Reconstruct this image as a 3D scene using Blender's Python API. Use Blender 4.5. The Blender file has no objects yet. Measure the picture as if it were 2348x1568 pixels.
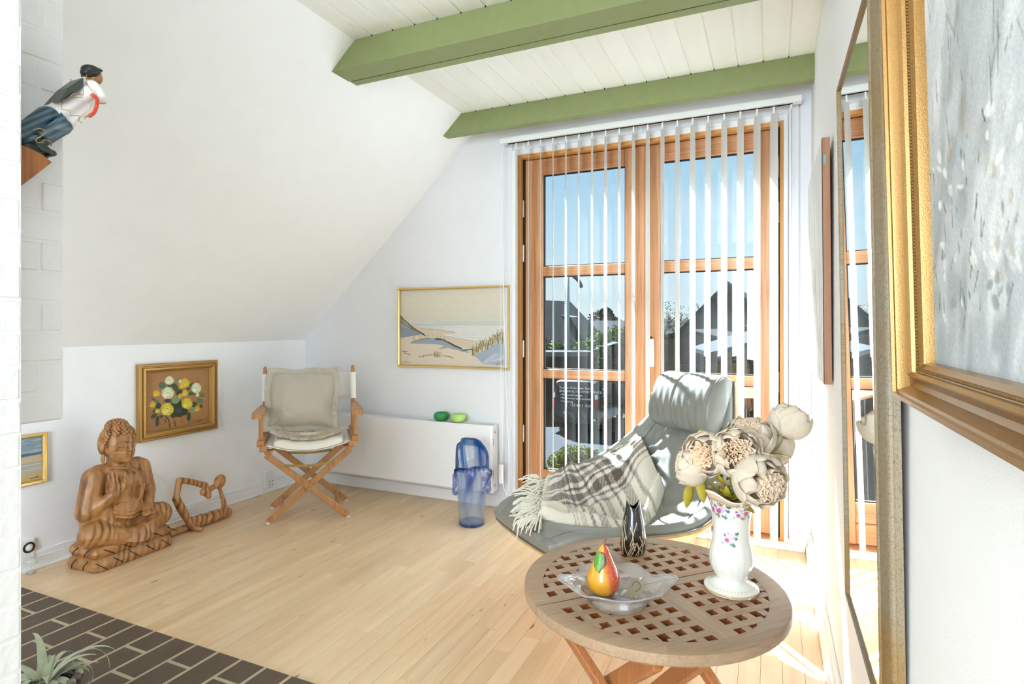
import bpy, bmesh, math, random
import numpy as np
from mathutils import Matrix, Vector, Euler
random.seed(7); rng = np.random.default_rng(7)
PI = math.pi
S = bpy.context.scene
COL = S.collection

# ------------------------------------------------------------------ camera, sky, sun, fill light, exposure
F_PX, CX, CY, EYE = 1323.0, 1174.0, 746.0, 1.15
YAW = math.atan2(1767 - 1174, F_PX)
cam_d = bpy.data.cameras.new('camera'); cam = bpy.data.objects.new('camera', cam_d); COL.objects.link(cam)
cam.location = (0, 0, EYE); cam.rotation_euler = (PI/2, 0, YAW)
cam_d.sensor_width = 36; cam_d.lens = F_PX/2348*36; cam_d.shift_y = -38/2348; cam_d.clip_start = .02; cam_d.clip_end = 2000
S.camera = cam
SUN_AZ, SUN_EL = math.radians(38), math.radians(41)
W = bpy.data.worlds.new('sky'); S.world = W; W.use_nodes = True
wn = W.node_tree; bg = wn.nodes['Background']
# clear spring sky: pale towards the horizon, bluer overhead
wtc = wn.nodes.new('ShaderNodeTexCoord'); wsep = wn.nodes.new('ShaderNodeSeparateXYZ'); wrp = wn.nodes.new('ShaderNodeValToRGB'); wcl = wn.nodes.new('ShaderNodeTexNoise'); wmx = wn.nodes.new('ShaderNodeMix'); wmx.data_type = 'RGBA'; wcr = wn.nodes.new('ShaderNodeValToRGB'); wmp = wn.nodes.new('ShaderNodeMapping')
wn.links.new(wtc.outputs['Generated'], wsep.inputs[0]); wn.links.new(wsep.outputs['Z'], wrp.inputs[0])
for el, (p_, c_) in zip([wrp.color_ramp.elements[0], wrp.color_ramp.elements[1], wrp.color_ramp.elements.new(.10), wrp.color_ramp.elements.new(.32)], ((0, (.74, .86, .93, 1)), (1, (.10, .30, .66, 1)), (.10, (.60, .80, .93, 1)), (.36, (.30, .60, .88, 1)))): el.position = p_; el.color = c_
wmp.inputs['Scale'].default_value = (1, 1, 3.5); wn.links.new(wtc.outputs['Generated'], wmp.inputs[0]); wn.links.new(wmp.outputs[0], wcl.inputs['Vector']); wcl.inputs['Scale'].default_value = 2.4; wcl.inputs['Detail'].default_value = 5
wcr.color_ramp.elements[0].position = .54; wcr.color_ramp.elements[0].color = (0, 0, 0, 1); wcr.color_ramp.elements[1].position = .80; wcr.color_ramp.elements[1].color = (.55, .55, .55, 1); wn.links.new(wcl.outputs[0], wcr.inputs[0])
wn.links.new(wcr.outputs[0], wmx.inputs[0]); wn.links.new(wrp.outputs[0], wmx.inputs[6]); wmx.inputs[7].default_value = (.86, .90, .93, 1)
wn.links.new(wmx.outputs[2], bg.inputs[0]); bg.inputs[1].default_value = .37
sun_d = bpy.data.lights.new('sun', 'SUN'); sun_d.energy = 31.0; sun_d.angle = math.radians(.6); sun_d.color = (.71, .855, 1)
sun = bpy.data.objects.new('sun', sun_d); COL.objects.link(sun); sun.location = (-12, 16, 18)
to_sun = Vector((-math.sin(SUN_AZ)*math.cos(SUN_EL), math.cos(SUN_AZ)*math.cos(SUN_EL), math.sin(SUN_EL)))
sun.rotation_euler = to_sun.to_track_quat('Z', 'Y').to_euler()
def fill_light(name, loc, rot, sx, sy, power, col=(.75, .885, 1)):
    d = bpy.data.lights.new(name, 'AREA'); d.shape = 'RECTANGLE'; d.size = sx; d.size_y = sy; d.energy = power; d.color = col
    o = bpy.data.objects.new(name, d); COL.objects.link(o); o.location = loc; o.rotation_euler = rot; return o
# added fill light behind the camera, set in an invented rear window
fill_light('fill_light_rear', (-.64, -2.92, 1.35), (PI/2, 0, 0), 1.35, 1.7, 58)
vs = S.view_settings
S.display_settings.display_device = 'sRGB'
vs.view_transform = 'Standard'; vs.look = 'None'; vs.exposure = 1.50; vs.gamma = 1.0; vs.use_curve_mapping = False
try:
    S.cycles.use_denoising = True; S.cycles.use_adaptive_sampling = True; S.cycles.adaptive_threshold = .03; S.cycles.max_bounces = 9; S.cycles.diffuse_bounces = 6; S.cycles.transparent_max_bounces = 24
    S.cycles.transmission_bounces = 10; S.cycles.glossy_bounces = 4; S.cycles.sample_clamp_indirect = 12
    S.cycles.caustics_reflective = False; S.cycles.caustics_refractive = False
except Exception: pass

# ------------------------------------------------------------------ measuring: a photograph pixel to a point on a world plane
FW = np.array([-math.sin(YAW), math.cos(YAW), 0.0]); RT = np.array([math.cos(YAW), math.sin(YAW), 0.0]); UP = np.array([0, 0, 1.0]); EYEP = np.array([0, 0, EYE])
def ray(px, py): return FW + RT*(px-CX)/F_PX + UP*(CY-py)/F_PX
def on(px, py, ax, v):
    d = ray(px, py); return EYEP + d*((v-EYEP[ax])/d[ax])
def onX(px, py, v): return on(px, py, 0, v)
def onY(px, py, v): return on(px, py, 1, v)
def onZ(px, py, v=0.0): return on(px, py, 2, v)
def dep(px, py, D): return EYEP + ray(px, py)*D
def V(*a): return np.array(a, float)

# ------------------------------------------------------------------ node and material helpers
def lin(h):
    if isinstance(h, str):
        h = h.lstrip('#'); v = [int(h[i:i+2], 16)/255 for i in (0, 2, 4)]
    else: v = list(h)
    return tuple(x/12.92 if x <= .04045 else ((x+.055)/1.055)**2.4 for x in v)
def rgba(h): return (*lin(h), 1.0)
class NT:
    def __init__(s, name):
        s.m = bpy.data.materials.new(name); s.m.use_nodes = True; s.t = s.m.node_tree; s.t.nodes.clear()
        s.out = s.t.nodes.new('ShaderNodeOutputMaterial')
    def n(s, typ, _o=0, **kw):
        nd = s.t.nodes.new('ShaderNode'+typ)
        for k, v in kw.items():
            if k.startswith('p_'): setattr(nd, k[2:], v)
            else:
                k2 = k.replace('_', ' ')
                sock = nd.inputs[int(k[1:])] if (k[0] == 'i' and k[1:].isdigit()) else nd.inputs[k2]
                if isinstance(v, bpy.types.NodeSocket): s.t.links.new(v, sock)
                elif isinstance(v, bpy.types.Node): s.t.links.new(v.outputs[0], sock)
                else: sock.default_value = v
        return nd
    def ramp(s, fac, stops, interp='LINEAR'):
        r = s.n('ValToRGB', Fac=fac); r.color_ramp.interpolation = interp
        e = r.color_ramp.elements
        while len(e) < len(stops): e.new(.5)
        for el, (p, c) in zip(e, stops): el.position = p; el.color = c if len(c) == 4 else (*c, 1)
        return r
    def mix(s, fac, a, b, mode='MIX'):
        m = s.t.nodes.new('ShaderNodeMix'); m.data_type = 'RGBA'; m.blend_type = mode
        for sock, v in ((m.inputs[0], fac), (m.inputs[6], a), (m.inputs[7], b)):
            if isinstance(v, bpy.types.NodeSocket): s.t.links.new(v, sock)
            elif isinstance(v, bpy.types.Node): s.t.links.new(v.outputs[0], sock)
            else: sock.default_value = v
        return m.outputs[2]
    def bump(s, h, strength=.3, dist=.002): return s.n('Bump', Height=h, Strength=strength, Distance=dist)
    def fin(s, sh): s.t.links.new(sh.outputs[0], s.out.inputs[0]); return s.m
    def coord(s, scale=(1, 1, 1), rot=(0, 0, 0), kind='Object'):
        tc = s.n('TexCoord'); mp = s.n('Mapping', Vector=tc.outputs[kind], Scale=scale, Rotation=rot); return mp
def plain(name, col, rough=.5, metal=0.0, bump=0.0, bscale=60, var=0.0, spec=.5, coat=0.0, sheen=0.0, bdist=.002):
    t = NT(name); c = rgba(col)
    kw = {}
    base = c
    if bump or var:
        nz = t.n('TexNoise', Vector=t.coord(), Scale=bscale, Detail=4.0)
        if var:
            d = tuple(x*(1-var) for x in c[:3])+(1,)
            base = t.mix(t.ramp(nz, [(.35, (0, 0, 0)), (.65, (1, 1, 1))]), d, c)
        if bump: kw['Normal'] = t.bump(nz, bump, bdist)
    return t.fin(t.n('BsdfPrincipled', Base_Color=base, Roughness=rough, Metallic=metal, Specular_IOR_Level=spec, Coat_Weight=coat, Sheen_Weight=sheen, **kw))
def wood(name, c1, c2, c3=None, pore=.45, axis=1, scale=6, stretch=.06, rough=.45, rand=.12, bump=.08, contrast=(.3, .7), coat=0.0, distort=2.0):
    """grain runs along axis; colour wanders between c1 and c2 with c3 pore streaks; every object a little different"""
    t = NT(name); sc = [scale]*3; sc[axis] = scale*stretch
    inf = t.n('ObjectInfo')
    off = t.n('VectorMath', p_operation='SCALE', i0=inf.outputs['Location'], Scale=3.7)
    rnd = t.n('CombineXYZ', X=inf.outputs['Random'], Y=inf.outputs['Random'], Z=inf.outputs['Random'])
    rnd2 = t.n('VectorMath', p_operation='SCALE', i0=rnd, Scale=17.0)
    tc = t.n('TexCoord'); add = t.n('VectorMath', p_operation='ADD', i0=tc.outputs['Object'], i1=rnd2)
    mp = t.n('Mapping', Vector=add, Scale=sc)
    n1 = t.n('TexNoise', Vector=mp, Scale=1.0, Detail=5.0, Distortion=distort, Roughness=.6)
    sc2 = [scale*9]*3; sc2[axis] = scale*9*stretch*.5
    n2 = t.n('TexNoise', Vector=t.n('Mapping', Vector=add, Scale=sc2), Scale=1.0, Detail=3.0)
    col = t.ramp(n1, [(contrast[0], rgba(c1)), (contrast[1], rgba(c2))]).outputs[0]
    pores = t.ramp(n2, [(.36, (1, 1, 1)), (.5, (0, 0, 0))])
    fac = t.n('Math', p_operation='MULTIPLY', i0=pores, i1=pore)
    col = t.mix(fac, col, rgba(c3 or c1))
    v = t.n('MapRange', Value=inf.outputs['Random'], To_Min=1-rand, To_Max=1+rand)
    col = t.n('HueSaturation', Color=col, Value=v)
    return t.fin(t.n('BsdfPrincipled', Base_Color=col, Roughness=rough, Coat_Weight=coat, Coat_Roughness=.2, Normal=t.bump(n2, bump, .001)))
def attr_mat(name, rough=.5, coat=0.0, bump=0.0, bscale=200, spec=.5, sheen=0.0, bdist=.001):
    t = NT(name); a = t.n('VertexColor', p_layer_name='paint'); kw = {}
    if bump: kw['Normal'] = t.bump(t.n('TexNoise', Vector=t.coord(), Scale=bscale, Detail=4.0), bump, bdist)
    return t.fin(t.n('BsdfPrincipled', Base_Color=a.outputs[0], Roughness=rough, Coat_Weight=coat, Specular_IOR_Level=spec, Sheen_Weight=sheen, **kw))
def schlick(t, refl=1.0):
    lw = t.n('LayerWeight', Blend=.5); p5 = t.n('Math', p_operation='POWER', i0=lw.outputs['Facing'], i1=5.0)
    return t.n('Math', p_operation='MULTIPLY', i0=t.n('Math', p_operation='MULTIPLY_ADD', i0=p5, i1=.96, i2=.04), i1=refl, p_use_clamp=True)
def pane_glass(name, tint=(.97, .99, .985), refl=1.0, body=None, bodyf=0.0, rough=.0):
    """thin clear glass: lets sunlight straight through and mirrors by its Fresnel share"""
    t = NT(name); fac = schlick(t, refl)
    tr = t.n('BsdfTransparent', Color=(*tint, 1)); gl = t.n('BsdfGlossy', Roughness=rough)
    sh = t.n('MixShader', Fac=fac, i1=tr.outputs[0], i2=gl.outputs[0])
    if body:
        df = t.n('BsdfDiffuse', Color=rgba(body)); tl = t.n('BsdfTranslucent', Color=rgba(body))
        b = t.n('MixShader', Fac=.5, i1=df.outputs[0], i2=tl.outputs[0])
        sh2 = t.n('MixShader', Fac=bodyf, i1=tr.outputs[0], i2=b.outputs[0])
        sh = t.n('MixShader', Fac=fac, i1=sh2.outputs[0], i2=gl.outputs[0])
    return t.fin(sh)

# ------------------------------------------------------------------ mesh helpers
XF = Matrix.Identity(4)
def setframe(origin=(0, 0, 0), xa=(1, 0, 0), ya=(0, 1, 0), za=(0, 0, 1)):
    global XF
    XF = Matrix(((xa[0], ya[0], za[0], origin[0]), (xa[1], ya[1], za[1], origin[1]), (xa[2], ya[2], za[2], origin[2]), (0, 0, 0, 1)))
def resetframe():
    global XF
    XF = Matrix.Identity(4)
def hang(o, parent):
    if parent is not None:
        o.parent = parent
        pi = Matrix.Identity(4); p = parent; chain = []
        while p is not None: chain.append(p); p = p.parent
        m = Matrix.Identity(4)
        for q in reversed(chain): m = m @ q.matrix_parent_inverse @ q.matrix_basis
        o.matrix_parent_inverse = m.inverted()
    return o
def mk(name, verts, faces, mat=None, parent=None, smooth=True, raw=False, paint=None, auto=None, kind=None):
    me = bpy.data.meshes.new(name)
    v = np.asarray(verts, float)
    if not raw and XF != Matrix.Identity(4):
        M_ = np.array(XF); v = v @ M_[:3, :3].T + M_[:3, 3]
    me.from_pydata(v.tolist(), [], [list(f) for f in faces])
    fix = bmesh.new(); fix.from_mesh(me); bmesh.ops.recalc_face_normals(fix, faces=fix.faces); fix.to_mesh(me); fix.free()
    if smooth: me.polygons.foreach_set('use_smooth', [True]*len(me.polygons))
    if smooth and auto is not None: me.set_sharp_from_angle(angle=math.radians(auto))
    if paint is not None:
        a = me.color_attributes.new('paint', 'FLOAT_COLOR', 'POINT')
        p = np.ones((len(v), 4), np.float32); p[:, :3] = paint; a.data.foreach_set('color', p.ravel())
    if mat is not None: me.materials.append(mat)
    o = bpy.data.objects.new(name, me); COL.objects.link(o); hang(o, parent)
    if kind: o['kind'] = kind
    return o
def tag(o, label, cat, group=None):
    o['label'] = label; o['category'] = cat
    if group: o['group'] = group
    return o
def thing(name, label, cat, loc=(0, 0, 0), group=None):
    o = bpy.data.objects.new(name, None); COL.objects.link(o); o.location = tuple(float(x) for x in loc); o.empty_display_size = .05
    return tag(o, label, cat, group)
def struct(o): o['kind'] = 'structure'; return o
def setting(name, loc=(0, 0, 0)):
    o = bpy.data.objects.new(name, None); COL.objects.link(o); o.location = loc; return struct(o)
class MB:
    """collects shapes for one mesh"""
    def __init__(s): s.v = []; s.f = []; s.c = []
    def add(s, v, f, col=None):
        b = len(s.v); s.v += [tuple(map(float, p)) for p in v]; s.f += [[i+b for i in q] for q in f]
        if col is not None: s.c += [col]*len(v)
        return s
    def box(s, x0, x1, y0, y1, z0, z1, bev=0.0):
        v, f = boxvf(x0, x1, y0, y1, z0, z1, bev); return s.add(v, f)
    def obox(s, c, size, R=None, bev=0.0):
        v, f = boxvf(-size[0]/2, size[0]/2, -size[1]/2, size[1]/2, -size[2]/2, size[2]/2, bev)
        v = np.array(v)
        if R is not None: v = v @ np.array(R)[:3, :3].T
        return s.add(v+np.array(c), f)
    def bar(s, p, q, w, h, side=(0, 0, 1), bev=0.0):
        p = np.array(p, float); q = np.array(q, float); d = q-p; L = np.linalg.norm(d); d /= L
        sd = np.array(side, float); sd = sd-d*(sd@d); sd /= np.linalg.norm(sd); up = np.cross(d, sd)
        R = np.stack([d, sd, up], 1); return s.obox((p+q)/2, (L, w, h), R, bev)
    def tube(s, pts, r, n=8, cap=True, flat=None):
        v, f = tubevf(pts, r, n, cap, flat); return s.add(v, f)
    def lathe(s, prof, n=24, c=(0, 0, 0), cap=(False, False), fn=None):
        v, f = lathevf(prof, n, fn, cap); return s.add(np.array(v)+np.array(c), f)
    def ell(s, c, r, R=None, n=(16, 10)):
        v, f = ellvf(n); v = np.array(v)*np.array(r)
        if R is not None: v = v @ np.array(R)[:3, :3].T
        return s.add(v+np.array(c), f)
    def cap(s, p, q, r0, r1, n=12): # tapered capsule
        s.ell(p, (r0,)*3, n=(n, 8)); s.ell(q, (r1,)*3, n=(n, 8)); return s.tube([p, q], [r0, r1], n)
    def build(s, name, mat=None, parent=None, smooth=False, auto=None, kind=None, raw=False):
        return mk(name, s.v, s.f, mat, parent, smooth or auto is not None, auto=auto, kind=kind, raw=raw, paint=(np.array(s.c) if s.c and len(s.c) == len(s.v) else None))
def boxvf(x0, x1, y0, y1, z0, z1, b=0.0):
    if b <= 0:
        v = [(x, y, z) for x in (x0, x1) for y in (y0, y1) for z in (z0, z1)]
        return v, [(0, 1, 3, 2), (4, 6, 7, 5), (0, 4, 5, 1), (2, 3, 7, 6), (0, 2, 6, 4), (1, 5, 7, 3)]
    b = min(b, .49*min(x1-x0, y1-y0, z1-z0))
    bm = bmesh.new(); bmesh.ops.create_cube(bm, size=1)
    for q in bm.verts: q.co = Vector(((x0+x1)/2+q.co.x*(x1-x0), (y0+y1)/2+q.co.y*(y1-y0), (z0+z1)/2+q.co.z*(z1-z0)))
    bmesh.ops.bevel(bm, geom=bm.edges[:], offset=b, segments=1, affect='EDGES', profile=.5)
    bm.verts.index_update()
    v = [tuple(q.co) for q in bm.verts]; f = [[q.index for q in fc.verts] for fc in bm.faces]; bm.free(); return v, f
def tubevf(pts, r, n=8, cap=True, flat=None):
    pts = np.array(pts, float); m = len(pts); r = np.broadcast_to(np.array(r, float), (m,))
    tan = np.gradient(pts, axis=0); tan /= np.linalg.norm(tan, axis=1)[:, None]+1e-12
    ref = np.array([0, 0, 1.0]) if abs(tan[0][2]) < .9 else np.array([1.0, 0, 0])
    u = np.cross(tan[0], ref); u /= np.linalg.norm(u); v = []; f = []
    for i in range(m):
        u = u-tan[i]*(u@tan[i]); u /= np.linalg.norm(u)+1e-12; w = np.cross(tan[i], u)
        for k in range(n):
            a = 2*PI*k/n; v.append(pts[i]+r[i]*(math.cos(a)*u+(flat or 1.0)*math.sin(a)*w))
    for i in range(m-1):
        for k in range(n): f.append((i*n+k, i*n+(k+1) % n, (i+1)*n+(k+1) % n, (i+1)*n+k))
    if cap: f.append(tuple(range(n-1, -1, -1))); f.append(tuple((m-1)*n+k for k in range(n)))
    return v, f
def lathevf(prof, n=24, fn=None, cap=(False, False)):
    v = []; f = []; m = len(prof)
    for i, (r, z) in enumerate(prof):
        for k in range(n):
            a = 2*PI*k/n; rr, zz = fn(i, r, z, a) if fn else (r, z); v.append((rr*math.cos(a), rr*math.sin(a), zz))
    for i in range(m-1):
        for k in range(n): f.append((i*n+k, i*n+(k+1) % n, (i+1)*n+(k+1) % n, (i+1)*n+k))
    if cap[0]: f.append(tuple(range(n-1, -1, -1)))
    if cap[1]: f.append(tuple((m-1)*n+k for k in range(n)))
    return v, f
def ellvf(n=(16, 10)):
    v = [(0, 0, -1)]; f = []; a, b = n
    for j in range(1, b):
        t = -PI/2+PI*j/b
        for i in range(a): v.append((math.cos(t)*math.cos(2*PI*i/a), math.cos(t)*math.sin(2*PI*i/a), math.sin(t)))
    v.append((0, 0, 1)); L = len(v)-1
    for i in range(a): f.append((0, 1+(i+1) % a, 1+i))
    for j in range(b-2):
        for i in range(a): f.append((1+j*a+i, 1+j*a+(i+1) % a, 1+(j+1)*a+(i+1) % a, 1+(j+1)*a+i))
    for i in range(a): f.append((1+(b-2)*a+i, 1+(b-2)*a+(i+1) % a, L))
    return v, f
def gridf(nu, nv, cu=False, cv=False):
    f = []
    for i in range(nu if cu else nu-1):
        for j in range(nv if cv else nv-1): f.append((i*nv+j, ((i+1) % nu)*nv+j, ((i+1) % nu)*nv+(j+1) % nv, i*nv+(j+1) % nv))
    return f
def slab(grid, nrm, th):
    """closed slab from a (nu,nv,3) grid of points: th along -nrm"""
    nu, nv, _ = grid.shape; top = grid.reshape(-1, 3); bot = (grid-nrm*(th[..., None] if isinstance(th, np.ndarray) else th)).reshape(-1, 3)
    f = gridf(nu, nv); N = nu*nv; f2 = [tuple(reversed([i+N for i in q])) for q in f]
    e = [(i*nv, (i+1)*nv) for i in range(nu-1)]+[((nu-1)*nv+j, (nu-1)*nv+j+1) for j in range(nv-1)]+[((i+1)*nv+nv-1, i*nv+nv-1) for i in range(nu-1)]+[(j+1, j) for j in range(nv-1)]
    sd = [(a, b, b+N, a+N) for a, b in e]
    return np.vstack([top, bot]), f+f2+sd
def gnormals(g):
    du = np.gradient(g, axis=0); dv = np.gradient(g, axis=1); n = np.cross(du, dv); return n/(np.linalg.norm(n, axis=2)[..., None]+1e-12)
def blob(name, mb, voxel, smooth, mat, parent=None, raw=False, paintfn=None, factor=.5):
    """one continuous carved surface out of overlapping shapes"""
    me = bpy.data.meshes.new('tmp'); v = np.array(mb.v)
    if not raw and XF != Matrix.Identity(4):
        M_ = np.array(XF); v = v @ M_[:3, :3].T + M_[:3, 3]
    me.from_pydata(v.tolist(), [], mb.f); ob = bpy.data.objects.new('tmp', me); COL.objects.link(ob)
    fix = bmesh.new(); fix.from_mesh(me); bmesh.ops.recalc_face_normals(fix, faces=fix.faces); fix.to_mesh(me); fix.free()
    r = ob.modifiers.new('r', 'REMESH'); r.mode = 'VOXEL'; r.voxel_size = voxel
    if smooth: s_ = ob.modifiers.new('s', 'SMOOTH'); s_.factor = factor; s_.iterations = smooth
    dg = bpy.context.evaluated_depsgraph_get(); ev = ob.evaluated_get(dg); m2 = bpy.data.meshes.new_from_object(ev)
    bpy.data.objects.remove(ob); bpy.data.meshes.remove(me)
    m2.name = name; m2.polygons.foreach_set('use_smooth', [True]*len(m2.polygons)); m2.materials.clear(); m2.materials.append(mat)
    if paintfn:
        co = np.empty(len(m2.vertices)*3); m2.vertices.foreach_get('co', co); co = co.reshape(-1, 3)
        a = m2.color_attributes.new('paint', 'FLOAT_COLOR', 'POINT'); p = np.ones((len(co), 4), np.float32); p[:, :3] = paintfn(co); a.data.foreach_set('color', p.ravel())
    o = bpy.data.objects.new(name, m2); COL.objects.link(o); return hang(o, parent)
def bez(pts, n):
    """smooth curve through points (Catmull-Rom)"""
    p = np.array(pts, float); m = len(p); out = []
    for t in np.linspace(0, m-1, n):
        i = min(int(t), m-2); u = t-i; a, b, c, d = p[max(i-1, 0)], p[i], p[i+1], p[min(i+2, m-1)]
        out.append(.5*((2*b)+(c-a)*u+(2*a-5*b+4*c-d)*u*u+(3*b-a-3*c+d)*u**3))
    return np.array(out)
class Pic:
    """a raster painted with brush strokes; sampled onto a canvas mesh as its colour"""
    def __init__(s, w, h, col, k=1.0): s.k = k; s.a = np.empty((int(h*k), int(w*k), 3)); s.a[:] = lin(col); yy, xx = np.mgrid[0:s.a.shape[0], 0:s.a.shape[1]]; s.X = xx/k; s.Y = yy/k
    def box(s, x0, x1, y0, y1):
        k = s.k; h, w = s.X.shape; return slice(max(0, int(y0*k)-2), max(0, min(h, int(y1*k)+3))), slice(max(0, int(x0*k)-2), max(0, min(w, int(x1*k)+3)))
    def put(s, sl, m, col): m = np.clip(m, 0, 1)[..., None]; s.a[sl] = s.a[sl]*(1-m)+np.array(lin(col))*m
    def ell(s, cx, cy, rx, ry, ang, col, soft=.15, al=1.0):
        R = max(rx, ry); sl = s.box(cx-R, cx+R, cy-R, cy+R); c, n = math.cos(math.radians(ang)), math.sin(math.radians(ang)); dx, dy = s.X[sl]-cx, s.Y[sl]-cy
        d = np.hypot((dx*c+dy*n)/rx, (-dx*n+dy*c)/ry); s.put(sl, np.clip((1-d)/soft, 0, 1)*al, col)
    def line(s, pts, w, col, al=1.0):
        xs, ys = [q[0] for q in pts], [q[1] for q in pts]; m = w/2+2/s.k; sl = s.box(min(xs)-m, max(xs)+m, min(ys)-m, max(ys)+m); X, Y = s.X[sl], s.Y[sl]; d = np.full(X.shape, 1e9)
        for (a, b), (c, e) in zip(pts[:-1], pts[1:]):
            vx, vy = c-a, e-b; L = vx*vx+vy*vy+1e-9; t = np.clip(((X-a)*vx+(Y-b)*vy)/L, 0, 1); d = np.minimum(d, np.hypot(X-a-t*vx, Y-b-t*vy))
        s.put(sl, np.clip((w/2-d)/(1.2/s.k)+.5, 0, 1)*al, col)
    def poly(s, pts, col, al=1.0):
        xs, ys = [q[0] for q in pts], [q[1] for q in pts]; sl = s.box(min(xs), max(xs), min(ys), max(ys)); X, Y = s.X[sl], s.Y[sl]; m = np.zeros(X.shape, bool); n = len(pts)
        for i in range(n):
            x1, y1 = pts[i]; x2, y2 = pts[(i+1) % n]
            if y1 == y2: continue
            m ^= ((y1 > Y) != (y2 > Y)) & (X < (x2-x1)*(Y-y1)/(y2-y1)+x1)
        s.put(sl, m*al, col)
    def noise(s, amt, seed=0, sx=1, sy=1):
        r = np.random.default_rng(seed); h, w = s.a.shape[:2]; n = r.normal(0, 1, (h//sy+2, w//sx+2)); n = np.kron(n, np.ones((sy, sx)))[:h, :w]; s.a = np.clip(s.a*(1+amt*n[..., None]), 0, 1)
    def sample(s, x, y):
        xi = np.clip((x*s.k).astype(int), 0, s.a.shape[1]-1); yi = np.clip((y*s.k).astype(int), 0, s.a.shape[0]-1); return s.a[yi, xi]
def canvas(name, corners, quad, pic, nu, nv, mat, parent, relief=0.0, nrm=(0, 0, 1)):
    """canvas rectangle (world corners TL,TR,BR,BL) carrying the painted picture, its pixels taken from quad"""
    u, v = np.meshgrid(np.linspace(0, 1, nu), np.linspace(0, 1, nv), indexing='ij'); u = u[..., None]; v = v[..., None]
    bl = lambda q: (np.array(q[0])*(1-u)+np.array(q[1])*u)*(1-v)+(np.array(q[3])*(1-u)+np.array(q[2])*u)*v
    pts = bl([np.array(c, float) for c in corners]); q = bl([np.array(c, float) for c in quad]); col = pic.sample(q[..., 0], q[..., 1])
    if relief: pts = pts+np.array(nrm)*((col.mean(2)-.5)*relief)[..., None]
    return mk(name, pts.reshape(-1, 3), gridf(nu, nv), mat, parent, True, paint=col.reshape(-1, 3), raw=True)
def text_mesh(name, body, size, mat, parent, M4, align='LEFT'):
    cu = bpy.data.curves.new('t', 'FONT'); cu.body = body; cu.size = size; cu.align_x = align; cu.extrude = .002
    ob = bpy.data.objects.new('t', cu); COL.objects.link(ob); dg = bpy.context.evaluated_depsgraph_get(); dg.update()
    me = bpy.data.meshes.new_from_object(ob.evaluated_get(dg)); bpy.data.objects.remove(ob); me.name = name
    me.transform(M4); me.materials.clear(); me.materials.append(mat); o = bpy.data.objects.new(name, me); COL.objects.link(o); return hang(o, parent)
# ================================================================== THE ROOM
XL, XR, YG, ZC, KNEE = -3.18, .19, 3.31, 2.434, 1.043
SLOPE = .9465
def zs(x): return KNEE+(x-XL)*SLOPE
XTOP = XL+(ZC-KNEE)/SLOPE
def wall_mat(name, col, s=260, st=.12):
    t = NT(name); mp = t.coord(); n = t.n('TexVoronoi', Vector=mp, Scale=s); n2 = t.n('TexNoise', Vector=mp, Scale=9.0, Detail=2.0)
    c = t.mix(t.ramp(n2, [(.4, (0, 0, 0)), (.7, (1, 1, 1))]), rgba(col), tuple(x*.985 for x in rgba(col)[:3])+(1,))
    return t.fin(t.n('BsdfPrincipled', Base_Color=c, Roughness=.75, Specular_IOR_Level=.25, Normal=t.bump(n, st, .0015)))
m_wall = wall_mat('white_wallpaper', '#f5f5f6'); m_gable = wall_mat('painted_board_wall', '#eeeef2', 30, .03); m_slope = wall_mat('white_slope', '#f8f8f8')
m_trim = plain('white_gloss_trim', '#f2f2f2', .3, bump=.03, bscale=12); m_dark_gap = plain('dark_gap', '#2a2017', .9)
m_white = plain('white_plastic', '#f2f2f0', .35)
m_beam = plain('green_beam_paint', '#868f5c', .5, bump=.05, bscale=25, var=.06)
def board_mat():
    t = NT('white_pine_board'); inf = t.n('ObjectInfo'); r = t.n('CombineXYZ', X=inf.outputs['Random'], Y=inf.outputs['Random']); o = t.n('VectorMath', p_operation='SCALE', i0=r, Scale=11.0)
    tc = t.n('TexCoord'); a = t.n('VectorMath', p_operation='ADD', i0=tc.outputs['Object'], i1=o)
    n = t.n('TexNoise', Vector=t.n('Mapping', Vector=a, Scale=(9, .7, 9)), Scale=1.0, Detail=4.0, Distortion=1.0)
    k = t.n('TexVoronoi', Vector=t.n('Mapping', Vector=a, Scale=(6, 2.2, 6)), Scale=1.0)
    c = t.mix(t.ramp(n, [(.35, (0, 0, 0)), (.75, (1, 1, 1))]), rgba('#f1f0ea'), rgba('#ebe9df'))
    c = t.mix(t.ramp(k, [(.02, (.5, .5, .5)), (.07, (0, 0, 0))]), c, rgba('#d8cfae'))
    return t.fin(t.n('BsdfPrincipled', Base_Color=c, Roughness=.5, Normal=t.bump(n, .05, .001)))
m_board = board_mat()
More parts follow.
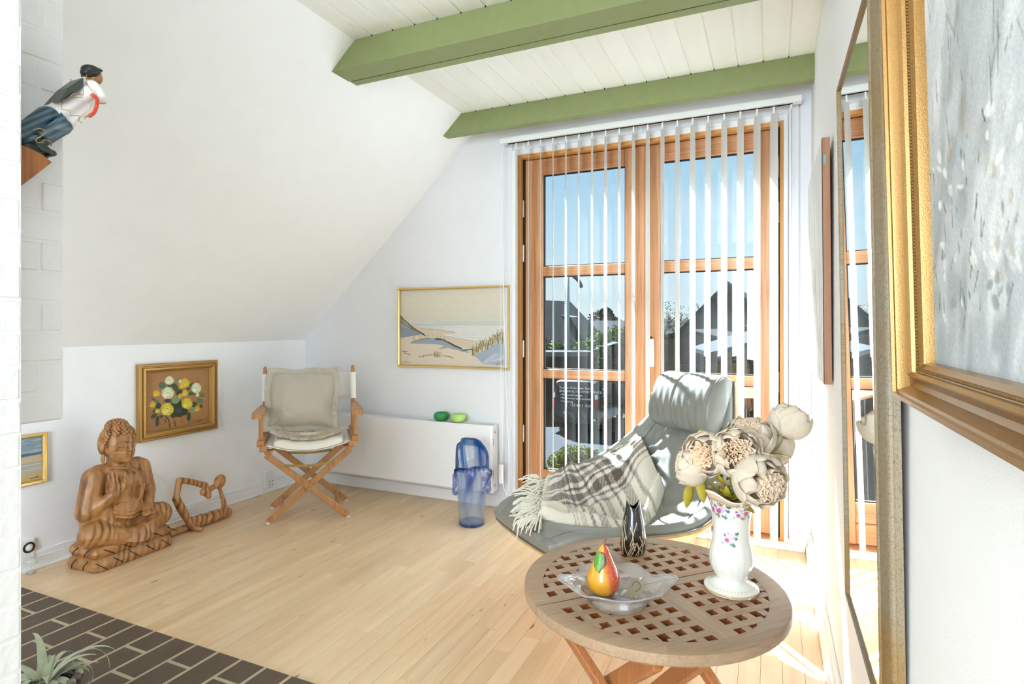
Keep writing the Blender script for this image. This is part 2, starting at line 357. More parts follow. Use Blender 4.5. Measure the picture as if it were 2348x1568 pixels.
def floor_mat():
    t = NT('maple_plank'); inf = t.n('ObjectInfo'); R_ = inf.outputs['Random']
    r = t.n('CombineXYZ', X=R_, Y=R_, Z=R_); o = t.n('VectorMath', p_operation='SCALE', i0=r, Scale=23.0)
    tc = t.n('TexCoord'); a = t.n('VectorMath', p_operation='ADD', i0=tc.outputs['Object'], i1=o)
    n1 = t.n('TexNoise', Vector=t.n('Mapping', Vector=a, Scale=(12, 1.1, 1)), Scale=1.0, Detail=4.0, Distortion=1.2)
    n2 = t.n('TexNoise', Vector=t.n('Mapping', Vector=a, Scale=(160, 3, 1)), Scale=1.0, Detail=3.0)
    n3 = t.n('TexNoise', Vector=t.n('Mapping', Vector=a, Scale=(26, 3.4, 1)), Scale=1.0, Detail=2.0, Distortion=2.5)
    c = t.ramp(n1, [(.25, rgba('#d8b48a')), (.5, rgba('#e1c39b')), (.75, rgba('#e9d0ac'))]).outputs[0]
    f = t.n('Math', p_operation='MULTIPLY', i0=t.ramp(n2, [(.42, (1, 1, 1)), (.6, (0, 0, 0))]), i1=.10)
    c = t.mix(f, c, rgba('#c4955c'))
    st = t.n('Math', p_operation='MULTIPLY', i0=t.ramp(n3, [(.70, (0, 0, 0)), (.775, (1, 1, 1))]), i1=.75)
    c = t.mix(st, c, rgba('#7d5530'))
    kv = t.n('TexVoronoi', Vector=t.n('Mapping', Vector=a, Scale=(9, 2.6, 1)), Scale=1.0)
    c = t.mix(t.n('Math', p_operation='MULTIPLY', i0=t.ramp(kv, [(.035, (1, 1, 1)), (.075, (0, 0, 0))]), i1=.8), c, rgba('#5d3c22'))
    v = t.n('MapRange', Value=R_, To_Min=.94, To_Max=1.05); c = t.n('HueSaturation', Color=c, Value=v)
    return t.fin(t.n('BsdfPrincipled', Base_Color=c, Roughness=.30, Specular_IOR_Level=.45, Normal=t.bump(n2, .03, .0005)))
m_plank = floor_mat()

# ---- floor: one board for each strip in view
floor = struct(MB().box(XL-.1, XR+.3, -3.2, 3.56, -.16, -.0125).build('floor', m_dark_gap))
PW = .067; x = XL+.0; row = 0; cnt = 0
while x < XR:
    y = .30-random.random()*.55; first = True
    while y < YG+.02:
        L = random.choice((.46, .58, .72, .86, 1.0)); y1 = min(y+L, YG+.02); y0 = max(y, .30)
        hid = (x+PW < -.55 and y0 < 1.42 and y1 <= 1.42)
        if y1-y0 > .02 and not (x < -.6 and y1 < 1.43):
            if x < -.6 and y0 < 1.43: y0 = 1.43
            h = .0005*random.random()
            MB().box(x+.0004, min(x+PW, XR)-.0004, y0+.0004, y1-.0004, -.0125, h, .0005).build('floor_plank', m_plank, floor); cnt += 1
        y = y1+.0 if y1 < YG+.02 else 9
    x += PW; row += 1
MB().box(-.59, XR, -3.2, .2995, -.0125, 0).build('floor_plank', m_plank, floor)
# ---- brick hearth
m_brick = plain('brown_clinker', '#5b4a3b', .55, bump=.5, bscale=70, var=.14, bdist=.0015); m_mortar = plain('grey_mortar', '#b9a98d', .9, bump=.5, bscale=300)
hearth = struct(MB().box(XL, -.6, -3.2, 1.424, -.0125, .0068).build('floor_hearth', m_mortar))
bm_full = None; col_i = 0; xb = -3.115
meshes = {}
def brick_obj(x0, x1, y0, y1, z0, z1, name, mat, parent, bev=.003):
    key = (round(x1-x0, 3), round(y1-y0, 3), round(z1-z0, 3), mat.name)
    if key not in meshes:
        a, b, c = key[:3]; o = MB().box(-a/2, a/2, -b/2, b/2, -c/2, c/2, bev).build(name, mat, None, raw=True); meshes[key] = o.data; bpy.data.objects.remove(o)
    o = bpy.data.objects.new(name, meshes[key]); COL.objects.link(o); o.location = ((x0+x1)/2, (y0+y1)/2, (z0+z1)/2); hang(o, parent); return o
while xb < -.62:
    y1 = 1.424; k = 0; off = (.108 if col_i % 2 else .218)
    while y1 > .45:
        L = off if k == 0 else .218
        if col_i % 2 and k == 0: L = .104
        dz = .0006*random.random()
        brick_obj(xb+.005, xb+.108, y1-L, y1, -.01, .008, 'brick', m_brick, hearth).location.z += dz
        y1 -= L+.010; k += 1
    xb += .1125; col_i += 1

# ---- walls
struct(MB().box(XL-.12, XL, -3.2, YG+.02, -.01, KNEE).build('wall_left', m_wall))
sl = MB(); th = .16; ya, yb = -3.2, YG+.02
def slopequad(mb, x0, x1, y0, y1):
    p = [(x0, zs(x0)), (x1, zs(x1)), (x1-th*.69, zs(x1)+th*.72), (x0-th*.69, zs(x0)+th*.72)]
    v = [(a, y0, b) for a, b in p]+[(a, y1, b) for a, b in p]
    mb.add(v, [(0, 1, 2, 3), (7, 6, 5, 4), (0, 4, 5, 1), (1, 5, 6, 2), (2, 6, 7, 3), (3, 7, 4, 0)])
slopequad(sl, XL, XTOP+.04, ya, yb)
struct(sl.build('ceiling_slope', m_slope))
# gable wall with the doorway
DX0, DX1, DZ1 = -1.446, .066, 2.214
g = MB(); g.box(XL-.12, DX0, YG, YG+.22, -.01, 2.62); g.box(DX1, XR+.25, YG, YG+.22, -.01, 2.62); g.box(DX0, DX1, YG, YG+.22, DZ1, 2.62); g.box(DX0, DX1, YG+.02, YG+.22, -.16, -.0)
struct(g.build('wall_back', m_gable))
struct(MB().box(XR, XR+.2, -3.2, YG, -.01, 2.62).build('wall_right', m_wall))
rwin = MB(); rwin.box(XL, -1.47, -3.2, -3.0, 0, 2.6); rwin.box(.08, XR, -3.2, -3.0, 0, 2.6); rwin.box(-1.47, .08, -3.2, -3.0, 0, .48); rwin.box(-1.47, .08, -3.2, -3.0, 2.22, 2.6)  # wall out of view; its window opening is added for the fill light
struct(rwin.build('wall_front', m_wall))
wf = MB(); wf.box(-1.47, .08, -3.12, -3.06, .48, .54); wf.box(-1.47, .08, -3.12, -3.06, 2.16, 2.22); wf.box(-1.47, -1.41, -3.12, -3.06, .54, 2.16); wf.box(.02, .08, -3.12, -3.06, .54, 2.16); wf.box(-.73, -.67, -3.12, -3.06, .54, 2.16)
struct(wf.build('added_window_1', m_trim))  # frame of the added, unseen window around the fill light
# ---- ceiling boards and beams
ceil = struct(MB().box(XTOP-.02, XR+.1, -3.2, YG+.02, ZC+.012, ZC+.15).build('ceiling', m_dark_gap))
bx = .190; i = 0
while bx > XTOP-.05:
    x0 = max(bx-.1085, XTOP-.03); b = MB()
    b.box(x0, bx, -1.0, YG+.01, ZC, ZC+.012, .0015)
    b.build('ceiling_board', m_board, ceil)
    b2 = MB().box(bx-.1127, bx-.108, -1.0, YG+.01, ZC+.0055, ZC+.012).build('board_tongue', m_board, ceil)
    bx -= .1127; i += 1
MB().box(XTOP, XR, -3.2, -1.0, ZC, ZC+.012).build('ceiling_board', m_board, ceil)
m_gap_black = plain('black_gap', '#1a1712', .9)
def beam(name, pieces, zb):
    e = setting(name, (-.8, pieces[0][0], zb))
    for y0, y1, dz in pieces:
        xl = XL+(zb+dz-KNEE)/SLOPE-.0
        v = []
        for y in (y0, y1):
            v += [(xl-.012, y, zb+dz), (XR, y, zb+dz), (XR, y, ZC-.001), (XTOP+.008, y, ZC-.001)]
        f = [(0, 1, 2, 3), (7, 6, 5, 4), (0, 4, 5, 1), (1, 5, 6, 2), (2, 6, 7, 3), (3, 7, 4, 0)]
        mk('beam_timber', v, f, m_beam, e, False)
    return e
beam('trim_1', [(2.077, 2.196, 0), (2.2055, 2.25, .0015)], 2.3135)
beam('trim_2', [(3.063, 3.122, 0)], 2.3135)
# dark board-groove ends where the boards meet the beams
for yb_ in (2.0755, 3.0615):
    mb = MB(); bx = .190
    while bx > XTOP+.03:
        mb.box(bx-.1132, bx-.1075, yb_-.001, yb_+.0005, ZC-.004, ZC+.004); bx -= .1127
    e = mb.build('groove_gap', m_gap_black, ceil)

# ---- white painted brick chimney: a pier to the floor and a hood hanging beside it
m_wbrick = plain('white_painted_brick', '#e8e8e8', .6, bump=.7, bscale=45, bdist=.004); m_wmort = plain('white_painted_mortar', '#e8e8e8', .7, bump=.5, bscale=90, bdist=.003)
chim = struct(MB().box(-1.95, -1.3558, .02, .6455, 0, ZC).build('wall_chimney', m_wmort))
hood = MB().box(-2.0, -1.4717, .5, .7815, .9385, ZC).build('chimney_hood', m_wmort, chim)
CH = .0667; nb = int(ZC/CH)
for k in range(nb+1):
    z0 = k*CH+.003; z1 = min(z0+CH-.003, ZC); j = lambda: random.uniform(-.0016, .0016)
    if z1-z0 < .02: continue
    cuts = [.647, .529, .289, .03] if k % 2 else [.647, .409, .169, .03]
    for a, b in zip(cuts[:-1], cuts[1:]):
        o = brick_obj(-1.47, -1.354, b+.0015, a-.0015, z0, z1, 'brick', m_wbrick, chim, .004); o.location.x += j(); o.location.y += j()
    if z0 > .93:
        cuts = [.783, .735, .5] if k % 2 else [.783, .665, .5]
        for a, b in zip(cuts[:-1], cuts[1:]):
            o = brick_obj(-1.57, -1.470, b+.0015, a-.0015, z0, z1, 'brick', m_wbrick, hood, .004); o.location.x += j(); o.location.y += j()

# ---- skirting boards
bb = MB(); bb.box(XL, XL+.014, .2, YG, 0, .060, .003); bb.box(XL, XL+.022, .2, YG, .0, .012, .002); bb.box(XL, XL+.010, .2, YG, .06, .085, .003)
struct(bb.build('baseboard_left', m_trim))
bb = MB(); bb.box(XL+.02, DX0-.075, YG-.014, YG, 0, .072, .003); bb.box(XL+.02, DX0-.075, YG-.018, YG, .0, .014, .003)
struct(bb.build('baseboard_back', m_trim))
bb = MB(); bb.box(XR-.018, XR, -2.9, YG-.06, 0, .075, .003); bb.box(XR-.028, XR, -2.9, YG-.06, 0, .035, .004); bb.box(XR-.010, XR, -2.9, YG-.06, .075, .105, .003)
struct(bb.build('baseboard_right', m_trim))
# door casing and the old boxed-in edges beside it
cs = MB(); cs.box(DX0-.030, DX0+.004, YG-.022, YG, .03, DZ1+.028, .003); cs.box(DX1-.004, DX1+.016, YG-.022, YG, .03, DZ1+.028, .003); cs.box(DX0+.004, DX1-.004, YG-.022, YG, DZ1-.004, DZ1+.028, .003)
struct(cs.build('trim_3', m_trim))
cs = MB(); cs.box(DX0-.085, DX0-.032, YG-.012, YG, .0, 2.312, .003); cs.box(DX1+.020, DX1+.066, YG-.016, YG, 0, 2.312, .003); cs.box(XR-.052, XR, YG-.012, YG, 0, 2.30, .003); cs.box(XR-.060, XR-.001, YG-.03, YG, 0, .09, .004)
struct(cs.build('trim_4', m_gable))
struct(MB().box(DX0-.06, XR-.028, 3.262, YG+.0, 0, .03, .004).build('trim_5', m_trim))

# ---- french door
m_dwood = wood('door_mahogany', '#c08659', '#d39d70', '#97633f', axis=2, scale=14, stretch=.05, rough=.38, rand=.06)
m_dwood_h = wood('door_mahogany_rail', '#bb7f54', '#d0986b', '#94603d', axis=0, scale=14, stretch=.05, rough=.38, rand=.06)
m_frame = wood('door_frame_pine', '#cf924c', '#dda763', '#b37638', axis=2, scale=12, stretch=.05, rough=.4, rand=.04)
m_glass = pane_glass('window_glass'); m_seal = plain('black_rubber_seal', '#20201f', .7); m_hinge = plain('steel_hinge', '#c9c9c6', .3, metal=.9)
door = setting('door_1', ((DX0+DX1)/2, YG+.07, 0))
fr = MB(); fr.box(DX0, DX0+.022, YG-.002, YG+.12, 0, DZ1, .002); fr.box(DX1-.022, DX1, YG-.002, YG+.12, 0, DZ1, .002); fr.build('frame_jamb', m_frame, door)
MB().box(DX0+.022, DX1-.022, YG-.002, YG+.12, DZ1-.022, DZ1, .002).build('frame_head', wood('door_frame_head', '#cf924c', '#dda763', '#b37638', axis=0, scale=12, stretch=.05, rand=.04), door)
MB().box(DX0, DX1, YG+.0, YG+.16, .0, .035, .003).build('door_sill', m_dwood_h, door)
MB().box(DX0+.021, DX0+.033, YG+.035, YG+.1, .036, DZ1-.02).build('door_seal', m_seal, door); MB().box(DX1-.036, DX1-.021, YG+.035, YG+.1, .036, DZ1-.02).build('door_seal', m_seal, door)
Y0, Y1 = YG+.045, YG+.105
def leaf(xa, xb, ga, gb):
    """a leaf from xa to xb with glass from ga to gb"""
    zt, zb = DZ1-.027, .042
    L = MB().box(xa, ga, Y0, Y1, zb, zt, .003).build('door_stile', m_dwood, door); MB().box(gb, xb, Y0, Y1, zb, zt, .003).build('door_stile', m_dwood, door)
    for z0, z1, nm in ((2.088, zt, 'top_rail'), (1.455, 1.517, 'glazing_bar'), (.822, .878, 'glazing_bar'), (.15, .252, 'bottom_rail'), (zb, .145, 'kick_rail')):
        MB().box(ga, gb, Y0+(.002 if 'bar' in nm else .001), Y1, z0, z1, .004).build(nm, m_dwood_h, door)
    MB().box(ga, gb, Y0+.012, Y1, .14, .155).build('rail_groove', m_dwood_h, door)
    for z0, z1 in ((1.517, 2.088), (.878, 1.455), (.252, .822)):
        MB().box(ga-.004, gb+.004, YG+.072, YG+.078, z0-.004, z1+.004).build('window_pane', m_glass, door)
        bd = MB(); d = .006
        bd.box(ga, gb, YG+.066, YG+.084, z0, z0+d); bd.box(ga, gb, YG+.066, YG+.084, z1-d, z1); bd.box(ga, ga+d, YG+.066, YG+.084, z0, z1); bd.box(gb-d, gb, YG+.066, YG+.084, z0, z1)
        bd.build('glazing_seal', m_seal, door)
leaf(DX0+.034, -.692, -1.296, -.779); leaf(-.668, DX1-.037, -.577, -.054)
MB().box(-.722, -.664, Y0-.013, Y0+.002, .05, DZ1-.03, .003).build('meeting_strip', m_dwood, door)
for xh, zz in ((DX0+.026, (1.83, 1.55, .95, .42)), (DX1-.030, (1.93, 1.69, .80, .30))):
    for z in zz:
        h = MB(); h.lathe([(.0075, 0), (.0075, .105)], 10, (xh, YG+.030, z), (True, True)); h.lathe([(.009, .03), (.009, .034)], 10, (xh, YG+.030, z), (True, True)); h.lathe([(.009, .07), (.009, .074)], 10, (xh, YG+.030, z), (True, True))
        h.box(xh-.002, xh+.002, YG+.03, YG+.06, z, z+.105)
        h.build('hinge', m_hinge, door, auto=40)
hx = onY(1493, 800, YG+.03)[0]
hb = MB(); hb.box(hx-.013, hx+.013, Y0-.010, Y0+.001, .985, 1.072, .004); hnd = hb.build('handle_plate', m_white, door)
hg = MB(); hg.lathe([(.011, 0), (.010, .03)], 12); 
hv = np.array(hg.v); hv = np.stack([hv[:, 0], -hv[:, 2], hv[:, 1]], 1)+V(hx, Y0-.008, 1.03); g2 = MB(); g2.add(hv, hg.f); g2.box(hx-.006, hx+.022, Y0-.052, Y0-.034, .915, 1.04, .006); g2.build('handle_grip', m_white, hnd)
MB().box(hx-.008, hx+.004, Y0-.012, Y0, 1.075, 1.086, .003).build('handle_pin', m_gap_black, hnd)

# ---- vertical blind
m_slat = NT('white_blind_fabric'); 
_d = m_slat.n('BsdfPrincipled', Base_Color=rgba('#f4f4f2'), Roughness=.7, Specular_IOR_Level=.2); _t = m_slat.n('BsdfTranslucent', Color=rgba('#f4f2ee'))
m_slat = m_slat.fin(m_slat.n('MixShader', Fac=.33, i1=_d.outputs[0], i2=_t.outputs[0]))
m_chain = plain('white_chain', '#f0f0ee', .4)
YS = 3.215
blind = thing('vertical_blind', 'white vertical blind with open slats and loose bottom chains hanging before the french door', 'blind', (-.66, YS, 0))
hr = MB(); hr.box(-1.512, .142, YS-.022, YS+.022, 2.262, 2.296, .002); hr.box(-1.512, .142, YS-.024, YS-.018, 2.262, 2.292, .001); hr.build('headrail', m_white, blind)
MB().box(-1.47, .10, YS-.006, YS+.006, 2.2590, 2.2625).build('rail_slot', m_gap_black, blind)
for xb_ in (-1.40, -.68, .04):
    br = MB(); br.box(xb_-.012, xb_+.012, YS+.0, YG+.0, 2.296, 2.300); br.box(xb_-.012, xb_+.012, YG-.004, YG+.0, 2.235, 2.30); br.build('rail_bracket', m_white, blind)
SW = .089; sa = math.radians(23.5); sd = V(-math.sin(sa), math.cos(sa), 0)
NS = 20; sx = [-1.413+ (1.508/19)*i for i in range(NS)]
def slat_mesh(tw):
    nz = 30; g = np.zeros((nz, 5, 3)); 
    for i in range(nz):
        z = 2.232-(2.232-.045)*i/(nz-1); a = sa+tw*math.sin(3.1*i/(nz-1))
        d = V(-math.sin(a), math.cos(a), 0); nn = V(math.cos(a), math.sin(a), 0)
        w = SW/2*(1 if i > 0 else .75)
        for k in range(5):
            s_ = (k-2)/2; g[i, k] = d*w*s_+nn*.0022*(1-s_*s_)+V(0, 0, z)
    return g
protos = []
for tw in (0, .05, -.04):
    g = slat_mesh(tw); v, f = slab(g, gnormals(g), .0006); o = mk('slat', v, f, m_slat, None, True, raw=True, auto=40); protos.append(o.data); bpy.data.objects.remove(o)
slat_objs = []
for i, x in enumerate(sx):
    o = bpy.data.objects.new('slat', protos[i % 3 if i not in (18,) else 1]); COL.objects.link(o); o.location = (x, YS, 0); hang(o, blind)
    if i == 19: o.rotation_euler = (0, 0, math.radians(-28))
    if i == 0: o.rotation_euler = (0, 0, math.radians(6))
    slat_objs.append(o)
    hk = MB(); hk.box(x-.004, x+.004, YS-.003, YS+.003, 2.225, 2.262, .001); hk.build('slat_hook', m_white, blind)
    wt = MB(); p, q = V(x, YS, .055)+sd*SW*.46, V(x, YS, .055)-sd*SW*.46; wt.bar(p, q, .003, .032, (1, 0, 0), .001); wt.build('slat_weight', m_slat, blind)
for k, sgn in ((0, 1), (1, -1)):
    for i in range(NS-1):
        a = V(sx[i], YS, .062)+sgn*sd*SW*.45; b = V(sx[i+1], YS, .062)+sgn*sd*SW*.45; n = 15
        cm = MB()
        for t_ in np.linspace(0, 1, n):
            p = a*(1-t_)+b*t_-V(0, 0, 4*t_*(1-t_)*.022); cm.ell(p, (.0019,)*3, n=(5, 4))
        cm.build('bottom_chain', m_chain, blind)
cd = MB()
for dx_ in (0, .008, .018): cd.tube(bez([(-1.513+dx_, YS-.015, 2.265), (-1.512+dx_*1.2, YS-.02, 1.2), (-1.508+dx_*.6, YS-.02, .30+.02*dx_/.018)], 12), .0011, 5)
cd.tube(bez([(-1.495, YS-.01, 2.265), (-1.487, YS-.016, 1.2), (-1.455, YS-.02, .36), (-1.462, YS-.02, .13), (-1.49, YS-.02, .17), (-1.499, YS-.02, .3)], 40), .0021, 5)
cd.build('control_cord', m_chain, blind)
MB().box(-1.516, -1.492, YS-.034, YS-.010, .185, .300, .003).build('cord_weight', m_white, blind)
# ================================================================== ON THE WALLS
m_gold = plain('gilt_wood', '#b98f50', .35, metal=.55, bump=.1, bscale=120, var=.12); m_brass = plain('thin_gilt', '#dcbb74', .3, metal=.8)
m_silverleaf = plain('crackled_gilt', '#a8987e', .5, metal=.25, bump=.5, bscale=160, var=.35)
def frame_profile(name, corners, nrm, prof, mat, parent):
    """mitred frame: prof is a list of (inset from outer edge, height off the wall)"""
    c = [np.array(p, float) for p in corners]; n = np.array(nrm, float); m = len(prof); v = []; f = []
    ux = (c[1]-c[0])/np.linalg.norm(c[1]-c[0]); uy = (c[3]-c[0])/np.linalg.norm(c[3]-c[0])
    sg = [(1, 1), (-1, 1), (-1, -1), (1, -1)]
    for k in range(4):
        for ins, h in prof: v.append(c[k]+ux*sg[k][0]*ins+uy*sg[k][1]*ins+n*h)
    for k in range(4):
        for j in range(m): f.append((k*m+j, ((k+1) % 4)*m+j, ((k+1) % 4)*m+(j+1) % m, k*m+(j+1) % m))
    return mk(name, v, f, mat, parent, True, raw=True, auto=25)
m_paint = attr_mat('oil_paint', .55, bump=.35, bscale=420, bdist=.0008); m_paint_flat = attr_mat('canvas_print', .7)
# --- dune painting over the radiator
x0, x1, z0, z1 = -2.337, -1.493, .868, 1.404
dune = thing('framed_painting', 'pale beach dune painting in thin gold frame above the radiator', 'painting', ((x0+x1)/2, YG, z0))
frame_profile('frame', [(x0, YG, z1), (x1, YG, z1), (x1, YG, z0), (x0, YG, z0)], (0, -1, 0), [(0, .001), (0, .020), (.004, .026), (.009, .025), (.015, .016), (.016, .006), (.016, .001)], m_brass, dune)
k = .30; p = Pic(2067, 1568, '#d9d0bd', k)
for i, c in enumerate(('#ded6c5', '#dcd3c1', '#d9d1bf', '#d6cfbd', '#d0cdbf')): p.poly([(0, 100+i*130), (2067, 60+i*130), (2067, 900), (0, 900)], c, .8)
p.poly([(130, 735), (1900, 755), (1900, 1500), (130, 1500)], '#cfd0c8'); p.poly([(700, 700), (1900, 690), (1900, 765), (700, 752)], '#bfc6c2', .6)
p.poly([(300, 735), (1100, 742), (1000, 775), (400, 770)], '#b9c6c6', .8); p.poly([(900, 770), (1900, 765), (1880, 1000), (1500, 1000), (900, 900)], '#d9d6d0')
for a in range(12): y = 775+a*16; p.line([(800+a*25, y), (1300+20*a, y+10), (1800, y+4)], 7, '#c3cbcd' if a % 2 else '#e6e2dc', .7)
p.poly([(350, 780), (700, 830), (1000, 860), (1100, 890), (900, 905), (1100, 950), (1450, 1010), (1300, 1150), (900, 1050), (500, 900)], '#d2c3ab')
p.line([(480, 815), (800, 835), (1050, 875)], 12, '#a39f97', .8); p.line([(880, 910), (1100, 960), (1420, 1000)], 16, '#e8e5df'); p.line([(900, 935), (1150, 975), (1350, 1010)], 14, '#b2b9c2', .8)
p.poly([(100, 900), (300, 960), (620, 940), (900, 1010), (1200, 1150), (1400, 1200), (1500, 1350), (1900, 1200), (1900, 1560), (100, 1560)], '#d8cbba')
p.poly([(100, 960), (470, 905), (560, 960), (420, 1060), (700, 1060), (1000, 1120), (1300, 1230), (1350, 1400), (1200, 1560), (100, 1560)], '#dccdb9')
p.poly([(130, 600), (300, 745), (560, 935), (470, 915), (330, 940), (160, 970), (130, 960)], '#9aa0a6'); p.poly([(130, 800), (330, 830), (470, 920), (160, 965)], '#8a93a0')
p.line([(130, 610), (200, 680), (290, 750), (400, 840), (540, 910)], 26, '#5d5443'); p.line([(140, 700), (230, 760), (350, 830)], 22, '#7b6a4d'); p.line([(330, 790), (450, 860), (560, 930)], 16, '#4c4638')
for i in range(26): a = 150+i*15; b = 640+i*11; p.line([(a, b+60), (a+random.uniform(-14, 14), b+random.uniform(-5, 10))], 5, random.choice(('#8e7f5c', '#c3b58f', '#4f4938')))
p.poly([(290, 1060), (560, 985), (680, 970), (830, 975), (1000, 1050), (1190, 1160), (1310, 1210), (1180, 1200), (1000, 1120), (780, 1075), (560, 1065)], '#96a0ae')
p.line([(330, 1040), (500, 990), (640, 970)], 18, '#8d8264'); p.line([(740, 985), (860, 995), (960, 1045), (1060, 1100), (1160, 1140)], 26, '#4b4839'); p.line([(1180, 1165), (1260, 1165), (1330, 1150)], 22, '#5f5b48')
for i in range(40): a = random.uniform(340, 960); b = 1000-60*math.exp(-((a-680)/220)**2)+max(0, a-800)*.2; p.line([(a, b+15), (a+random.uniform(-8, 12), b-random.uniform(15, 55))], 5, random.choice(('#b5a878', '#8e875f', '#cfc5a0')))
p.poly([(770, 1160), (900, 1090), (1010, 1090), (1180, 1180), (1050, 1160), (940, 1130)], '#9aa3b0')
p.poly([(1350, 1260), (1500, 1180), (1700, 1060), (1900, 980), (1900, 1420), (1500, 1390), (1420, 1300)], '#a2adba')
for i in range(24): p.line([(1480+i*18, 1390-i*4), (1700+i*14, 1210+i*6)], 8, random.choice(('#c9cdd2', '#8f9caa', '#b6bec7')), .8)
for i in range(170):
    t_ = random.random(); a = 1330+t_*560; b = 1230-t_*330+random.uniform(-80, 120)*(.3+t_*.7); h = random.uniform(60, 130)
    p.line([(a, b), (a+random.uniform(-12, 26), b-h)], random.uniform(6, 13), random.choice(('#9a8448', '#8a7440', '#b59a57', '#aab4b4', '#7c8a7c', '#7d5f2f', '#c2b68c')))
for pts in ([(160, 1190), (270, 1195)], [(190, 1215), (310, 1250)], [(450, 1270), (540, 1280)], [(520, 1260), (700, 1245)], [(620, 1250), (690, 1243)], [(870, 1260), (980, 1275), (1030, 1300)], [(170, 1180), (220, 1205)]): p.line(pts, 12, '#7d7567')
for i in range(18): a = 720+i*7; p.line([(a, 1285), (a-14+i, 1180+random.uniform(0, 40))], 6, random.choice(('#a9a173', '#c6bc92', '#7f7c5d')))
for i in range(9): p.line([(165+i*17, 1370+random.uniform(-7, 7)), (178+i*17, 1360+random.uniform(-7, 7))], 6, '#a34b3d')
for i in range(8): p.line([(1715+i*12, 1415-i*8+random.uniform(-6, 6)), (1725+i*12, 1400-i*8)], 6, '#a34b3d')
p.noise(.03, 3); p.noise(.025, 4, 3, 2)
yq = YG-.004; canvas('canvas', [(x0+.015, yq, z1-.015), (x1-.015, yq, z1-.015), (x1-.015, yq, z0+.015), (x0+.015, yq, z0+.015)], [(135, 195), (1885, 135), (1890, 1455), (135, 1405)], p, 300, 200, m_paint_flat, dune)
# --- flower painting
ya, yb_, z0, z1 = 2.045, 2.540, .506, .935
fl = thing('framed_painting', 'painting of yellow and white roses on brown canvas in wide gold frame', 'painting', (XL, (ya+yb_)/2, z0))
cr = [(XL, ya, z1), (XL, yb_, z1), (XL, yb_, z0), (XL, ya, z0)]
frame_profile('frame', cr, (1, 0, 0), [(0, .001), (0, .026), (.005, .030), (.013, .030), (.016, .024), (.021, .024), (.024, .034), (.034, .036), (.042, .030), (.048, .016), (.052, .015), (.054, .006), (.054, .001)], m_gold, fl)
p = Pic(1608, 1568, '#a9794a', .34)
p.noise(.09, 11); p.noise(.06, 12, 5, 1); p.noise(.06, 13, 1, 5)
def rose(cx, cy, r, c, c2, c3):
    for i in range(9): a = i*2.4; p.ell(cx+r*.45*math.cos(a), cy+r*.45*math.sin(a), r*.62, r*.45, math.degrees(a)+70, c if i % 3 else c2, .2)
    for i in range(6): a = i*2.1+1; p.line([(cx+r*.75*math.cos(a+t_)*1.0, cy+r*.7*math.sin(a+t_)) for t_ in (0, .4, .8)], r*.09, c3, .8)
    p.ell(cx, cy, r*.42, r*.36, 20, c2, .3); p.line([(cx-r*.2, cy), (cx, cy-r*.15), (cx+r*.2, cy+r*.05)], r*.1, c3)
def leafp(cx, cy, rx, ry, an, c): p.ell(cx, cy, rx, ry, an, c, .15); a = math.radians(an); p.line([(cx-rx*.8*math.cos(a), cy-rx*.8*math.sin(a)), (cx+rx*.8*math.cos(a), cy+rx*.8*math.sin(a))], 6, '#5d7a5a', .6)
for x_, y_, rx, ry in ((760, 880, 130, 160), (830, 650, 90, 80), (800, 1040, 120, 80), (900, 1000, 90, 90)): p.ell(x_, y_, rx, ry, 0, '#2c3326', .3)
for a in ((600, 1130, 560, 1090), (640, 1300, 610, 1150), (740, 1280, 720, 1180)): p.line([(a[0], a[1]), (a[2], a[3])], 24, '#4a3c2a')
for a in ((500, 490, 75, 65, 60, '#4e6b52'), (640, 470, 70, 55, 50, '#3f5b45'), (740, 540, 100, 50, 65, '#3c5138'), (780, 400, 55, 32, 70, '#6c8a48'), (600, 790, 70, 38, -5, '#2f3d30'), (745, 780, 85, 70, -40, '#7f9c69'), (1050, 500, 60, 40, -30, '#40573c'), (980, 570, 40, 28, 30, '#33402f'), (1050, 660, 90, 38, -12, '#3d5a45'), (1250, 695, 65, 45, 20, '#5e7a4d'), (1210, 805, 75, 50, 10, '#5b7a5c'), (1230, 910, 34, 42, 0, '#3f4a33'), (400, 800, 60, 30, 20, '#5d7558'), (430, 880, 55, 60, 30, '#303a28'), (390, 960, 80, 30, -40, '#333f2c'), (360, 1070, 75, 42, -40, '#39492f'), (415, 1180, 36, 110, 5, '#2f3b2b'), (810, 990, 62, 70, 20, '#35462f'), (990, 1100, 42, 85, 5, '#35452e'), (480, 1090, 40, 30, 20, '#3a4430'), (1070, 985, 40, 60, -30, '#7d9d7d'), (1170, 445, 24, 26, 0, '#6a7a42'), (700, 1070, 50, 60, 0, '#313a26'), (1100, 870, 60, 60, 0, '#3a452f'), (345, 745, 45, 16, 20, '#3a3d2c')): leafp(*a)
for a in ((400, 640, 70, '#d9b526', '#e8cf4b', '#a98a1a'), (335, 850, 65, '#d0b02a', '#e4cc4f', '#9c7c1e'), (415, 980, 48, '#d8bd2e', '#e9d356', '#a98a1a'), (920, 460, 100, '#dbb928', '#e9d04c', '#a98c20'), (860, 510, 55, '#e0bf2d', '#e8cf4a', '#b7951f'), (920, 650, 70, '#d5b430', '#e5cd52', '#8f7a20'), (1160, 950, 70, '#c99e28', '#dcc043', '#8b6a1b'), (830, 700, 50, '#c8aa37', '#d9c057', '#8f7a20')): rose(*a)
rose(600, 640, 125, '#dfe0b4', '#eceacb', '#a9ad72'); rose(630, 400, 90, '#dfe0b6', '#ecebcf', '#b5b780'); rose(1140, 560, 110, '#e1e0b9', '#eeecd2', '#a6a673'); rose(1165, 690, 40, '#d9d9b0', '#ecebcf', '#a6a673')
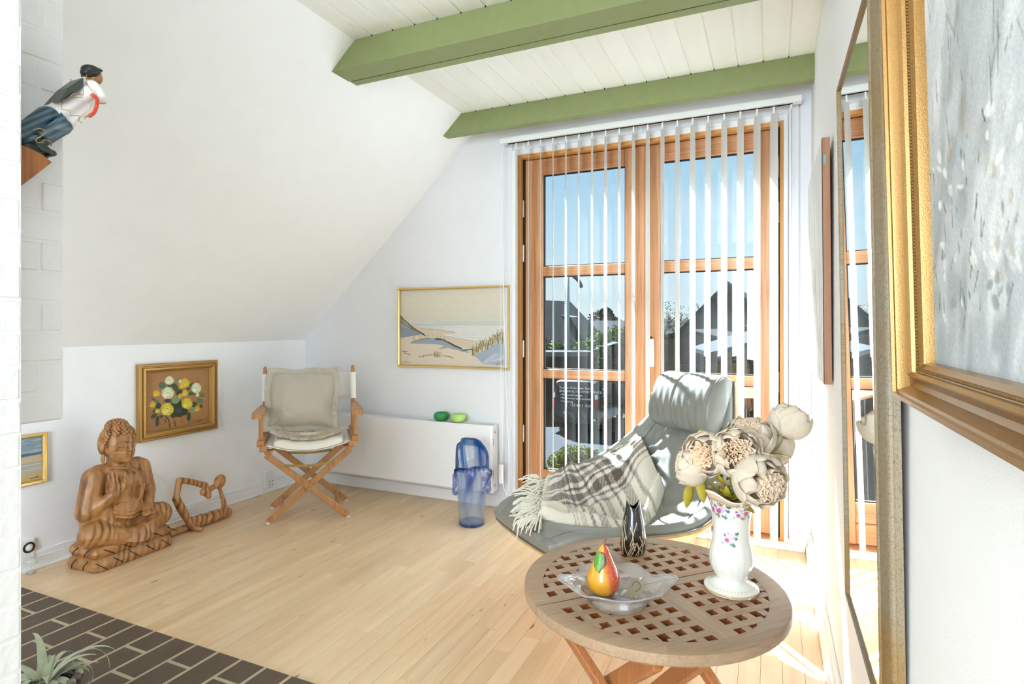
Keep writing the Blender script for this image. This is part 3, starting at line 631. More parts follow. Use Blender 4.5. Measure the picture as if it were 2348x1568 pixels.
rose(590, 950, 130, '#d5c645', '#e8df77', '#9d9128'); rose(960, 850, 115, '#d8c23a', '#e6d95f', '#a08d1f'); rose(830, 425, 40, '#d9cfae', '#e5dcc2', '#a09070')
for i in range(46): a = 440+random.uniform(0, 820); p.line([(a, 1200+random.uniform(-60, 70)), (a+random.uniform(-40, 40), 1200+random.uniform(-60, 80))], random.uniform(5, 14), random.choice(('#8c7a3f', '#6d5a33', '#b39a52', '#3f3a26', '#7c5a34')), .75)
for i in range(17): p.line([(1070+i*17, 1190-i*3+9*(-1)**i), (1084+i*17, 1190-i*3)], 7, '#56301f')
p.noise(.05, 15)
xq = XL+.009; canvas('canvas', [(xq, ya+.052, z1-.052), (xq, yb_-.052, z1-.052), (xq, yb_-.052, z0+.052), (xq, ya+.052, z0+.052)], [(225, 245), (1392, 203), (1386, 1190), (222, 1378)], p, 230, 210, m_paint, fl, .0015, (1, 0, 0))
# --- small seascape half hidden by the chimney
ya, yb_, z0, z1 = 1.255, 1.613, .402, .640
sm = thing('framed_painting', 'small seascape in gold frame low on the wall beside the chimney', 'painting', (XL, (ya+yb_)/2, z0))
frame_profile('frame', [(XL, ya, z1), (XL, yb_, z1), (XL, yb_, z0), (XL, ya, z0)], (1, 0, 0), [(0, .001), (0, .018), (.003, .020), (.012, .018), (.017, .011), (.018, .004), (.018, .001)], m_brass, sm)
p = Pic(300, 200, '#8fa4b0', 1.0)
p.poly([(0, 0), (300, 0), (300, 60), (0, 60)], '#8195a4'); 
for i in range(30): p.ell(random.uniform(0, 300), random.uniform(5, 65), random.uniform(10, 40), random.uniform(3, 8), random.uniform(-8, 8), random.choice(('#b3bec2', '#8ea2af', '#a5b2b8', '#77909f')), .6, .7)
p.poly([(0, 66), (300, 72), (300, 84), (0, 80)], '#4d6375'); p.poly([(0, 80), (300, 84), (300, 200), (0, 200)], '#b8b6b0')
for i in range(26): y_ = 86+i*4.4; p.line([(0, y_+random.uniform(-4, 4)), (150, y_), (300, y_+random.uniform(-4, 4))], 5, random.choice(('#c3a873', '#c9c5bb', '#a8abad', '#8b909a', '#cbb37e')), .75)
p.poly([(0, 168), (300, 160), (300, 200), (0, 200)], '#c7a666', .8); p.line([(255, 188), (285, 186)], 4, '#4b4434')
p.noise(.05, 21)
xq = XL+.005; canvas('canvas', [(xq, ya+.017, z1-.017), (xq, yb_-.017, z1-.017), (xq, yb_-.017, z0+.017), (xq, ya+.017, z0+.017)], [(0, 0), (299, 0), (299, 199), (0, 199)], p, 130, 90, m_paint, sm)
# --- unframed canvas on the right wall
def lean(o_corners, xbase, zbase, ang): return [(x-(z-zbase)*math.tan(ang), y, z) for x, y, z in o_corners]
cv = thing('canvas_painting', 'pale unframed canvas with brown wooden edges hung between the door and the mirror', 'painting', (XR, 2.55, .95))
yn, yf, z0, z1 = 2.165, 2.92, .955, 1.772; xa, xbk = XR-.024, XR-.001
ln = math.radians(.5)
cc = lambda x, y, z: (x-(z-z0)*math.tan(ln)-.004, y, z)
st = MB(); v = [cc(x, y, z) for x in (xa+.001, xbk) for y in (yn, yf) for z in (z0, z1)]; st.add(v, boxvf(0, 1, 0, 1, 0, 1)[1]); m_brownedge = wood('canvas_stretcher_wood', '#8f5f40', '#a97550', '#6d452c', axis=2, scale=10)
st.build('stretcher', m_brownedge, cv)
p = Pic(400, 430, '#e9e8e6', .8)
for i in range(160): x_, y_ = random.uniform(0, 400), random.uniform(0, 430); p.ell(x_, y_, random.uniform(6, 30), random.uniform(20, 80), random.uniform(-12, 12), random.choice(('#eef0f0', '#e2e2e0', '#dcdad5', '#e6dfd2', '#d5d9dc')), .6, .6)
for i in range(60): x_, y_ = random.uniform(0, 400), random.uniform(200, 430); p.line([(x_, y_), (x_+random.uniform(-8, 8), y_+random.uniform(10, 60))], random.uniform(2, 7), random.choice(('#8f8370', '#5f6a78', '#b9a27a', '#77807f', '#40444a')), .6)
xq = xa-.001; canvas('canvas', [cc(xq, yn+.001, z1-.001), cc(xq, yf-.001, z1-.001), cc(xq, yf-.001, z0+.001), cc(xq, yn+.001, z0+.001)], [(399, 0), (0, 0), (0, 429), (399, 429)], p, 120, 130, m_paint, cv)
m_tape = plain('turquoise_tape', '#5aa9b3', .6); MB().box(xa+.001-.0075, xa+.008-.0075, yn-.0008, yn, 1.685, 1.715).build('tape', m_tape, cv)
# --- tall mirror
m_mirror = plain('mirror_silver', '#f4f6f6', .0, metal=1.0); m_mirror.node_tree.nodes['Principled BSDF'].inputs['Roughness'].default_value = .0
yn, yf, z0, z1 = 1.030, 1.575, .490, 1.734; TL = math.radians(.9)
mir = thing('wall_mirror', 'tall wall mirror in crackled silver-gold frame leaning out at the top', 'mirror', (XR, (yn+yf)/2, z0))
zr = z0; wf_ = lambda x, y, z: V(XR-.002-(XR-x)-(z-zr)*math.tan(TL), y, z)
cor = [wf_(XR, yn, z1), wf_(XR, yf, z1), wf_(XR, yf, z0), wf_(XR, yn, z0)]
nm = V(-math.cos(TL), 0, -math.sin(TL))
def crackle():
    t = NT('crackled_silver_gilt'); mp = t.coord(); vz = t.n('TexVoronoi', Vector=t.n('Mapping', Vector=mp, Scale=(1, 1, .45)), Scale=330.0, p_feature='DISTANCE_TO_EDGE'); nz = t.n('TexNoise', Vector=mp, Scale=190.0, Detail=5.0, Roughness=.7); n2 = t.n('TexNoise', Vector=mp, Scale=4.0)
    c = t.mix(t.ramp(n2, [(.4, (0, 0, 0)), (.65, (1, 1, 1))]), rgba('#978a75'), rgba('#98794a'))
    c = t.mix(t.ramp(vz, [(.0, (.8, .8, .8)), (.05, (0, 0, 0))]), c, rgba('#5f5444')); c = t.mix(t.ramp(nz, [(.38, (.7, .7, .7)), (.46, (0, 0, 0))]), c, rgba('#6d6250'))
    return t.fin(t.n('BsdfPrincipled', Base_Color=c, Roughness=.5, Metallic=.15, Normal=t.bump(nz, .2, .001)))
m_crack = crackle()
frame_profile('frame', cor, nm, [(0, .001), (0, .010), (.0015, .012), (.002, .016), (.004, .0185), (.006, .0185), (.008, .0200), (.030, .0262), (.034, .0265), (.036, .0292), (.039, .0298), (.0405, .027), (.0405, .001)], m_crack, mir)
ins = .040; e = [c+nm*.0245 for c in cor]; sgn = [(1, -1), (-1, -1), (-1, 1), (1, 1)]; tz = V(math.tan(TL)*-1, 0, 1)
q = [e[i]+V(0, sgn[i][0]*ins, 0)+tz*sgn[i][1]*ins for i in range(4)]; q2 = [p_-nm*.004 for p_ in q]
mk('mirror_glass', q+q2, [(0, 1, 2, 3), (7, 6, 5, 4), (0, 4, 5, 1), (1, 5, 6, 2), (2, 6, 7, 3), (3, 7, 4, 0)], m_mirror, mir, False, raw=True)
bk = [c+nm*.0015+V(0, sgn[i][0]*.004, 0)+tz*sgn[i][1]*.004 for i, c in enumerate(cor)]; b2 = [p_+nm*.006 for p_ in bk]
mk('back_board', bk+b2, [(0, 1, 2, 3), (7, 6, 5, 4), (0, 4, 5, 1), (1, 5, 6, 2), (2, 6, 7, 3), (3, 7, 4, 0)], m_brownedge, mir, False, raw=True)
# --- big gilt painting by the camera
yn, yf, z0, z1 = .16, .848, 1.063, 1.86; TL = math.radians(1.4)
big = thing('framed_painting', 'large grey and white abstract painting in broad gilt frame, nearest on the right wall', 'painting', (XR, (yn+yf)/2, z0))
off = .006; cor = [V(XR-off-(z-z0)*math.tan(TL), y, z) for y, z in ((yn, z1), (yf, z1), (yf, z0), (yn, z0))]; nm = V(-math.cos(TL), 0, -math.sin(TL)); tz = V(-math.tan(TL), 0, 1)
m_gold2 = plain('old_gilt', '#a37a42', .26, metal=.55, bump=.12, bscale=700, var=.18)
frame_profile('frame', cor, nm, [(0, .001), (0, .042), (.0015, .047), (.006, .0465), (.007, .043), (.010, .042), (.011, .038), (.015, .030), (.020, .027), (.025, .030), (.028, .034), (.030, .035), (.033, .031), (.0335, .027), (.039, .024), (.043, .021), (.044, .012), (.044, .001)], m_gold2, big)
bd = MB(); tot = [(yf-.0362, z0+.035, z1-.035, 'z'), (z0+.0362, yn+.035, yf-.035, 'y')]
for c0, a, b, ax in tot:
    for s_ in np.arange(a, b, .0040):
        y, z = (c0, s_) if ax == 'z' else (s_, c0); pt = V(XR-off-(z-z0)*math.tan(TL), y, z)+nm*.0255; bd.ell(pt, (.0022, .0020, .0020), n=(5, 4))
bd.build('bead_moulding', plain('dark_gilt_bead', '#7d5c2e', .5, metal=.4), big, smooth=True, kind='stuff')
p = Pic(700, 800, '#c5cace', .62)
for i in range(420):
    x_, y_ = random.uniform(0, 700), random.uniform(0, 800); t_ = y_/800; w_ = .5+.5*math.sin(x_/90+y_/160)
    c = random.choice(('#e9ebec', '#dfe3e6', '#d0d6da') if w_ > .35 else ('#a2a7a9', '#b9bfc2', '#98978f', '#b0b8be')); 
    if t_ < .3 and random.random() < .5: c = random.choice(('#a39d92', '#98948a', '#bdb8ae', '#7f817f'))
    if t_ > .85 and random.random() < .5: c = random.choice(('#a5aeb0', '#b6bfc2'))
    p.ell(x_, y_, random.uniform(10, 34), random.uniform(18, 80), random.uniform(5, 45), c, .6, .8)
for i in range(150):
    x_, y_ = random.uniform(0, 700), random.uniform(540, 740); p.ell(x_, y_, random.uniform(4, 16), random.uniform(3, 9), random.uniform(-50, 50), random.choice(('#eef0f0', '#dfe2e2', '#c9c3b8', '#f4f5f4', '#98a0a2')), .4, .85)
for i in range(130):
    x_, y_ = random.uniform(0, 700), random.uniform(240, 740); L = random.uniform(5, 24) if y_ > 500 else random.uniform(8, 60); a = random.uniform(.9, 2.3); p.line([(x_, y_), (x_+L*math.cos(a), y_+L*math.sin(a))], random.uniform(1.5, 4.5), random.choice(('#3c4146', '#565c60', '#6f6a58', '#2f343a')), .85 if y_ > 500 else .5)
p.noise(.05, 31); p.noise(.03, 32, 2, 1)
ins = .043; q = [c+nm*.010+V(0, s_[0]*ins, 0)+tz*s_[1]*ins for c, s_ in zip(cor, sgn)]
canvas('canvas', [q[1], q[0], q[3], q[2]], [(0, 0), (699, 0), (699, 799), (0, 799)], p, 300, 330, m_paint, big, .0016, tuple(nm))
# --- sockets
m_sock = plain('socket_white', '#ededec', .35); m_hole = plain('socket_hole', '#26211c', .8)
sk = thing('wall_socket', 'white double wall socket with switch low on the wall behind the director chair', 'socket', (XL, 2.94, .03))
b_ = MB(); b_.box(XL, XL+.030, 2.905, 2.982, .028, .150, .004); b_.build('back_box', m_sock, sk); MB().box(XL+.030, XL+.036, 2.922, 2.978, .036, .144, .003).build('face_plate', m_sock, sk)
for dz in (.052, .076):
    for dy in (2.938, 2.962): MB().ell((XL+.0362, dy, dz), (.0012, .004, .004), n=(8, 6)).build('socket_hole', m_hole, sk)
for dy in (2.924, 2.951): MB().box(XL+.036, XL+.039, dy, dy+.025, .098, .138, .002).build('rocker_switch', m_sock, sk)
sk = thing('wall_socket', 'white wall socket plate with black ring beside the chimney', 'socket', (XL, 1.54, .08))
MB().box(XL, XL+.016, 1.49, 1.562, .05, .150, .003).build('face_plate', m_sock, sk)
rg = MB(); a_ = np.linspace(0, 2*PI, 33); rg.tube([(XL+.017, 1.538+.021*math.cos(t_), .112+.021*math.sin(t_)) for t_ in a_], .0042, 6); rg.build('black_ring', m_hole, sk, smooth=True)
MB().ell((XL+.017, 1.538, .112), (.004, .015, .015)).build('white_disc', m_white, sk, smooth=True)
gl_t = pane_glass('clear_glass_ornament', (.96, .97, .97), 1.6, '#ffffff', .18)
orn = thing('glass_ornament', 'clear glass ornament on the floor under the ringed socket by the chimney', 'ornament', (XL+.05, 1.53, 0))
MB().lathe([(.001, .001), (.022, .002), (.004, .008), (.0035, .03), (.012, .036), (.026, .05), (.028, .062), (.02, .072), (.001, .077)], 20, (XL+.05, 1.53, 0)).build('bulb', gl_t, orn, smooth=True)
MB().tube([(XL+.05+.0*i, 1.53+.02*math.cos(t_), .045+.03*math.sin(t_)) for i, t_ in enumerate(np.linspace(-2.5, 1.0, 16))], .002, 6).build('rim_ring', gl_t, orn, smooth=True)
for (yy, zz, w_, h_, lb) in ((2.70, .10, .07, .125, 'white surface socket box on the right skirting, nearer the door'), (2.47, .10, .085, .085, 'white surface socket box on the right skirting, nearer the mirror')):
    s2 = thing('wall_socket', lb, 'socket', (XR, yy, zz)); MB().box(XR-.044, XR, yy-w_/2, yy+w_/2, zz, zz+h_, .004).build('back_box', m_sock, s2); MB().box(XR-.050, XR-.044, yy-w_/2+.006, yy+w_/2-.006, zz+.006, zz+h_-.006, .002).build('face_plate', m_sock, s2)
# --- radiator
m_rad = plain('radiator_enamel', '#f1f1f2', .35); m_vent = plain('radiator_shadow', '#77777a', .8)
rad = thing('radiator', 'white panel radiator on the gable wall under the dune painting', 'radiator', (-2.2, YG, .1))
RX0, RX1, RY0, RY1, RZ0, RZ1 = -2.86, -1.577, 3.195, 3.285, .118, .530
MB().box(RX0, RX1, RY0, RY0+.006, RZ0, RZ1-.004, .002).build('front_panel', m_rad, rad); MB().box(RX0, RX1, RY1-.012, RY1-.006, RZ0, RZ1-.004, .002).build('rear_panel', m_rad, rad)
for xs in (RX0-.006, RX1): 
    e_ = MB(); e_.box(xs, xs+.007, RY0+.002, RY1-.004, RZ0-.005, RZ1, .002); eo = e_.build('end_cover', m_rad, rad)
for z_ in (.155, .485): 
    pv, pf = lathevf([(.001, 0), (.008, 0), (.009, .004), (.001, .006)], 12); pv = np.array(pv); pv = np.stack([pv[:, 2], pv[:, 0], pv[:, 1]], 1)+V(RX1+.0065, RY0+.045, z_); mk('end_plug', pv, pf, plain('plug_steel', '#b9b9b5', .35, metal=.8), rad, raw=True)
for dy_, za, zb2 in ((.022, .40, .45), (.022, .20, .25)): MB().box(RX1+.007, RX1+.0078, RY0+dy_, RY0+dy_+.004, za, zb2).build('end_slot', m_vent, rad)
gr = MB(); gr.box(RX0, RX1, RY0, RY0+.010, RZ1-.004, RZ1, .001); gr.box(RX0, RX1, RY1-.014, RY1-.004, RZ1-.004, RZ1, .001)
for x_ in np.arange(RX0+.01, RX1, .0085): gr.box(x_, x_+.0035, RY0+.008, RY1-.012, RZ1-.003, RZ1-.0005)
gr.build('top_grille', m_rad, rad)
MB().box(RX0+.01, RX1-.01, RY0+.02, RY1-.02, RZ0+.02, RZ1-.03).build('convector_core', m_vent, rad)
for x_ in (-2.6, -1.8): MB().box(x_, x_+.04, RY1-.008, YG-.0006, .16, .5).build('wall_bracket', m_rad, rad)
pipes = thing('heating_pipe', 'grey-white heating pipes running along the wall under the radiator', 'pipe', (-2.3, YG-.04, .08))
for z_, r_ in ((.098, .011),): MB().tube([(XL+.02, YG-.035, z_), (-1.62, YG-.035, z_)], r_, 12).build('pipe', m_rad, pipes, smooth=True)
pp = MB(); pp.tube(bez([(-1.63, YG-.035, .098), (-1.60, YG-.035, .098), (-1.595, YG-.04, .13)], 8), .011, 10); pp.build('pipe_bend', m_rad, pipes, smooth=True)
for x_ in (-3.0, -2.3, -1.75): MB().box(x_, x_+.02, YG-.046, YG-.013, .082, .10, .003).build('pipe_clip', m_rad, pipes)
def glass_bowl(name, label, c, px, mat):
    o = tag(MB().lathe([(.001, .006), (.02, .003), (.03, .001), (.042, .008), (.050, .022), (.0505, .034), (.045, .048), (.036, .054), (.031, .0545), (.029, .050), (.033, .042), (.034, .030), (.026, .016), (.012, .012), (.001, .0118)], 40, c).build(name, mat, None, smooth=True), label, 'bowl')
    return o
bz = RZ1+.0002
glass_bowl('tealight_bowl', 'dark green matte round bowl on the radiator, left of the lime one', (onY(1012, 960, 3.245)[0], 3.245, bz), 0, plain('dark_green_silicone', '#2f8f4f', .55))
glass_bowl('tealight_bowl', 'lime green matte round bowl on the radiator, right of the dark green one', (onY(1051, 964, 3.238)[0], 3.238, bz), 0, plain('lime_green_silicone', '#b3da7c', .55))
# power cable coil on the floor by the radiator end
cb = MB(); cb.tube(bez([(-1.44, 3.27, .004), (-1.40, 3.24, .004), (-1.37, 3.20, .02), (-1.42, 3.18, .004), (-1.47, 3.20, .004), (-1.43, 3.14, .004), (-1.33, 3.10, .004), (-1.25, 3.12, .004)], 40), .0035, 6)
tag(cb.build('power_cable', m_white, None, smooth=True), 'white power cable lying on the floor by the blue glass vase', 'cable')
# ================================================================== DIRECTOR CHAIR
m_teak = wood('oiled_teak', '#b07a4a', '#c6925f', '#8a5a33', axis=2, scale=16, stretch=.08, rough=.4, rand=.08)
m_canvas = plain('white_canvas', '#f1efea', .85, bump=.2, bscale=500); m_brassd = plain('aged_brass', '#a88f52', .35, metal=.85); m_felt = plain('felt_pad', '#e9e6df', .9)
wa = math.radians(42.5); setframe((-2.594, 2.735, 0), (math.cos(wa), math.sin(wa), 0), (-math.sin(wa), math.cos(wa), 0))
dc = thing('director_chair', 'folding teak director chair with white canvas back in the corner', 'chair', (-2.594, 2.735, 0))
HW, HD = .222, .158
for d_, sg in ((-HD, 1), (HD, -1)):
    for k_, s_ in ((0, 1), (1, -1)):
        dd = d_+(.011 if k_ == 0 else -.011)*sg
        p0, p1 = V(-s_*HW, dd, .012), V(s_*(HW+.012), dd, .405)
        MB().bar(p0, p1, .018, .036, (0, 1, 0), .003).build('leg', m_teak, dc)
        MB().lathe([(.001, 0), (.012, 0), (.012, .008), (.001, .008)], 12, (-s_*HW, dd, .0)).build('foot_pad', m_felt, dc, smooth=False)
    bp = MB(); v_, f_ = lathevf([(.001, 0), (.005, 0), (.005, .05), (.001, .052)], 10); v_ = np.array(v_); v_ = np.stack([v_[:, 0], v_[:, 2]-.026, v_[:, 1]], 1)+V(0, d_, .208); bp.add(v_, f_); bp.build('pivot_bolt', m_brassd, dc, smooth=True)
    zb = .325; bb_ = MB()
    for s_ in (-1, 1): bb_.bar((s_*.004, d_-.024*sg, zb+.002), (s_*.135, d_-.024*sg, zb+.012), .003, .016, (0, 1, 0), .001)
    bo = bb_.build('folding_stay', m_brassd, dc)
    rv = MB()
    for a_ in (-.128, 0, .128): rv.ell((a_, d_-.027*sg, zb+.004+abs(a_)*.06), (.0065, .004, .0065), n=(10, 6))
    rv.build('stay_rivet', m_brassd, dc, smooth=True)
for s_ in (-1, 1):
    MB().tube([(s_*HW*.72, -HD+.0, .065), (s_*HW*.72, HD, .065)], .0115, 12).build('stretcher_dowel', m_teak, dc, smooth=False, auto=40)
    MB().box(s_*.246-.021, s_*.246+.021, -.205, .215, .428, .462, .004).build('seat_rail', m_teak, dc)
    for d_ in (-HD, HD):
        gz = MB(); v_ = [(s_*.222-.028, d_-.022, .43), (s_*.222+.03, d_-.022, .43), (s_*.222+.0, d_-.022, .375)]; v_ += [(a_, b_+.044, c_) for a_, b_, c_ in v_]; gz.add(v_, [(0, 1, 2), (5, 4, 3), (0, 3, 4, 1), (1, 4, 5, 2), (2, 5, 3, 0)]); gz.build('hinge_block', m_teak, dc)
        MB().ell((s_*.222, d_-.024, .415), (.005, .003, .005), n=(8, 6)).build('bolt_head', m_brassd, dc, smooth=True)
    MB().lathe([(.0125, .455), (.0125, .632)], 14, (s_*.262, -.150, 0), (True, True)).build('arm_post', m_teak, dc, auto=40)
    MB().box(s_*.262-.020, s_*.262+.020, -.190, .21, .455, .488, .004).build('arm_base', m_teak, dc)
    MB().box(s_*.266-.0115, s_*.266+.0115, .148, .182, .455, .872, .005).build('back_post', m_teak, dc)
    v_, f_ = lathevf([(.0112, 0), (.0112, .012), (.007, .022), (.001, .024)], 12); MB().add(np.array(v_)+V(s_*.266, .165, .868), f_).build('post_cap', m_teak, dc, auto=40)
    ar = MB(); n_ = 12; prof = []
    yy = np.linspace(-.262, .200, n_); wd = np.interp(yy, [-.262, -.2, -.05, .12, .2], [.030, .033, .029, .022, .018]); g = np.zeros((n_, 5, 3))
    for i in range(n_):
        for j in range(5): x_ = (j-2)/2; g[i, j] = (s_*.272+x_*wd[i], yy[i], .655-.004*abs(x_)**3-(.004 if i in (0, n_-1) else 0))
    v_, f_ = slab(g, np.broadcast_to(V(0, 0, 1), g.shape), .024); mk('armrest', v_, f_, m_teak, dc, True, auto=35)
    sl_ = MB(); v_ = tubevf([(s_*.266, .165, .675), (s_*.266, .165, .845)], .0205, 14, True)[0:2]; sl_.add(*v_); sl_.build('back_sleeve', m_canvas, dc, auto=40)
g = np.zeros((24, 8, 3))
for i in range(24):
    for j in range(8): a_ = -1+2*i/23; g[i, j] = (a_*.262, .184+.022*(1-a_*a_)+.002*math.sin(i*1.7), .675+.17*j/7-.004*(1-a_*a_))
v_, f_ = slab(g, gnormals(g), .003); mk('canvas_back', v_, f_, m_canvas, dc)
g = np.zeros((24, 12, 3))
for i in range(24):
    for j in range(12): a_ = -1+2*i/23; g[i, j] = (a_*.236, -.195+.40*j/11, .464-.045*(1-a_**2))
v_, f_ = slab(g, np.broadcast_to(V(0, 0, 1), g.shape), .003); mk('canvas_seat', v_, f_, m_canvas, dc)
# seat pad with a fluffy fleece
pad = thing('seat_pad', 'cream quilted seat pad topped with fluffy beige fleece on the director chair', 'cushion', np.array(XF @ Vector((0, 0, .43)))[:3])
m_pad = plain('cream_quilt', '#efe8da', .85, bump=.25, bscale=90, sheen=.2)
nu, nv = 40, 34; g = np.zeros((nu, nv, 3)); bt = np.zeros((nu, nv))
for i in range(nu):
    for j in range(nv):
        a_, b_ = -1+2*i/(nu-1), -1+2*j/(nv-1); x_, y_ = a_*.205*(1-.06*b_*b_), b_*.188*(1-.10*a_*a_)-.012
        e_ = max(0, 1-max(abs(a_), abs(b_))**8); q_ = .006*abs(math.sin(a_*7.5))+.004*abs(math.sin(b_*6))
        z_ = .468-.045*(1-(x_/.236)**2); g[i, j] = (x_, y_, z_+.002+.036*e_**.5+q_*e_*.7); bt[i, j] = .036*e_**.5+q_*e_*.7+.0005
v_, f_ = slab(g, np.broadcast_to(V(0, 0, 1), g.shape), bt); mk('quilted_cover', v_, f_, m_pad, pad)
fur = MB(); fv = []; ff = []
r2 = np.random.default_rng(5)
for k in range(8000):
    a_ = r2.uniform(-1, 1); b_ = r2.uniform(-1, 1)
    if a_*a_+b_*b_ > 1.0+.12*math.sin(9*math.atan2(b_, a_)): continue
    x_, y_ = a_*.190, b_*.105-.050+a_*.006; z_ = .468-.045*(1-(x_/.236)**2)+.036+.006
    th_ = r2.uniform(0, 2*PI); out = V(a_*.6+r2.normal(0, .45), b_*.5-.35+r2.normal(0, .45), 0); L = r2.uniform(.020, .042); sd_ = V(math.cos(th_), math.sin(th_), 0)*.0021
    p0 = V(x_, y_, z_+.006); p1 = p0+V(0, 0, .018)+out*L*.35; p2 = p1+out*L*.6+V(0, 0, r2.uniform(-.004, .006)); b0 = len(fv); fv += [p0-sd_, p0+sd_, p1+sd_*.8, p1-sd_*.8, p2]; ff += [(b0, b0+1, b0+2, b0+3), (b0+3, b0+2, b0+4)]
m_fur = NT('beige_fleece'); _i = m_fur.n('TexNoise', Vector=m_fur.coord(), Scale=40.0); _c = m_fur.mix(m_fur.ramp(_i, [(.35, (0, 0, 0)), (.65, (1, 1, 1))]), rgba('#ecdcc4'), rgba('#fbf2e2')); m_fur = m_fur.fin(m_fur.n('BsdfPrincipled', Base_Color=_c, Roughness=.9, Sheen_Weight=.3, Specular_IOR_Level=.1))
mk('fleece', fv, ff, m_fur, pad, False, kind='stuff')
fb = MB(); fb.ell((0, -.04, .468), (.175, .09, .026)); fb.build('fleece_backing', m_fur, pad, smooth=True)
# back cushion
m_cush = plain('champagne_velvet', '#bdb5a5', .5, bump=.12, bscale=150, sheen=.5); m_cush2 = plain('champagne_piping', '#b3a58a', .6, sheen=.4)
cu = thing('cushion', 'champagne velvet cushion with wide flange leaning on the director chair back', 'cushion', np.array(XF @ Vector((-.04, .05, .5)))[:3])
tilt = math.radians(16); cc_ = V(-.045, .085, .685); ux = V(math.cos(-.05), 0, -math.sin(-.05)*-1); uy = V(.05, math.sin(tilt), math.cos(tilt)); nn = np.cross(ux, uy); nn /= np.linalg.norm(nn)
if nn[1] > 0: nn = -nn
nu = nv = 60
def cush(side):
    g = np.zeros((nu, nv, 3))
    for i in range(nu):
        for j in range(nv):
            a_, b_ = -1+2*i/(nu-1), -1+2*j/(nv-1); sx_ = .218*(1-.05*b_*b_*(1-abs(a_)))+.006*math.sin(5*b_); x_ = a_*sx_; y_ = b_*.205*(1-.04*(1-a_*a_))+.012*a_*(b_ > 0)*b_+.005*math.sin(6*a_)
            r_ = max(abs(a_), abs(b_)); inn = .82; h = 0.003
            if r_ < inn:
                q1, q2 = 1-(abs(a_)/inn)**3.2, 1-(abs(b_)/inn)**3.2; h = .003+.072*(max(0, q1*q2))**.55
            h += .0035*math.sin(13*a_+4*b_*b_)*(r_ > .45)*(r_ < .95)+.003*math.sin(11*b_-5*a_)*(r_ > .4)
            if side > 0: h -= .004*math.exp(-(x_/.003)**2)
            if r_ > .84: h += .004*math.sin(16*(a_+b_))
            bend = -.05*(a_*a_)*side*0
            g[i, j] = cc_+ux*x_+uy*y_+nn*(h*side)
    return g
gf, gb = cush(1), cush(-1); top = gf.reshape(-1, 3); bot = gb.reshape(-1, 3); f_ = gridf(nu, nv); N = nu*nv
e_ = [(i*nv, (i+1)*nv) for i in range(nu-1)]+[((nu-1)*nv+j, (nu-1)*nv+j+1) for j in range(nv-1)]+[((i+1)*nv+nv-1, i*nv+nv-1) for i in range(nu-1)]+[(j+1, j) for j in range(nv-1)]
mk('cover', np.vstack([top, bot]), f_+[tuple(reversed([i+N for i in q])) for q in f_]+[(a, b, b+N, a+N) for a, b in e_], m_cush, cu)
pt = MB()
for s_ in (1,):
    k_ = .82; ring = []
    for t_ in np.linspace(0, 4, 97):
        q_ = int(t_) % 4; w_ = (t_-int(t_))*2-1; a_, b_ = ((w_, -1), (1, w_), (-w_, 1), (-1, -w_))[q_]; i, j = (a_*k_+1)/2*(nu-1), (b_*k_+1)/2*(nv-1); ring.append(gf[int(round(i)), int(round(j))]+nn*.001)
    pt.tube(ring, .0022, 6)
pt.build('stitched_edge', m_cush2, cu, smooth=True)
resetframe()

# ================================================================== LOUNGE CHAIR
FM = V(-.875, 2.0, 0); U = V(.63, .777, 0); U /= np.linalg.norm(U); VV = V(U[1], -U[0], 0)
ppr = bez([(0, .392), (.10, .408), (.25, .385), (.40, .352), (.53, .352), (.655, .415), (.755, .53), (.83, .66), (.885, .79), (.925, .92)], 200)
phw = bez([(.238,), (.285,), (.352,), (.412,), (.432,), (.408,), (.345,), (.275,), (.215,), (.165,)], 200)[:, 0]
per = bez([(.0,), (.025,), (.075,), (.115,), (.135,), (.12,), (.085,), (.05,), (.028,), (.015,)], 200)[:, 0]
ptn = np.gradient(ppr, axis=0); ptn /= np.linalg.norm(ptn, axis=1)[:, None]; pnr = np.stack([-ptn[:, 1], ptn[:, 0]], 1)
def chair_pt(s, t):
    i = np.clip(np.asarray(s, float), 0, 1)*199; f = lambda a: np.interp(i, np.arange(200), a)
    u, z, hw, er, nu_, nz_ = f(ppr[:, 0]), f(ppr[:, 1]), f(phw), f(per), f(pnr[:, 0]), f(pnr[:, 1]); at = np.abs(t)
    lat = hw*t*(1-.05*at**3); ri = er*at**2.6
    return FM+U*(u+nu_*ri)[..., None]+VV*lat[..., None]+V(0, 0, 1)*(z+nz_*ri)[..., None]
def rounded(n, p=.75):
    x = np.linspace(-1, 1, n); return np.sign(x)*(1-(1-np.abs(x))**(1/p)) if False else np.sin(x*PI/2)*.55+x*.45
ns, nt = 110, 71; ss = (rounded(ns)+1)/2; tt = rounded(nt)
SS, TT = np.meshgrid(ss, tt, indexing='ij'); G0 = chair_pt(SS, TT); NN = gnormals(G0)
if NN[40, 35, 2] < 0: NN = -NN
WID = np.interp(SS*199, np.arange(200), phw); LEN = 1.36
de = np.minimum((1-np.abs(TT))*WID, np.minimum(SS, 1-SS)*LEN); Rr = .024
drop = np.where(de < Rr, Rr-np.sqrt(np.maximum(0, Rr**2-(Rr-de)**2)), 0)
w1 = .0035*np.sin(SS*95+6*TT**2+2*np.sin(TT*9))*np.exp(-((SS-.62)/.22)**2)*(np.abs(TT) < .72)+.002*np.sin(TT*38+SS*20)*np.exp(-((SS-.85)/.2)**2)+.0022*np.sin(SS*60-TT*25)*np.exp(-((SS-.12)/.12)**2)
lift = .012*np.cos(np.clip(TT/.72, -1, 1)*PI/2)+w1-.007*np.exp(-((np.abs(TT)-.72)/.018)**2)-.005*np.exp(-((SS-.30)/.006)**2)*(np.abs(TT) < .72)-.004*np.exp(-((SS-.045)/.006)**2)
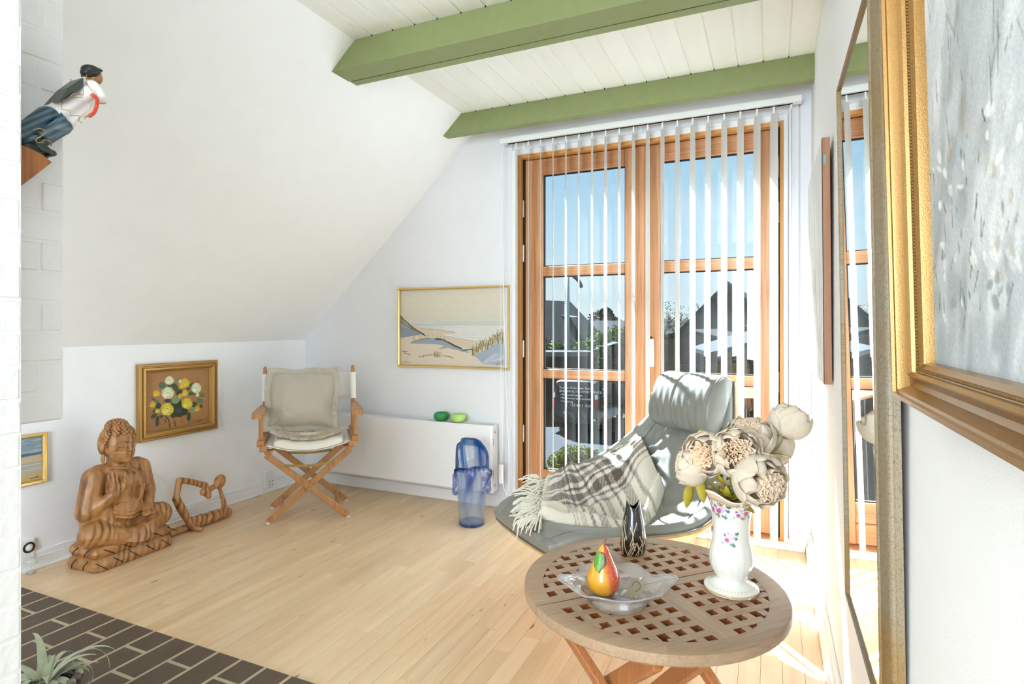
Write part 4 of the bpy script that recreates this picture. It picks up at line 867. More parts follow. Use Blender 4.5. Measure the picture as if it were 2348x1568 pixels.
m_leather = plain('grey_green_leather', '#85837a', .36, bump=.25, bscale=220, var=.05, spec=.5, bdist=.001); m_ply = wood('beech_plywood_shell', '#d7a566', '#e5bb80', '#b98446', axis=0, scale=9, stretch=.3, rough=.4, rand=.03)
lc = thing('lounge_chair', 'low grey-green leather lounge chair with wooden shell before the french door', 'chair', FM+U*.42)
def seg(name, lo, hi, mat):
    j0 = int(np.argmin(np.abs(tt-lo))); j1 = int(np.argmin(np.abs(tt-hi)))
    g = (G0+NN*(lift-drop)[..., None])[:, j0:j1+1]; th_ = (.046+lift-drop*1.0)[:, j0:j1+1]; th_ = np.maximum(th_-drop[:, j0:j1+1]*.5, .004)
    v_, f_ = slab(g, NN[:, j0:j1+1], th_); return mk(name, v_, f_, mat, lc, True, auto=60)
seg('seat_and_back_pad', -.72, .72, m_leather); seg('side_panel', -1, -.72, m_leather); seg('side_panel', .72, 1, m_leather)
v_, f_ = slab(G0-NN*.0465, NN, .013); mk('wooden_shell', v_, f_, m_ply, lc, True, auto=50)
pg = MB()
for s_ in (-1, 1): pg.tube((G0-NN*.047)[:, 0 if s_ < 0 else -1]+VV*s_*.001, .0032, 6)
pg.tube((G0-NN*.047)[0, :], .0032, 6); pg.build('leather_piping', m_leather, lc, smooth=True)
sp = MB()
for t0_ in (-.72, .72):
    jj = int(np.argmin(np.abs(tt-t0_))); sp.tube((G0+NN*(lift-drop+.0035)[..., None])[2:-2, jj], .0024, 6)
sp.build('panel_seam', m_leather, lc, smooth=True, kind='stuff')
# headrest pillow strapped to the top of the back
hc = FM+U*.842+VV*.040+V(0, 0, .812); bdir = V(0, 0, 1)*math.cos(.36)+U*math.sin(.36); fdir = -U*math.cos(.36)+V(0, 0, 1)*math.sin(.36)
nh, na = 60, 48; g = np.zeros((nh, na, 3)); HL = .196
for i in range(nh):
    l = -1+2*i/(nh-1); k_ = (1-abs(l)**14)**.5 if abs(l) < 1 else 0
    k_ = max(k_, .02) if abs(l) > .985 else max(k_, .30)
    for j in range(na):
        a_ = 2*PI*j/na; ca, sa_ = math.cos(a_), math.sin(a_)
        ff_, bb2 = (abs(ca)**.75*(.098 if ca > 0 else .030)*(1 if ca > 0 else -1)), abs(sa_)**.9*.128*(1 if sa_ > 0 else -1)
        wr = 1+.012*math.sin(l*32+2*math.sin(a_*2))*(abs(ca) > .1)+.018*math.sin(a_*5+l*9)*.5-.045*math.exp(-((l+.12)/.025)**2)-.03*math.exp(-((abs(l)-.86)/.012)**2)
        g[i, j] = hc+VV*l*HL*(1-.03*(1-ca))+fdir*ff_*k_*wr*(1-.05*l*l)+bdir*bb2*(k_*.25+.75 if abs(l) < .985 else k_)*wr
f_ = gridf(nh, na, False, True); f_.append(tuple(range(na-1, -1, -1))); f_.append(tuple((nh-1)*na+k for k in range(na)))
hp = mk('headrest', g.reshape(-1, 3), f_, m_leather, lc, True, auto=70)
for l in (-.86, .86):
    i = int(round((l+1)/2*(nh-1))); ringp = np.vstack([g[i], g[i][:1]]); cen = ringp.mean(0); MB().tube(ringp+(ringp-cen)*.01, .0028, 6).build('headrest_piping', m_leather, hp, smooth=True)
bs = MB(); bc = FM+U*.45; bs.lathe([(.030, .05), (.030, .30)], 20, bc, (True, True)); bs.build('swivel_column', plain('brushed_steel', '#a5a6a8', .3, metal=.9), lc, auto=40)
MB().lathe([(.11, .298), (.12, .302), (.12, .312), (.10, .316)], 24, bc, (True, True)).build('swivel_plate', m_ply, lc, auto=40)
for k in range(4):
    a_ = k*PI/2+.5; d_ = V(math.cos(a_), math.sin(a_), 0); pts = [bc+V(0, 0, .07), bc+d_*.15+V(0, 0, .062), bc+d_*.30+V(0, 0, .018)]; cv_ = bez(pts, 10); n_ = np.cross(d_, V(0, 0, 1)); gg = np.zeros((10, 3, 3))
    for i in range(10):
        for j in range(3): gg[i, j] = cv_[i]+n_*(j-1)*.032
    v_, f_ = slab(gg, np.broadcast_to(V(0, 0, 1), gg.shape), .018); mk('base_leg', v_, f_, m_ply, lc, True, auto=40)

# ---- plaid throw
def surf_uv(u, v):
    s = np.interp(u, ppr[:, 0], np.linspace(0, 1, 200)); hw = np.interp(s*199, np.arange(200), phw); return chair_pt(s, np.clip(v/hw, -1.02, 1.02))
bl = thing('throw_blanket', 'cream and brown plaid wool throw with fringe crumpled on the lounge chair', 'blanket', FM+U*.4+V(0, 0, .42))
na_, nb_ = 150, 150; A, B = np.meshgrid(np.linspace(0, 1, na_), np.linspace(0, 1, nb_), indexing='ij')
def quad3(p0, p1, p2, a): return p0*(2*(a-.5)*(a-1))+p1*(-4*a*(a-1))+p2*(2*a*(a-.5))
u0 = quad3(.31, .52, .800, A); v0 = quad3(-.35, -.415, -.25, A); u1 = quad3(.075, .33, .685, A); v1 = quad3(.05, .185, .05, A)
Uu = u0*(1-B)+u1*B; Vv = v0*(1-B)+v1*B
base = surf_uv(Uu, Vv)
h = .016+.030*np.exp(-((B-.66-.04*np.sin(A*6))/.075)**2)+.034*np.exp(-((B-.915+.02*np.sin(A*5))/.065)**2)
h += .105*np.exp(-((A-.74)/.28)**2-((B-.34)/.28)**2)+.045*np.exp(-((A-.95)/.10)**2-((B-.50)/.3)**2)+.03*np.exp(-((A-.35)/.25)**2-((B-.2)/.2)**2)
h += .055*np.exp(-((A-.93)/.09)**2-((B-.84)/.16)**2)
h += .007*np.sin(A*17+B*9)+.006*np.sin(B*26-A*11)*(B < .6)+.004*np.sin(A*31+3*np.sin(B*7))
h *= np.clip((1-B)/.02, .25, 1)*np.clip(B/.03, .4, 1); h = np.maximum(h, .010)
gB = base+V(0, 0, 1)*(h*.9)[..., None]-U*(h*.35*np.clip(A*1.4-.3, 0, 1))[..., None]
cream, dark, mid = np.array(lin('#e2d8c6')), np.array(lin('#48352a')), np.array(lin('#8a7c72'))
def stripes(x, spec):
    w = np.zeros_like(x)
    for c_, hw_, k_ in spec: w = np.maximum(w, k_*np.clip((hw_-np.abs(x-c_))/.006+.5, 0, 1))
    return w
sA = stripes(A, [(.215, .004, .6), (.235, .004, .6), (.275, .02, .35), (.34, .012, .8), (.42, .035, .55), (.52, .012, .8), (.60, .03, .45), (.70, .012, .7), (.79, .035, .55), (.88, .012, .6)])
sB = stripes(B, [(.03, .03, .7), (.12, .018, .75), (.235, .045, .7), (.33, .012, .8), (.42, .04, .7), (.50, .012, .6), (.58, .02, .45)])*(A > .05)
tw_ = .5+.5*np.sign(np.sin((A*210+B*160)))
wgt = np.clip(1.15*sA*(.55+.45*tw_)+1.2*sB*(.75+.25*tw_)*np.clip(A/.12, 0, 1), 0, 1)
wgt = np.clip(wgt+np.random.default_rng(2).normal(0, .05, wgt.shape), 0, 1)
colr = cream*(1-wgt[..., None])+(dark*.75+mid*.25)*wgt[..., None]
m_wool = attr_mat('plaid_wool', .95, bump=.6, bscale=350, spec=.1, sheen=.4, bdist=.003)
nB = gnormals(gB); nB = np.where(nB[..., 2:3] < 0, -nB, nB)
v_, f_ = slab(gB, nB, .007); mk('wool_sheet', v_, f_, m_wool, bl, True, paint=np.vstack([colr.reshape(-1, 3)]*2))
fg = MB(); r3 = np.random.default_rng(9)
for k in range(170):
    b_ = r3.uniform(0, 1) if k < 95 else r3.uniform(.45, 1); i = int(b_*(nb_-1)); p0 = gB[0, i]+V(0, 0, -.003); L = r3.uniform(.08, .14)
    out = -U*r3.uniform(.5, 1.0)+VV*(r3.normal(.35*b_, .32)); out /= np.linalg.norm(out)
    pts = [p0+U*.012]; cur = p0.copy(); n_ = 7
    for q_ in range(n_):
        cur = cur+out*L/n_+V(0, 0, r3.normal(0, .003)); rel = cur-FM; uu, vv2 = rel@U, rel@VV
        if uu > .005: zf = surf_uv(np.array(max(uu, .002)), np.array(vv2))[2]+.008+r3.uniform(0, .012)*(1-q_/n_)+(.018*math.sin(q_/n_*PI)); cur[2] = max(zf, cur[2]-.03) if q_ < 3 else zf
        else: out = out*.6+V(0, 0, -.75); cur[2] -= .002
        pts.append(cur.copy())
    fg.tube(bez(pts, 14), r3.uniform(.0022, .0034), 5)
fg.build('fringe', plain('cream_wool_fringe', '#e6ddcc', .95, sheen=.3), bl, smooth=True, kind='stuff')

# ================================================================== COFFEE TABLE
m_ttop = wood('weathered_teak', '#a28468', '#b29678', '#7d6249', pore=.3, axis=0, scale=30, stretch=.05, rough=.5, rand=.06, bump=.12)
m_tleg = wood('orange_teak_leg', '#a9683a', '#bd7c49', '#84502b', axis=2, scale=18, stretch=.08, rough=.45, rand=.06)
m_tin = wood('fresh_teak_edge', '#7d4826', '#94582f', '#5f361c', axis=0, scale=20, rough=.6)
TC, TR, TZ, TT_ = V(-.30, 1.61, 0), .35, .44, .028
ta = math.radians(46.3); D1 = V(math.cos(ta), math.sin(ta), 0); D2 = V(-math.sin(ta), math.cos(ta), 0)
tb = thing('coffee_table', 'round teak folding coffee table with lattice top, in the right foreground', 'table', TC)
TM = Matrix(((D1[0], D2[0], 0, TC[0]), (D1[1], D2[1], 0, TC[1]), (0, 0, 1, 0), (0, 0, 0, 1)))
RI = .298
def arcseg(a0, a1, gap):
    n_ = 30; v_ = []; f_ = []; prof = [(RI, TZ-TT_), (RI, TZ-.001), (RI+.001, TZ), (TR-.004, TZ), (TR-.001, TZ-.0015), (TR, TZ-.005), (TR, TZ-TT_+.004), (TR-.003, TZ-TT_)]; m = len(prof)
    for i in range(n_+1):
        a_ = a0+(a1-a0)*i/n_
        for r_, z_ in prof: v_.append((r_*math.cos(a_), r_*math.sin(a_), z_))
    for i in range(n_):
        for j in range(m): f_.append((i*m+j, (i+1)*m+j, (i+1)*m+(j+1) % m, i*m+(j+1) % m))
    f_.append(tuple(range(m))); f_.append(tuple(n_*m+j for j in range(m-1, -1, -1)))
    return v_, f_
dg_ = .0035/TR
rims = [(dg_, PI/3), (PI/3, 2*PI/3), (2*PI/3, PI-dg_), (PI+dg_, 4*PI/3), (4*PI/3, 5*PI/3), (5*PI/3, 2*PI-dg_)]
for a0, a1 in rims:
    v_, f_ = arcseg(a0+.0003, a1-.0003, 0); mk('rim_piece', v_, f_, m_ttop, tb, True, auto=30)
ext = lambda y: math.sqrt(max(0, (RI+.006)**2-y*y))
zt_, zb_ = TZ-.0006, TZ-TT_+.002
m_ttop2 = wood('weathered_teak_cross', '#a5886d', '#b59a7e', '#80664e', pore=.3, axis=1, scale=30, stretch=.05, rough=.5, rand=.07, bump=.12)
for s_ in (-1, 1):
    e_ = ext(.028); MB().box(-e_, e_, min(s_*.0022, s_*.0345), max(s_*.0022, s_*.0345), zb_, zt_, .0008).build('centre_plank', m_ttop, tb)
    y0, y1 = s_*.0345, s_*(ext(.0)); MB().box(-.030, .030, min(y0, y1), max(y0, y1), zb_, zt_, .0008).build('cross_plank', m_ttop2, tb)
    HP = .0475
    for k in range(1, 6):
        yc = s_*(.0475+.0235+.0475*(k-1)+.0015); 
        if abs(yc) > RI-.01: continue
        e_ = ext(abs(yc)+.008)
        for q_ in (-1, 1):
            if e_ > .045: a_, b_ = sorted((q_*.030, q_*e_)); MB().box(a_, b_, yc-.0115, yc+.0115, zb_, zt_, .0007).build('lattice_slat', m_ttop, tb)
    for q_ in (-1, 1):
        for k in range(0, 6):
            xc = q_*(.030+.0475*k+.0355+.0015)
            if abs(xc) > RI-.01: continue
            e_ = ext(abs(xc)+.008)
            if e_ > .04: a_, b_ = sorted((s_*.0345, s_*e_)); MB().box(xc-.0115, xc+.0115, a_, b_, zb_+.001, zt_-.0011, .0007).build('lattice_slat', m_ttop2, tb)
for ch in tb.children:
    ch.matrix_basis = TM
    if 'slat' in ch.name or 'plank' in ch.name:
        ch.data.materials.append(m_tin); ch.data.polygons.foreach_set('material_index', [0 if abs(q_.normal.z) > .5 else 1 for q_ in ch.data.polygons])
def legbar(p, q, side): return MB().bar(p, q, .022, .045, side, .003).build('leg', m_tleg, tb)
zt2 = TZ-TT_-.001
def onrim(px, py): return onZ(px, py, zt2)
l2a, l2b = onZ(1505, 1512, zt2-.004), onZ(1325, 1612, .012); l3a, l3b = onZ(1612, 1505, zt2-.004), onZ(1470, 1612, .012)
l1a, l1b = onZ(1235, 1345, zt2-.004), onZ(1590, 1900, .012); l4a, l4b = onZ(1528, 1400, zt2-.004), onZ(1850, 1900, .012)
sdv = (l3a-l2a); sdv /= np.linalg.norm(sdv)
for p_, q_ in ((l2a, l2b), (l3a, l3b), (l1a, l1b), (l4a, l4b)): legbar(p_, q_, sdv)
MB().bar(l1b+(l1a-l1b)*.10, l4b+(l4a-l4b)*.10, .02, .03, (0, 0, 1), .003).build('foot_rail', m_tleg, tb); MB().bar(l2b+(l2a-l2b)*.10, l3b+(l3a-l3b)*.10, .02, .03, (0, 0, 1), .003).build('foot_rail', m_tleg, tb)
for s_ in (-1, 1): c_ = TC+D1*s_*.12; MB().bar(c_-D2*.27+V(0, 0, zt2-.008), c_+D2*.27+V(0, 0, zt2-.008), .016, .03, (0, 0, 1), .003).build('under_rail', m_tleg, tb)
bk_ = onZ(1497, 1512, zt2-.014); MB().obox(bk_, (.05, .03, .022), None, .004).build('stop_block', m_tleg, tb)
# ================================================================== CARVED BUDDHA
def suar():
    t = NT('streaked_suar_wood'); mp = t.coord(); nz = t.n('TexNoise', Vector=t.n('Mapping', Vector=mp, Scale=(5, 5, 2.2)), Scale=1.0, Detail=3.0, Distortion=.6)
    ds = t.n('VectorMath', p_operation='SCALE', i0=nz.outputs['Color'], Scale=.10); ad = t.n('VectorMath', p_operation='ADD', i0=mp, i1=ds)
    w = t.n('TexWave', Vector=t.n('Mapping', Vector=ad, Rotation=(.45, .1, .15), Scale=(.5, 1, .5)), p_bands_direction='Y', Scale=12.0, Distortion=4.5, Detail=2.0, Detail_Scale=.8)
    n2 = t.n('TexNoise', Vector=mp, Scale=7.0, Detail=2.0); n3 = t.n('TexNoise', Vector=t.n('Mapping', Vector=mp, Scale=(240, 240, 30)), Scale=1.0, Detail=2.0)
    c = t.ramp(w, [(.0, rgba('#6b4423')), (.18, rgba('#875931')), (.45, rgba('#a9743f')), (1.0, rgba('#b9854f'))]).outputs[0]
    c = t.mix(t.ramp(n2, [(.42, (0, 0, 0)), (.56, (.9, .9, .9))]), c, t.ramp(t.n('TexNoise', Vector=t.n('Mapping', Vector=ad, Scale=(18, 40, 9)), Scale=1.0, Detail=3.0), [(.35, rgba('#8f5f33')), (.65, rgba('#b98550'))]).outputs[0])
    return t.fin(t.n('BsdfPrincipled', Base_Color=c, Roughness=.42, Coat_Weight=.15, Coat_Roughness=.3, Normal=t.bump(n3, .06, .0008)))
m_suar = suar()
bud = thing('buddha_statue', 'carved wooden seated buddha on lotus base with raised hand, against the left wall', 'statue', (-2.97, 1.845, 0))
setframe((-2.97, 1.832, 0), (math.cos(.05), math.sin(.05), 0), (-math.sin(.05), math.cos(.05), 0))
b = MB()
b.ell((-.01, 0, .20), (.085, .125, .13)); b.ell((0, 0, .33), (.075, .105, .13)); b.ell((.012, 0, .37), (.068, .095, .075)); b.ell((.035, .0, .24), (.06, .085, .07))
b.ell((.045, .042, .375), (.035, .045, .05)); b.ell((.045, -.045, .375), (.033, .045, .048))
b.cap((-.015, -.095, .432), (-.015, .095, .432), .042, .042); b.cap((-.01, 0, .44), (.0, 0, .50), .052, .043)
# right arm raised, left arm to the lap
b.cap((-.012, -.118, .415), (-.005, -.152, .26), .052, .052); b.cap((-.005, -.152, .255), (.055, -.112, .305), .046, .030); b.cap((.055, -.112, .305), (.085, -.088, .340), .028, .023)
hb = MB()
hb.ell((.09, -.062, .395), (.016, .030, .034)); 
for i, (dy, L, bend) in enumerate(((-.024, .052, 0), (-.009, .060, .002), (.008, .058, .004))):
    hb.cap((.092, -.062+dy, .415), (.088-.012*i*.4, -.062+dy*1.35, .415+L), .0085, .0065, 8)
hb.cap((.098, -.038, .40), (.118, -.030, .425), .009, .0075, 8); hb.cap((.118, -.030, .425), (.112, -.040, .445), .0075, .007, 8); hb.cap((.10, -.035, .378), (.118, -.036, .402), .0095, .007, 8); hb.cap((.096, -.028, .41), (.090, -.016, .462), .008, .006, 8)
b.add([(p_[0], p_[1]-.022, p_[2]-.030) for p_ in hb.v], hb.f)
b.cap((-.012, .118, .42), (.005, .142, .285), .042, .038); b.cap((.005, .142, .285), (.085, .085, .215), .034, .024)
b.ell((.108, .072, .205), (.032, .028, .018)); 
for i in range(4): b.cap((.115, .088-.014*i, .200), (.140-.004*i, .078-.016*i, .208), .0085, .0075, 8)
b.cap((.112, .056, .215), (.135, .052, .226), .0085, .007, 8)
# robe sleeve falling from the right arm, and robe fold over the left shoulder
b.cap((-.01, -.150, .27), (.0, -.125, .15), .040, .055); b.cap((.04, -.11, .31), (.055, -.085, .18), .022, .03); b.cap((.055, -.085, .19), (.07, -.03, .135), .026, .03)
b.cap((.03, .09, .43), (.06, .075, .33), .012, .010); b.cap((.06, .075, .33), (.06, .055, .25), .010, .012)
# folded legs
for s in (-1, 1):
    b.cap((.0, s*.06, .165), (.055, s*.168, .165), .072, .062); b.cap((.055, s*.168, .16), (.115, s*.07, .135), .056, .042); b.cap((.115, s*.07, .135), (.118, -s*.015, .125), .040, .03)
b.ell((.10, 0, .125), (.055, .13, .035)); b.ell((.13, .0, .128), (.03, .06, .03))
b.cap((.135, .06, .16), (.148, .075, .118), .018, .012); b.cap((.132, .03, .15), (.150, .04, .118), .012, .008)
# drapery ridges
for i in range(7): 
    z0_ = .155-.004*i; b.tube(bez([(.118+.006*i, -.055-.004*i, .165-.008*i), (.150+.003*i, .0, .142-.008*i), (.128+.004*i, .06, .168-.009*i)], 12), .0042, 6)
for i in range(6): b.tube(bez([(.062+.002*i, -.075, .300-.02*i), (.090+.001*i, -.01, .272-.018*i), (.082, .055, .285-.02*i)], 12), .0032, 6)
for i in range(5): b.tube(bez([(-.02+.012*i, -.148-.004*i, .40-.02*i), (.028, -.165+.006*i, .33-.02*i), (.03+.006*i, -.150+.012*i, .245-.012*i)], 10), .004, 6)
for i in range(5): b.tube(bez([(.0+.01*i, .150, .36-.022*i), (.034+.005*i, .135, .335-.022*i), (.03, .105, .325-.024*i)], 10), .0036, 6)
for i in range(4): b.tube(bez([(.07+.012*i, -.20+.02*i, .19-.012*i), (.113, -.165+.02*i, .17), (.125, -.13+.02*i, .125)], 10), .0036, 6)
b.tube(bez([(.02, -.07, .455), (.07, .0, .44), (.075, .055, .38), (.085, .045, .30), (.085, .02, .26)], 20), .0055, 6)
blob('body', b, .0042, 3, m_suar, bud)
h = MB(); hx_, hz, hy_ = .008, .556, -.012
hh = MB(); h.ell((hx_-.004, 0, hz+.012), (.080, .074, .090)); h.ell((hx_+.020, 0, hz-.030), (.060, .058, .062)); h.ell((hx_-.014, 0, hz+.088), (.046, .044, .034)); h.cap((hx_-.01, 0, hz-.05), (hx_-.012, 0, hz-.115), .046, .048)
h.ell((hx_+.040, 0, hz+.0), (.040, .052, .060)); h.ell((hx_+.046, 0, hz-.055), (.030, .034, .030))
h.cap((hx_+.078, 0, hz+.016), (hx_+.086, 0, hz-.018), .0055, .0085, 8)
for s in (-1, 1):
    h.ell((hx_+.083, s*.0085, hz-.020), (.007, .006, .0055)); h.tube(bez([(hx_+.0795, s*.007, hz+.020), (hx_+.0765, s*.026, hz+.029), (hx_+.060, s*.047, hz+.020)], 10), .0026, 6)
    h.ell((hx_+.0665, s*.027, hz+.006), (.0125, .017, .009)); h.tube(bez([(hx_+.0775, s*.012, hz+.001), (hx_+.0775, s*.027, hz-.002), (hx_+.064, s*.044, hz+.003)], 8), .0015, 6)
    h.ell((hx_-.008, s*.074, hz-.005), (.016, .009, .034)); h.ell((hx_-.006, s*.072, hz-.055), (.010, .008, .030))
h.tube(bez([(hx_+.066, -.019, hz-.041), (hx_+.0785, -.007, hz-.037), (hx_+.0775, 0, hz-.039), (hx_+.0785, .007, hz-.037), (hx_+.066, .019, hz-.041)], 12), .0034, 6); h.tube(bez([(hx_+.066, -.016, hz-.0465), (hx_+.0765, 0, hz-.049), (hx_+.066, .016, hz-.0465)], 10), .0038, 6); h.ell((hx_+.064, 0, hz-.070), (.015, .018, .013)); h.ell((hx_+.0790, 0, hz+.042), (.003, .004, .004))
h.v = [(p_[0], p_[1]+hy_, p_[2]) for p_ in h.v]
blob('head', h, .0021, 2, m_suar, bud)
cr_ = MB(); n_ = 460
for i in range(n_):
    zz = 1-2*(i+.5)/n_; th_ = i*2.399963; r_ = math.sqrt(1-zz*zz); d_ = V(r_*math.cos(th_), r_*math.sin(th_), zz)
    p_ = V(hx_-.004, hy_, hz+.012)+d_*V(.082, .076, .092)
    if p_[2] < hz+.06 and d_[0] > .35: continue
    if p_[2] < hz-.035 or (p_[2] < hz+.02 and d_[0] > -.05): continue
    cr_.ell(p_, (.0088,)*3, n=(7, 5))
for i in range(85):
    zz = 1-1.4*(i+.5)/85; th_ = i*2.399963; r_ = math.sqrt(max(0, 1-zz*zz)); cr_.ell(V(hx_-.014, hy_, hz+.088)+V(r_*math.cos(th_)*.047, r_*math.sin(th_)*.045, zz*.036), (.0085,)*3, n=(6, 4))
cr_.build('hair_curls', m_suar, bud, smooth=True, kind='stuff')
def tier(z0, z1, hx0, hy0, hx1, hy1, npet):
    prof = [(.0, .90), (.15, .97), (.5, 1.0), (.8, .96), (1.0, .88)]; n_ = 96; v_ = []; f_ = []
    for t_, sc_ in prof:
        for k in range(n_):
            a_ = 2*PI*k/n_; ca, sa_ = math.cos(a_), math.sin(a_); e_ = .22; x_ = (hx0+(hx1-hx0)*t_)*sc_*abs(ca)**e_*(1 if ca > 0 else -1); y_ = (hy0+(hy1-hy0)*t_)*sc_*abs(sa_)**e_*(1 if sa_ > 0 else -1); v_.append((x_+.015, y_, z0+(z1-z0)*t_))
    m = len(prof)
    for i in range(m-1):
        for k in range(n_): f_.append((i*n_+k, i*n_+(k+1) % n_, (i+1)*n_+(k+1) % n_, (i+1)*n_+k))
    f_.append(tuple(range(n_-1, -1, -1))); f_.append(tuple((m-1)*n_+k for k in range(n_))); return v_, f_
v_, f_ = tier(0, .062, .118, .205, .112, .200, 0); mk('lotus_base', v_, f_, m_suar, bud, True, auto=40)
v_, f_ = tier(.058, .112, .104, .195, .112, .202, 0); mk('lotus_seat', v_, f_, m_suar, bud, True, auto=40)
m_cut = plain('dark_carved_line', '#2e1a0d', .8)
for z0, z1, hx2, hy2, ph in ((.002, .060, .134, .205, 0), (.062, .110, .127, .199, .5)):
    for k in range(5):
        y_ = -.17+.085*(k+ph)*.95; sgn_ = 1
        MB().tube(bez([(hx2-.006, y_-.03, z1-.006), (hx2+.0005, y_-.005, (z0+z1)/2), (hx2-.010, y_+.028, z0+.002)], 8), .0018, 5).build('carved_line', m_cut, bud, smooth=True)
    for k in range(2):
        x_ = -.03+.08*k; MB().tube(bez([(x_+.02, -hy2+.006, z1-.006), (x_, -hy2-.0005, (z0+z1)/2), (x_-.02, -hy2+.010, z0+.002)], 8), .0018, 5).build('carved_line', m_cut, bud, smooth=True)
resetframe()
# ================================================================== RECLINING FIGURE
rec = thing('reclining_figure', 'slender abstract wooden figure lying on the floor with its head propped on one arm', 'sculpture', (-2.97, 2.3, 0))
q = lambda px, py, dx=0.0: onX(px, py, -2.965)+V(dx, 0, 0)
r_ = MB()
r_.cap(q(404, 1143), q(411, 1101), .017, .017); r_.cap(q(411, 1101), q(437, 1104), .018, .0165); r_.cap(q(437, 1104), q(470, 1113), .0165, .019)
hd = q(504, 1104); r_.ell(hd, (.034, .031, .044), Matrix.Rotation(-.35, 3, 'X')); r_.cap(hd+V(0, -.01, -.012), q(478, 1124), .016, .016); r_.ell(q(472, 1128, .006), (.022, .026, .026)); r_.ell(q(462, 1128, .012), (.018, .018, .020)); r_.ell(q(474, 1136, .014), (.017, .017, .018)); r_.cap(q(470, 1113), q(476, 1126), .019, .016)
r_.cap(q(503, 1118), q(512, 1148), .010, .013); r_.cap(q(512, 1148), q(516, 1171), .014, .016)
r_.cap(q(404, 1143), q(415, 1165), .021, .024); r_.cap(q(415, 1165), q(432, 1203, .02), .024, .017); f0 = q(438, 1204, .03); f0[2] = .018; r_.cap(q(432, 1203, .02), f0, .017, .014); f1 = f0+V(.035, .01, -.004); r_.cap(f0, f1, .015, .012)
zf = lambda px, z, dx=0: V(-2.975+dx, onX(px, 1190, -2.975)[1], z)
r_.cap(zf(392, .022), zf(425, .022), .022, .020); r_.cap(zf(425, .022), zf(455, .030), .020, .030); r_.cap(zf(455, .030), zf(485, .034), .032, .034); r_.cap(zf(485, .034), zf(521, .030), .034, .028)
r_.ell(zf(455, .045, .01), (.025, .035, .032)); r_.cap(zf(440, .062), zf(468, .040), .012, .018)
blob('body', r_, .0036, 6, m_suar, rec)
# ================================================================== SHIP FIGUREHEAD ON THE CHIMNEY
XFG = -1.412
fg_ = thing('figurehead', 'painted ship figurehead of a woman in white blouse and blue skirt mounted on the chimney', 'sculpture', onX(45, 370, XFG))
P_ = lambda a, b_, dy=0.0: onX(40+a*.185, 130+b_*.185, XFG)-V(dy, 0, 0)
sc_ = np.linalg.norm(P_(0, 100)-P_(0, 0))/100
m_fpaint = attr_mat('figurehead_enamel', .35, coat=.2)
def capp(mb, a, b_, ra, rb, dy0=0, dy1=0): mb.cap(P_(*a, dy0), P_(*b_, dy1), ra*sc_, rb*sc_)
k = MB(); capp(k, (380, 760), (130, 930), 150, 130); capp(k, (470, 830), (240, 1040), 140, 90); capp(k, (560, 860), (330, 1060), 110, 60); capp(k, (250, 860), (60, 980), 150, 120)
for i in range(9): 
    t_ = i/8; dy = (-1)**i*.004
    for s in (-1, 1): k.tube(bez([P_(430+190*t_, 720+190*t_, s*(.036-.012*t_)), P_(300+150*t_, 850+110*t_, s*(.040-.012*t_)), P_(110+220*t_, 980+90*t_, s*(.036-.02*t_))], 12), 14*sc_, 6)
def skirt_paint(co):
    s = .5+.5*np.sin(co[:, 1]*330-co[:, 2]*420+co[:, 0]*90); a, c_ = np.array(lin('#1d3342')), np.array(lin('#54788c')); return a+(c_-a)*(s**2)[:, None]*.9
blob('skirt', k, .0032, 2, m_fpaint, fg_, paintfn=skirt_paint)
k = MB(); capp(k, (520, 700), (740, 560), 135, 120); capp(k, (620, 780), (800, 600), 90, 90); capp(k, (740, 540), (840, 380), 120, 110); capp(k, (440, 650), (560, 600), 70, 90); k.ell(P_(800, 470), (.040, 120*sc_*1.1, 130*sc_)); capp(k, (680, 850), (640, 900), 40, 15); capp(k, (580, 830), (560, 850), 40, 25); capp(k, (480, 740), (470, 790), 60, 30)
def tunic_paint(co):
    s = np.sin(co[:, 1]*190-co[:, 2]*160); a, c_ = np.array(lin('#d8d6da')), np.array(lin('#f4f2f0')); return a+(c_-a)*(.5+.5*s)[:, None]
blob('tunic', k, .0032, 3, m_fpaint, fg_, paintfn=tunic_paint)
m_fwhite = plain('blouse_white', '#efeeea', .35, coat=.2); m_fgreen = plain('dark_green_enamel', '#2d352b', .4, coat=.2); m_fgold = plain('gold_line', '#a58a4c', .4, metal=.4); m_fred = plain('red_sash', '#d5492e', .4, coat=.2); m_skin = plain('brown_skin_paint', '#a3714c', .45); m_hair = plain('black_hair_paint', '#1f211c', .45)
k = MB()
for s in (-1, 1):
    capp(k, (858, 385), (930, 500), 82, 84, s*.022, s*.026); capp(k, (930, 500), (955, 565), 82, 52, s*.026, s*.020); capp(k, (955, 560), (985, 500), 48, 35, s*.018, s*.006)
blob('sleeves', k, .003, 3, m_fwhite, fg_)
k = MB(); k.add([P_(735, 280, s) for s in (-.024, .024)]+[P_(715, 400, s) for s in (-.03, .03)]+[P_(560, 470, s) for s in (-.034, .034)]+[P_(420, 580, s) for s in (-.03, .03)]+[P_(560, 400, s) for s in (-.02, .02)], [(0, 2, 4, 6, 8), (9, 7, 5, 3, 1), (0, 1, 3, 2), (2, 3, 5, 4), (4, 5, 7, 6), (6, 7, 9, 8), (8, 9, 1, 0)])
k.build('bodice', m_fgreen, fg_)
k = MB(); k.tube(bez([P_(770, 510, -.045), P_(850, 560, -.040), P_(885, 640, -.028), P_(840, 720, -.032), P_(770, 765, -.036)], 20), 24*sc_, 8); k.build('sash', m_fred, fg_, smooth=True); k = MB(); k.tube(bez([P_(770, 510, .045), P_(850, 560, .040), P_(885, 640, .020)], 14), 24*sc_, 8); k.build('sash', m_fred, fg_, smooth=True)
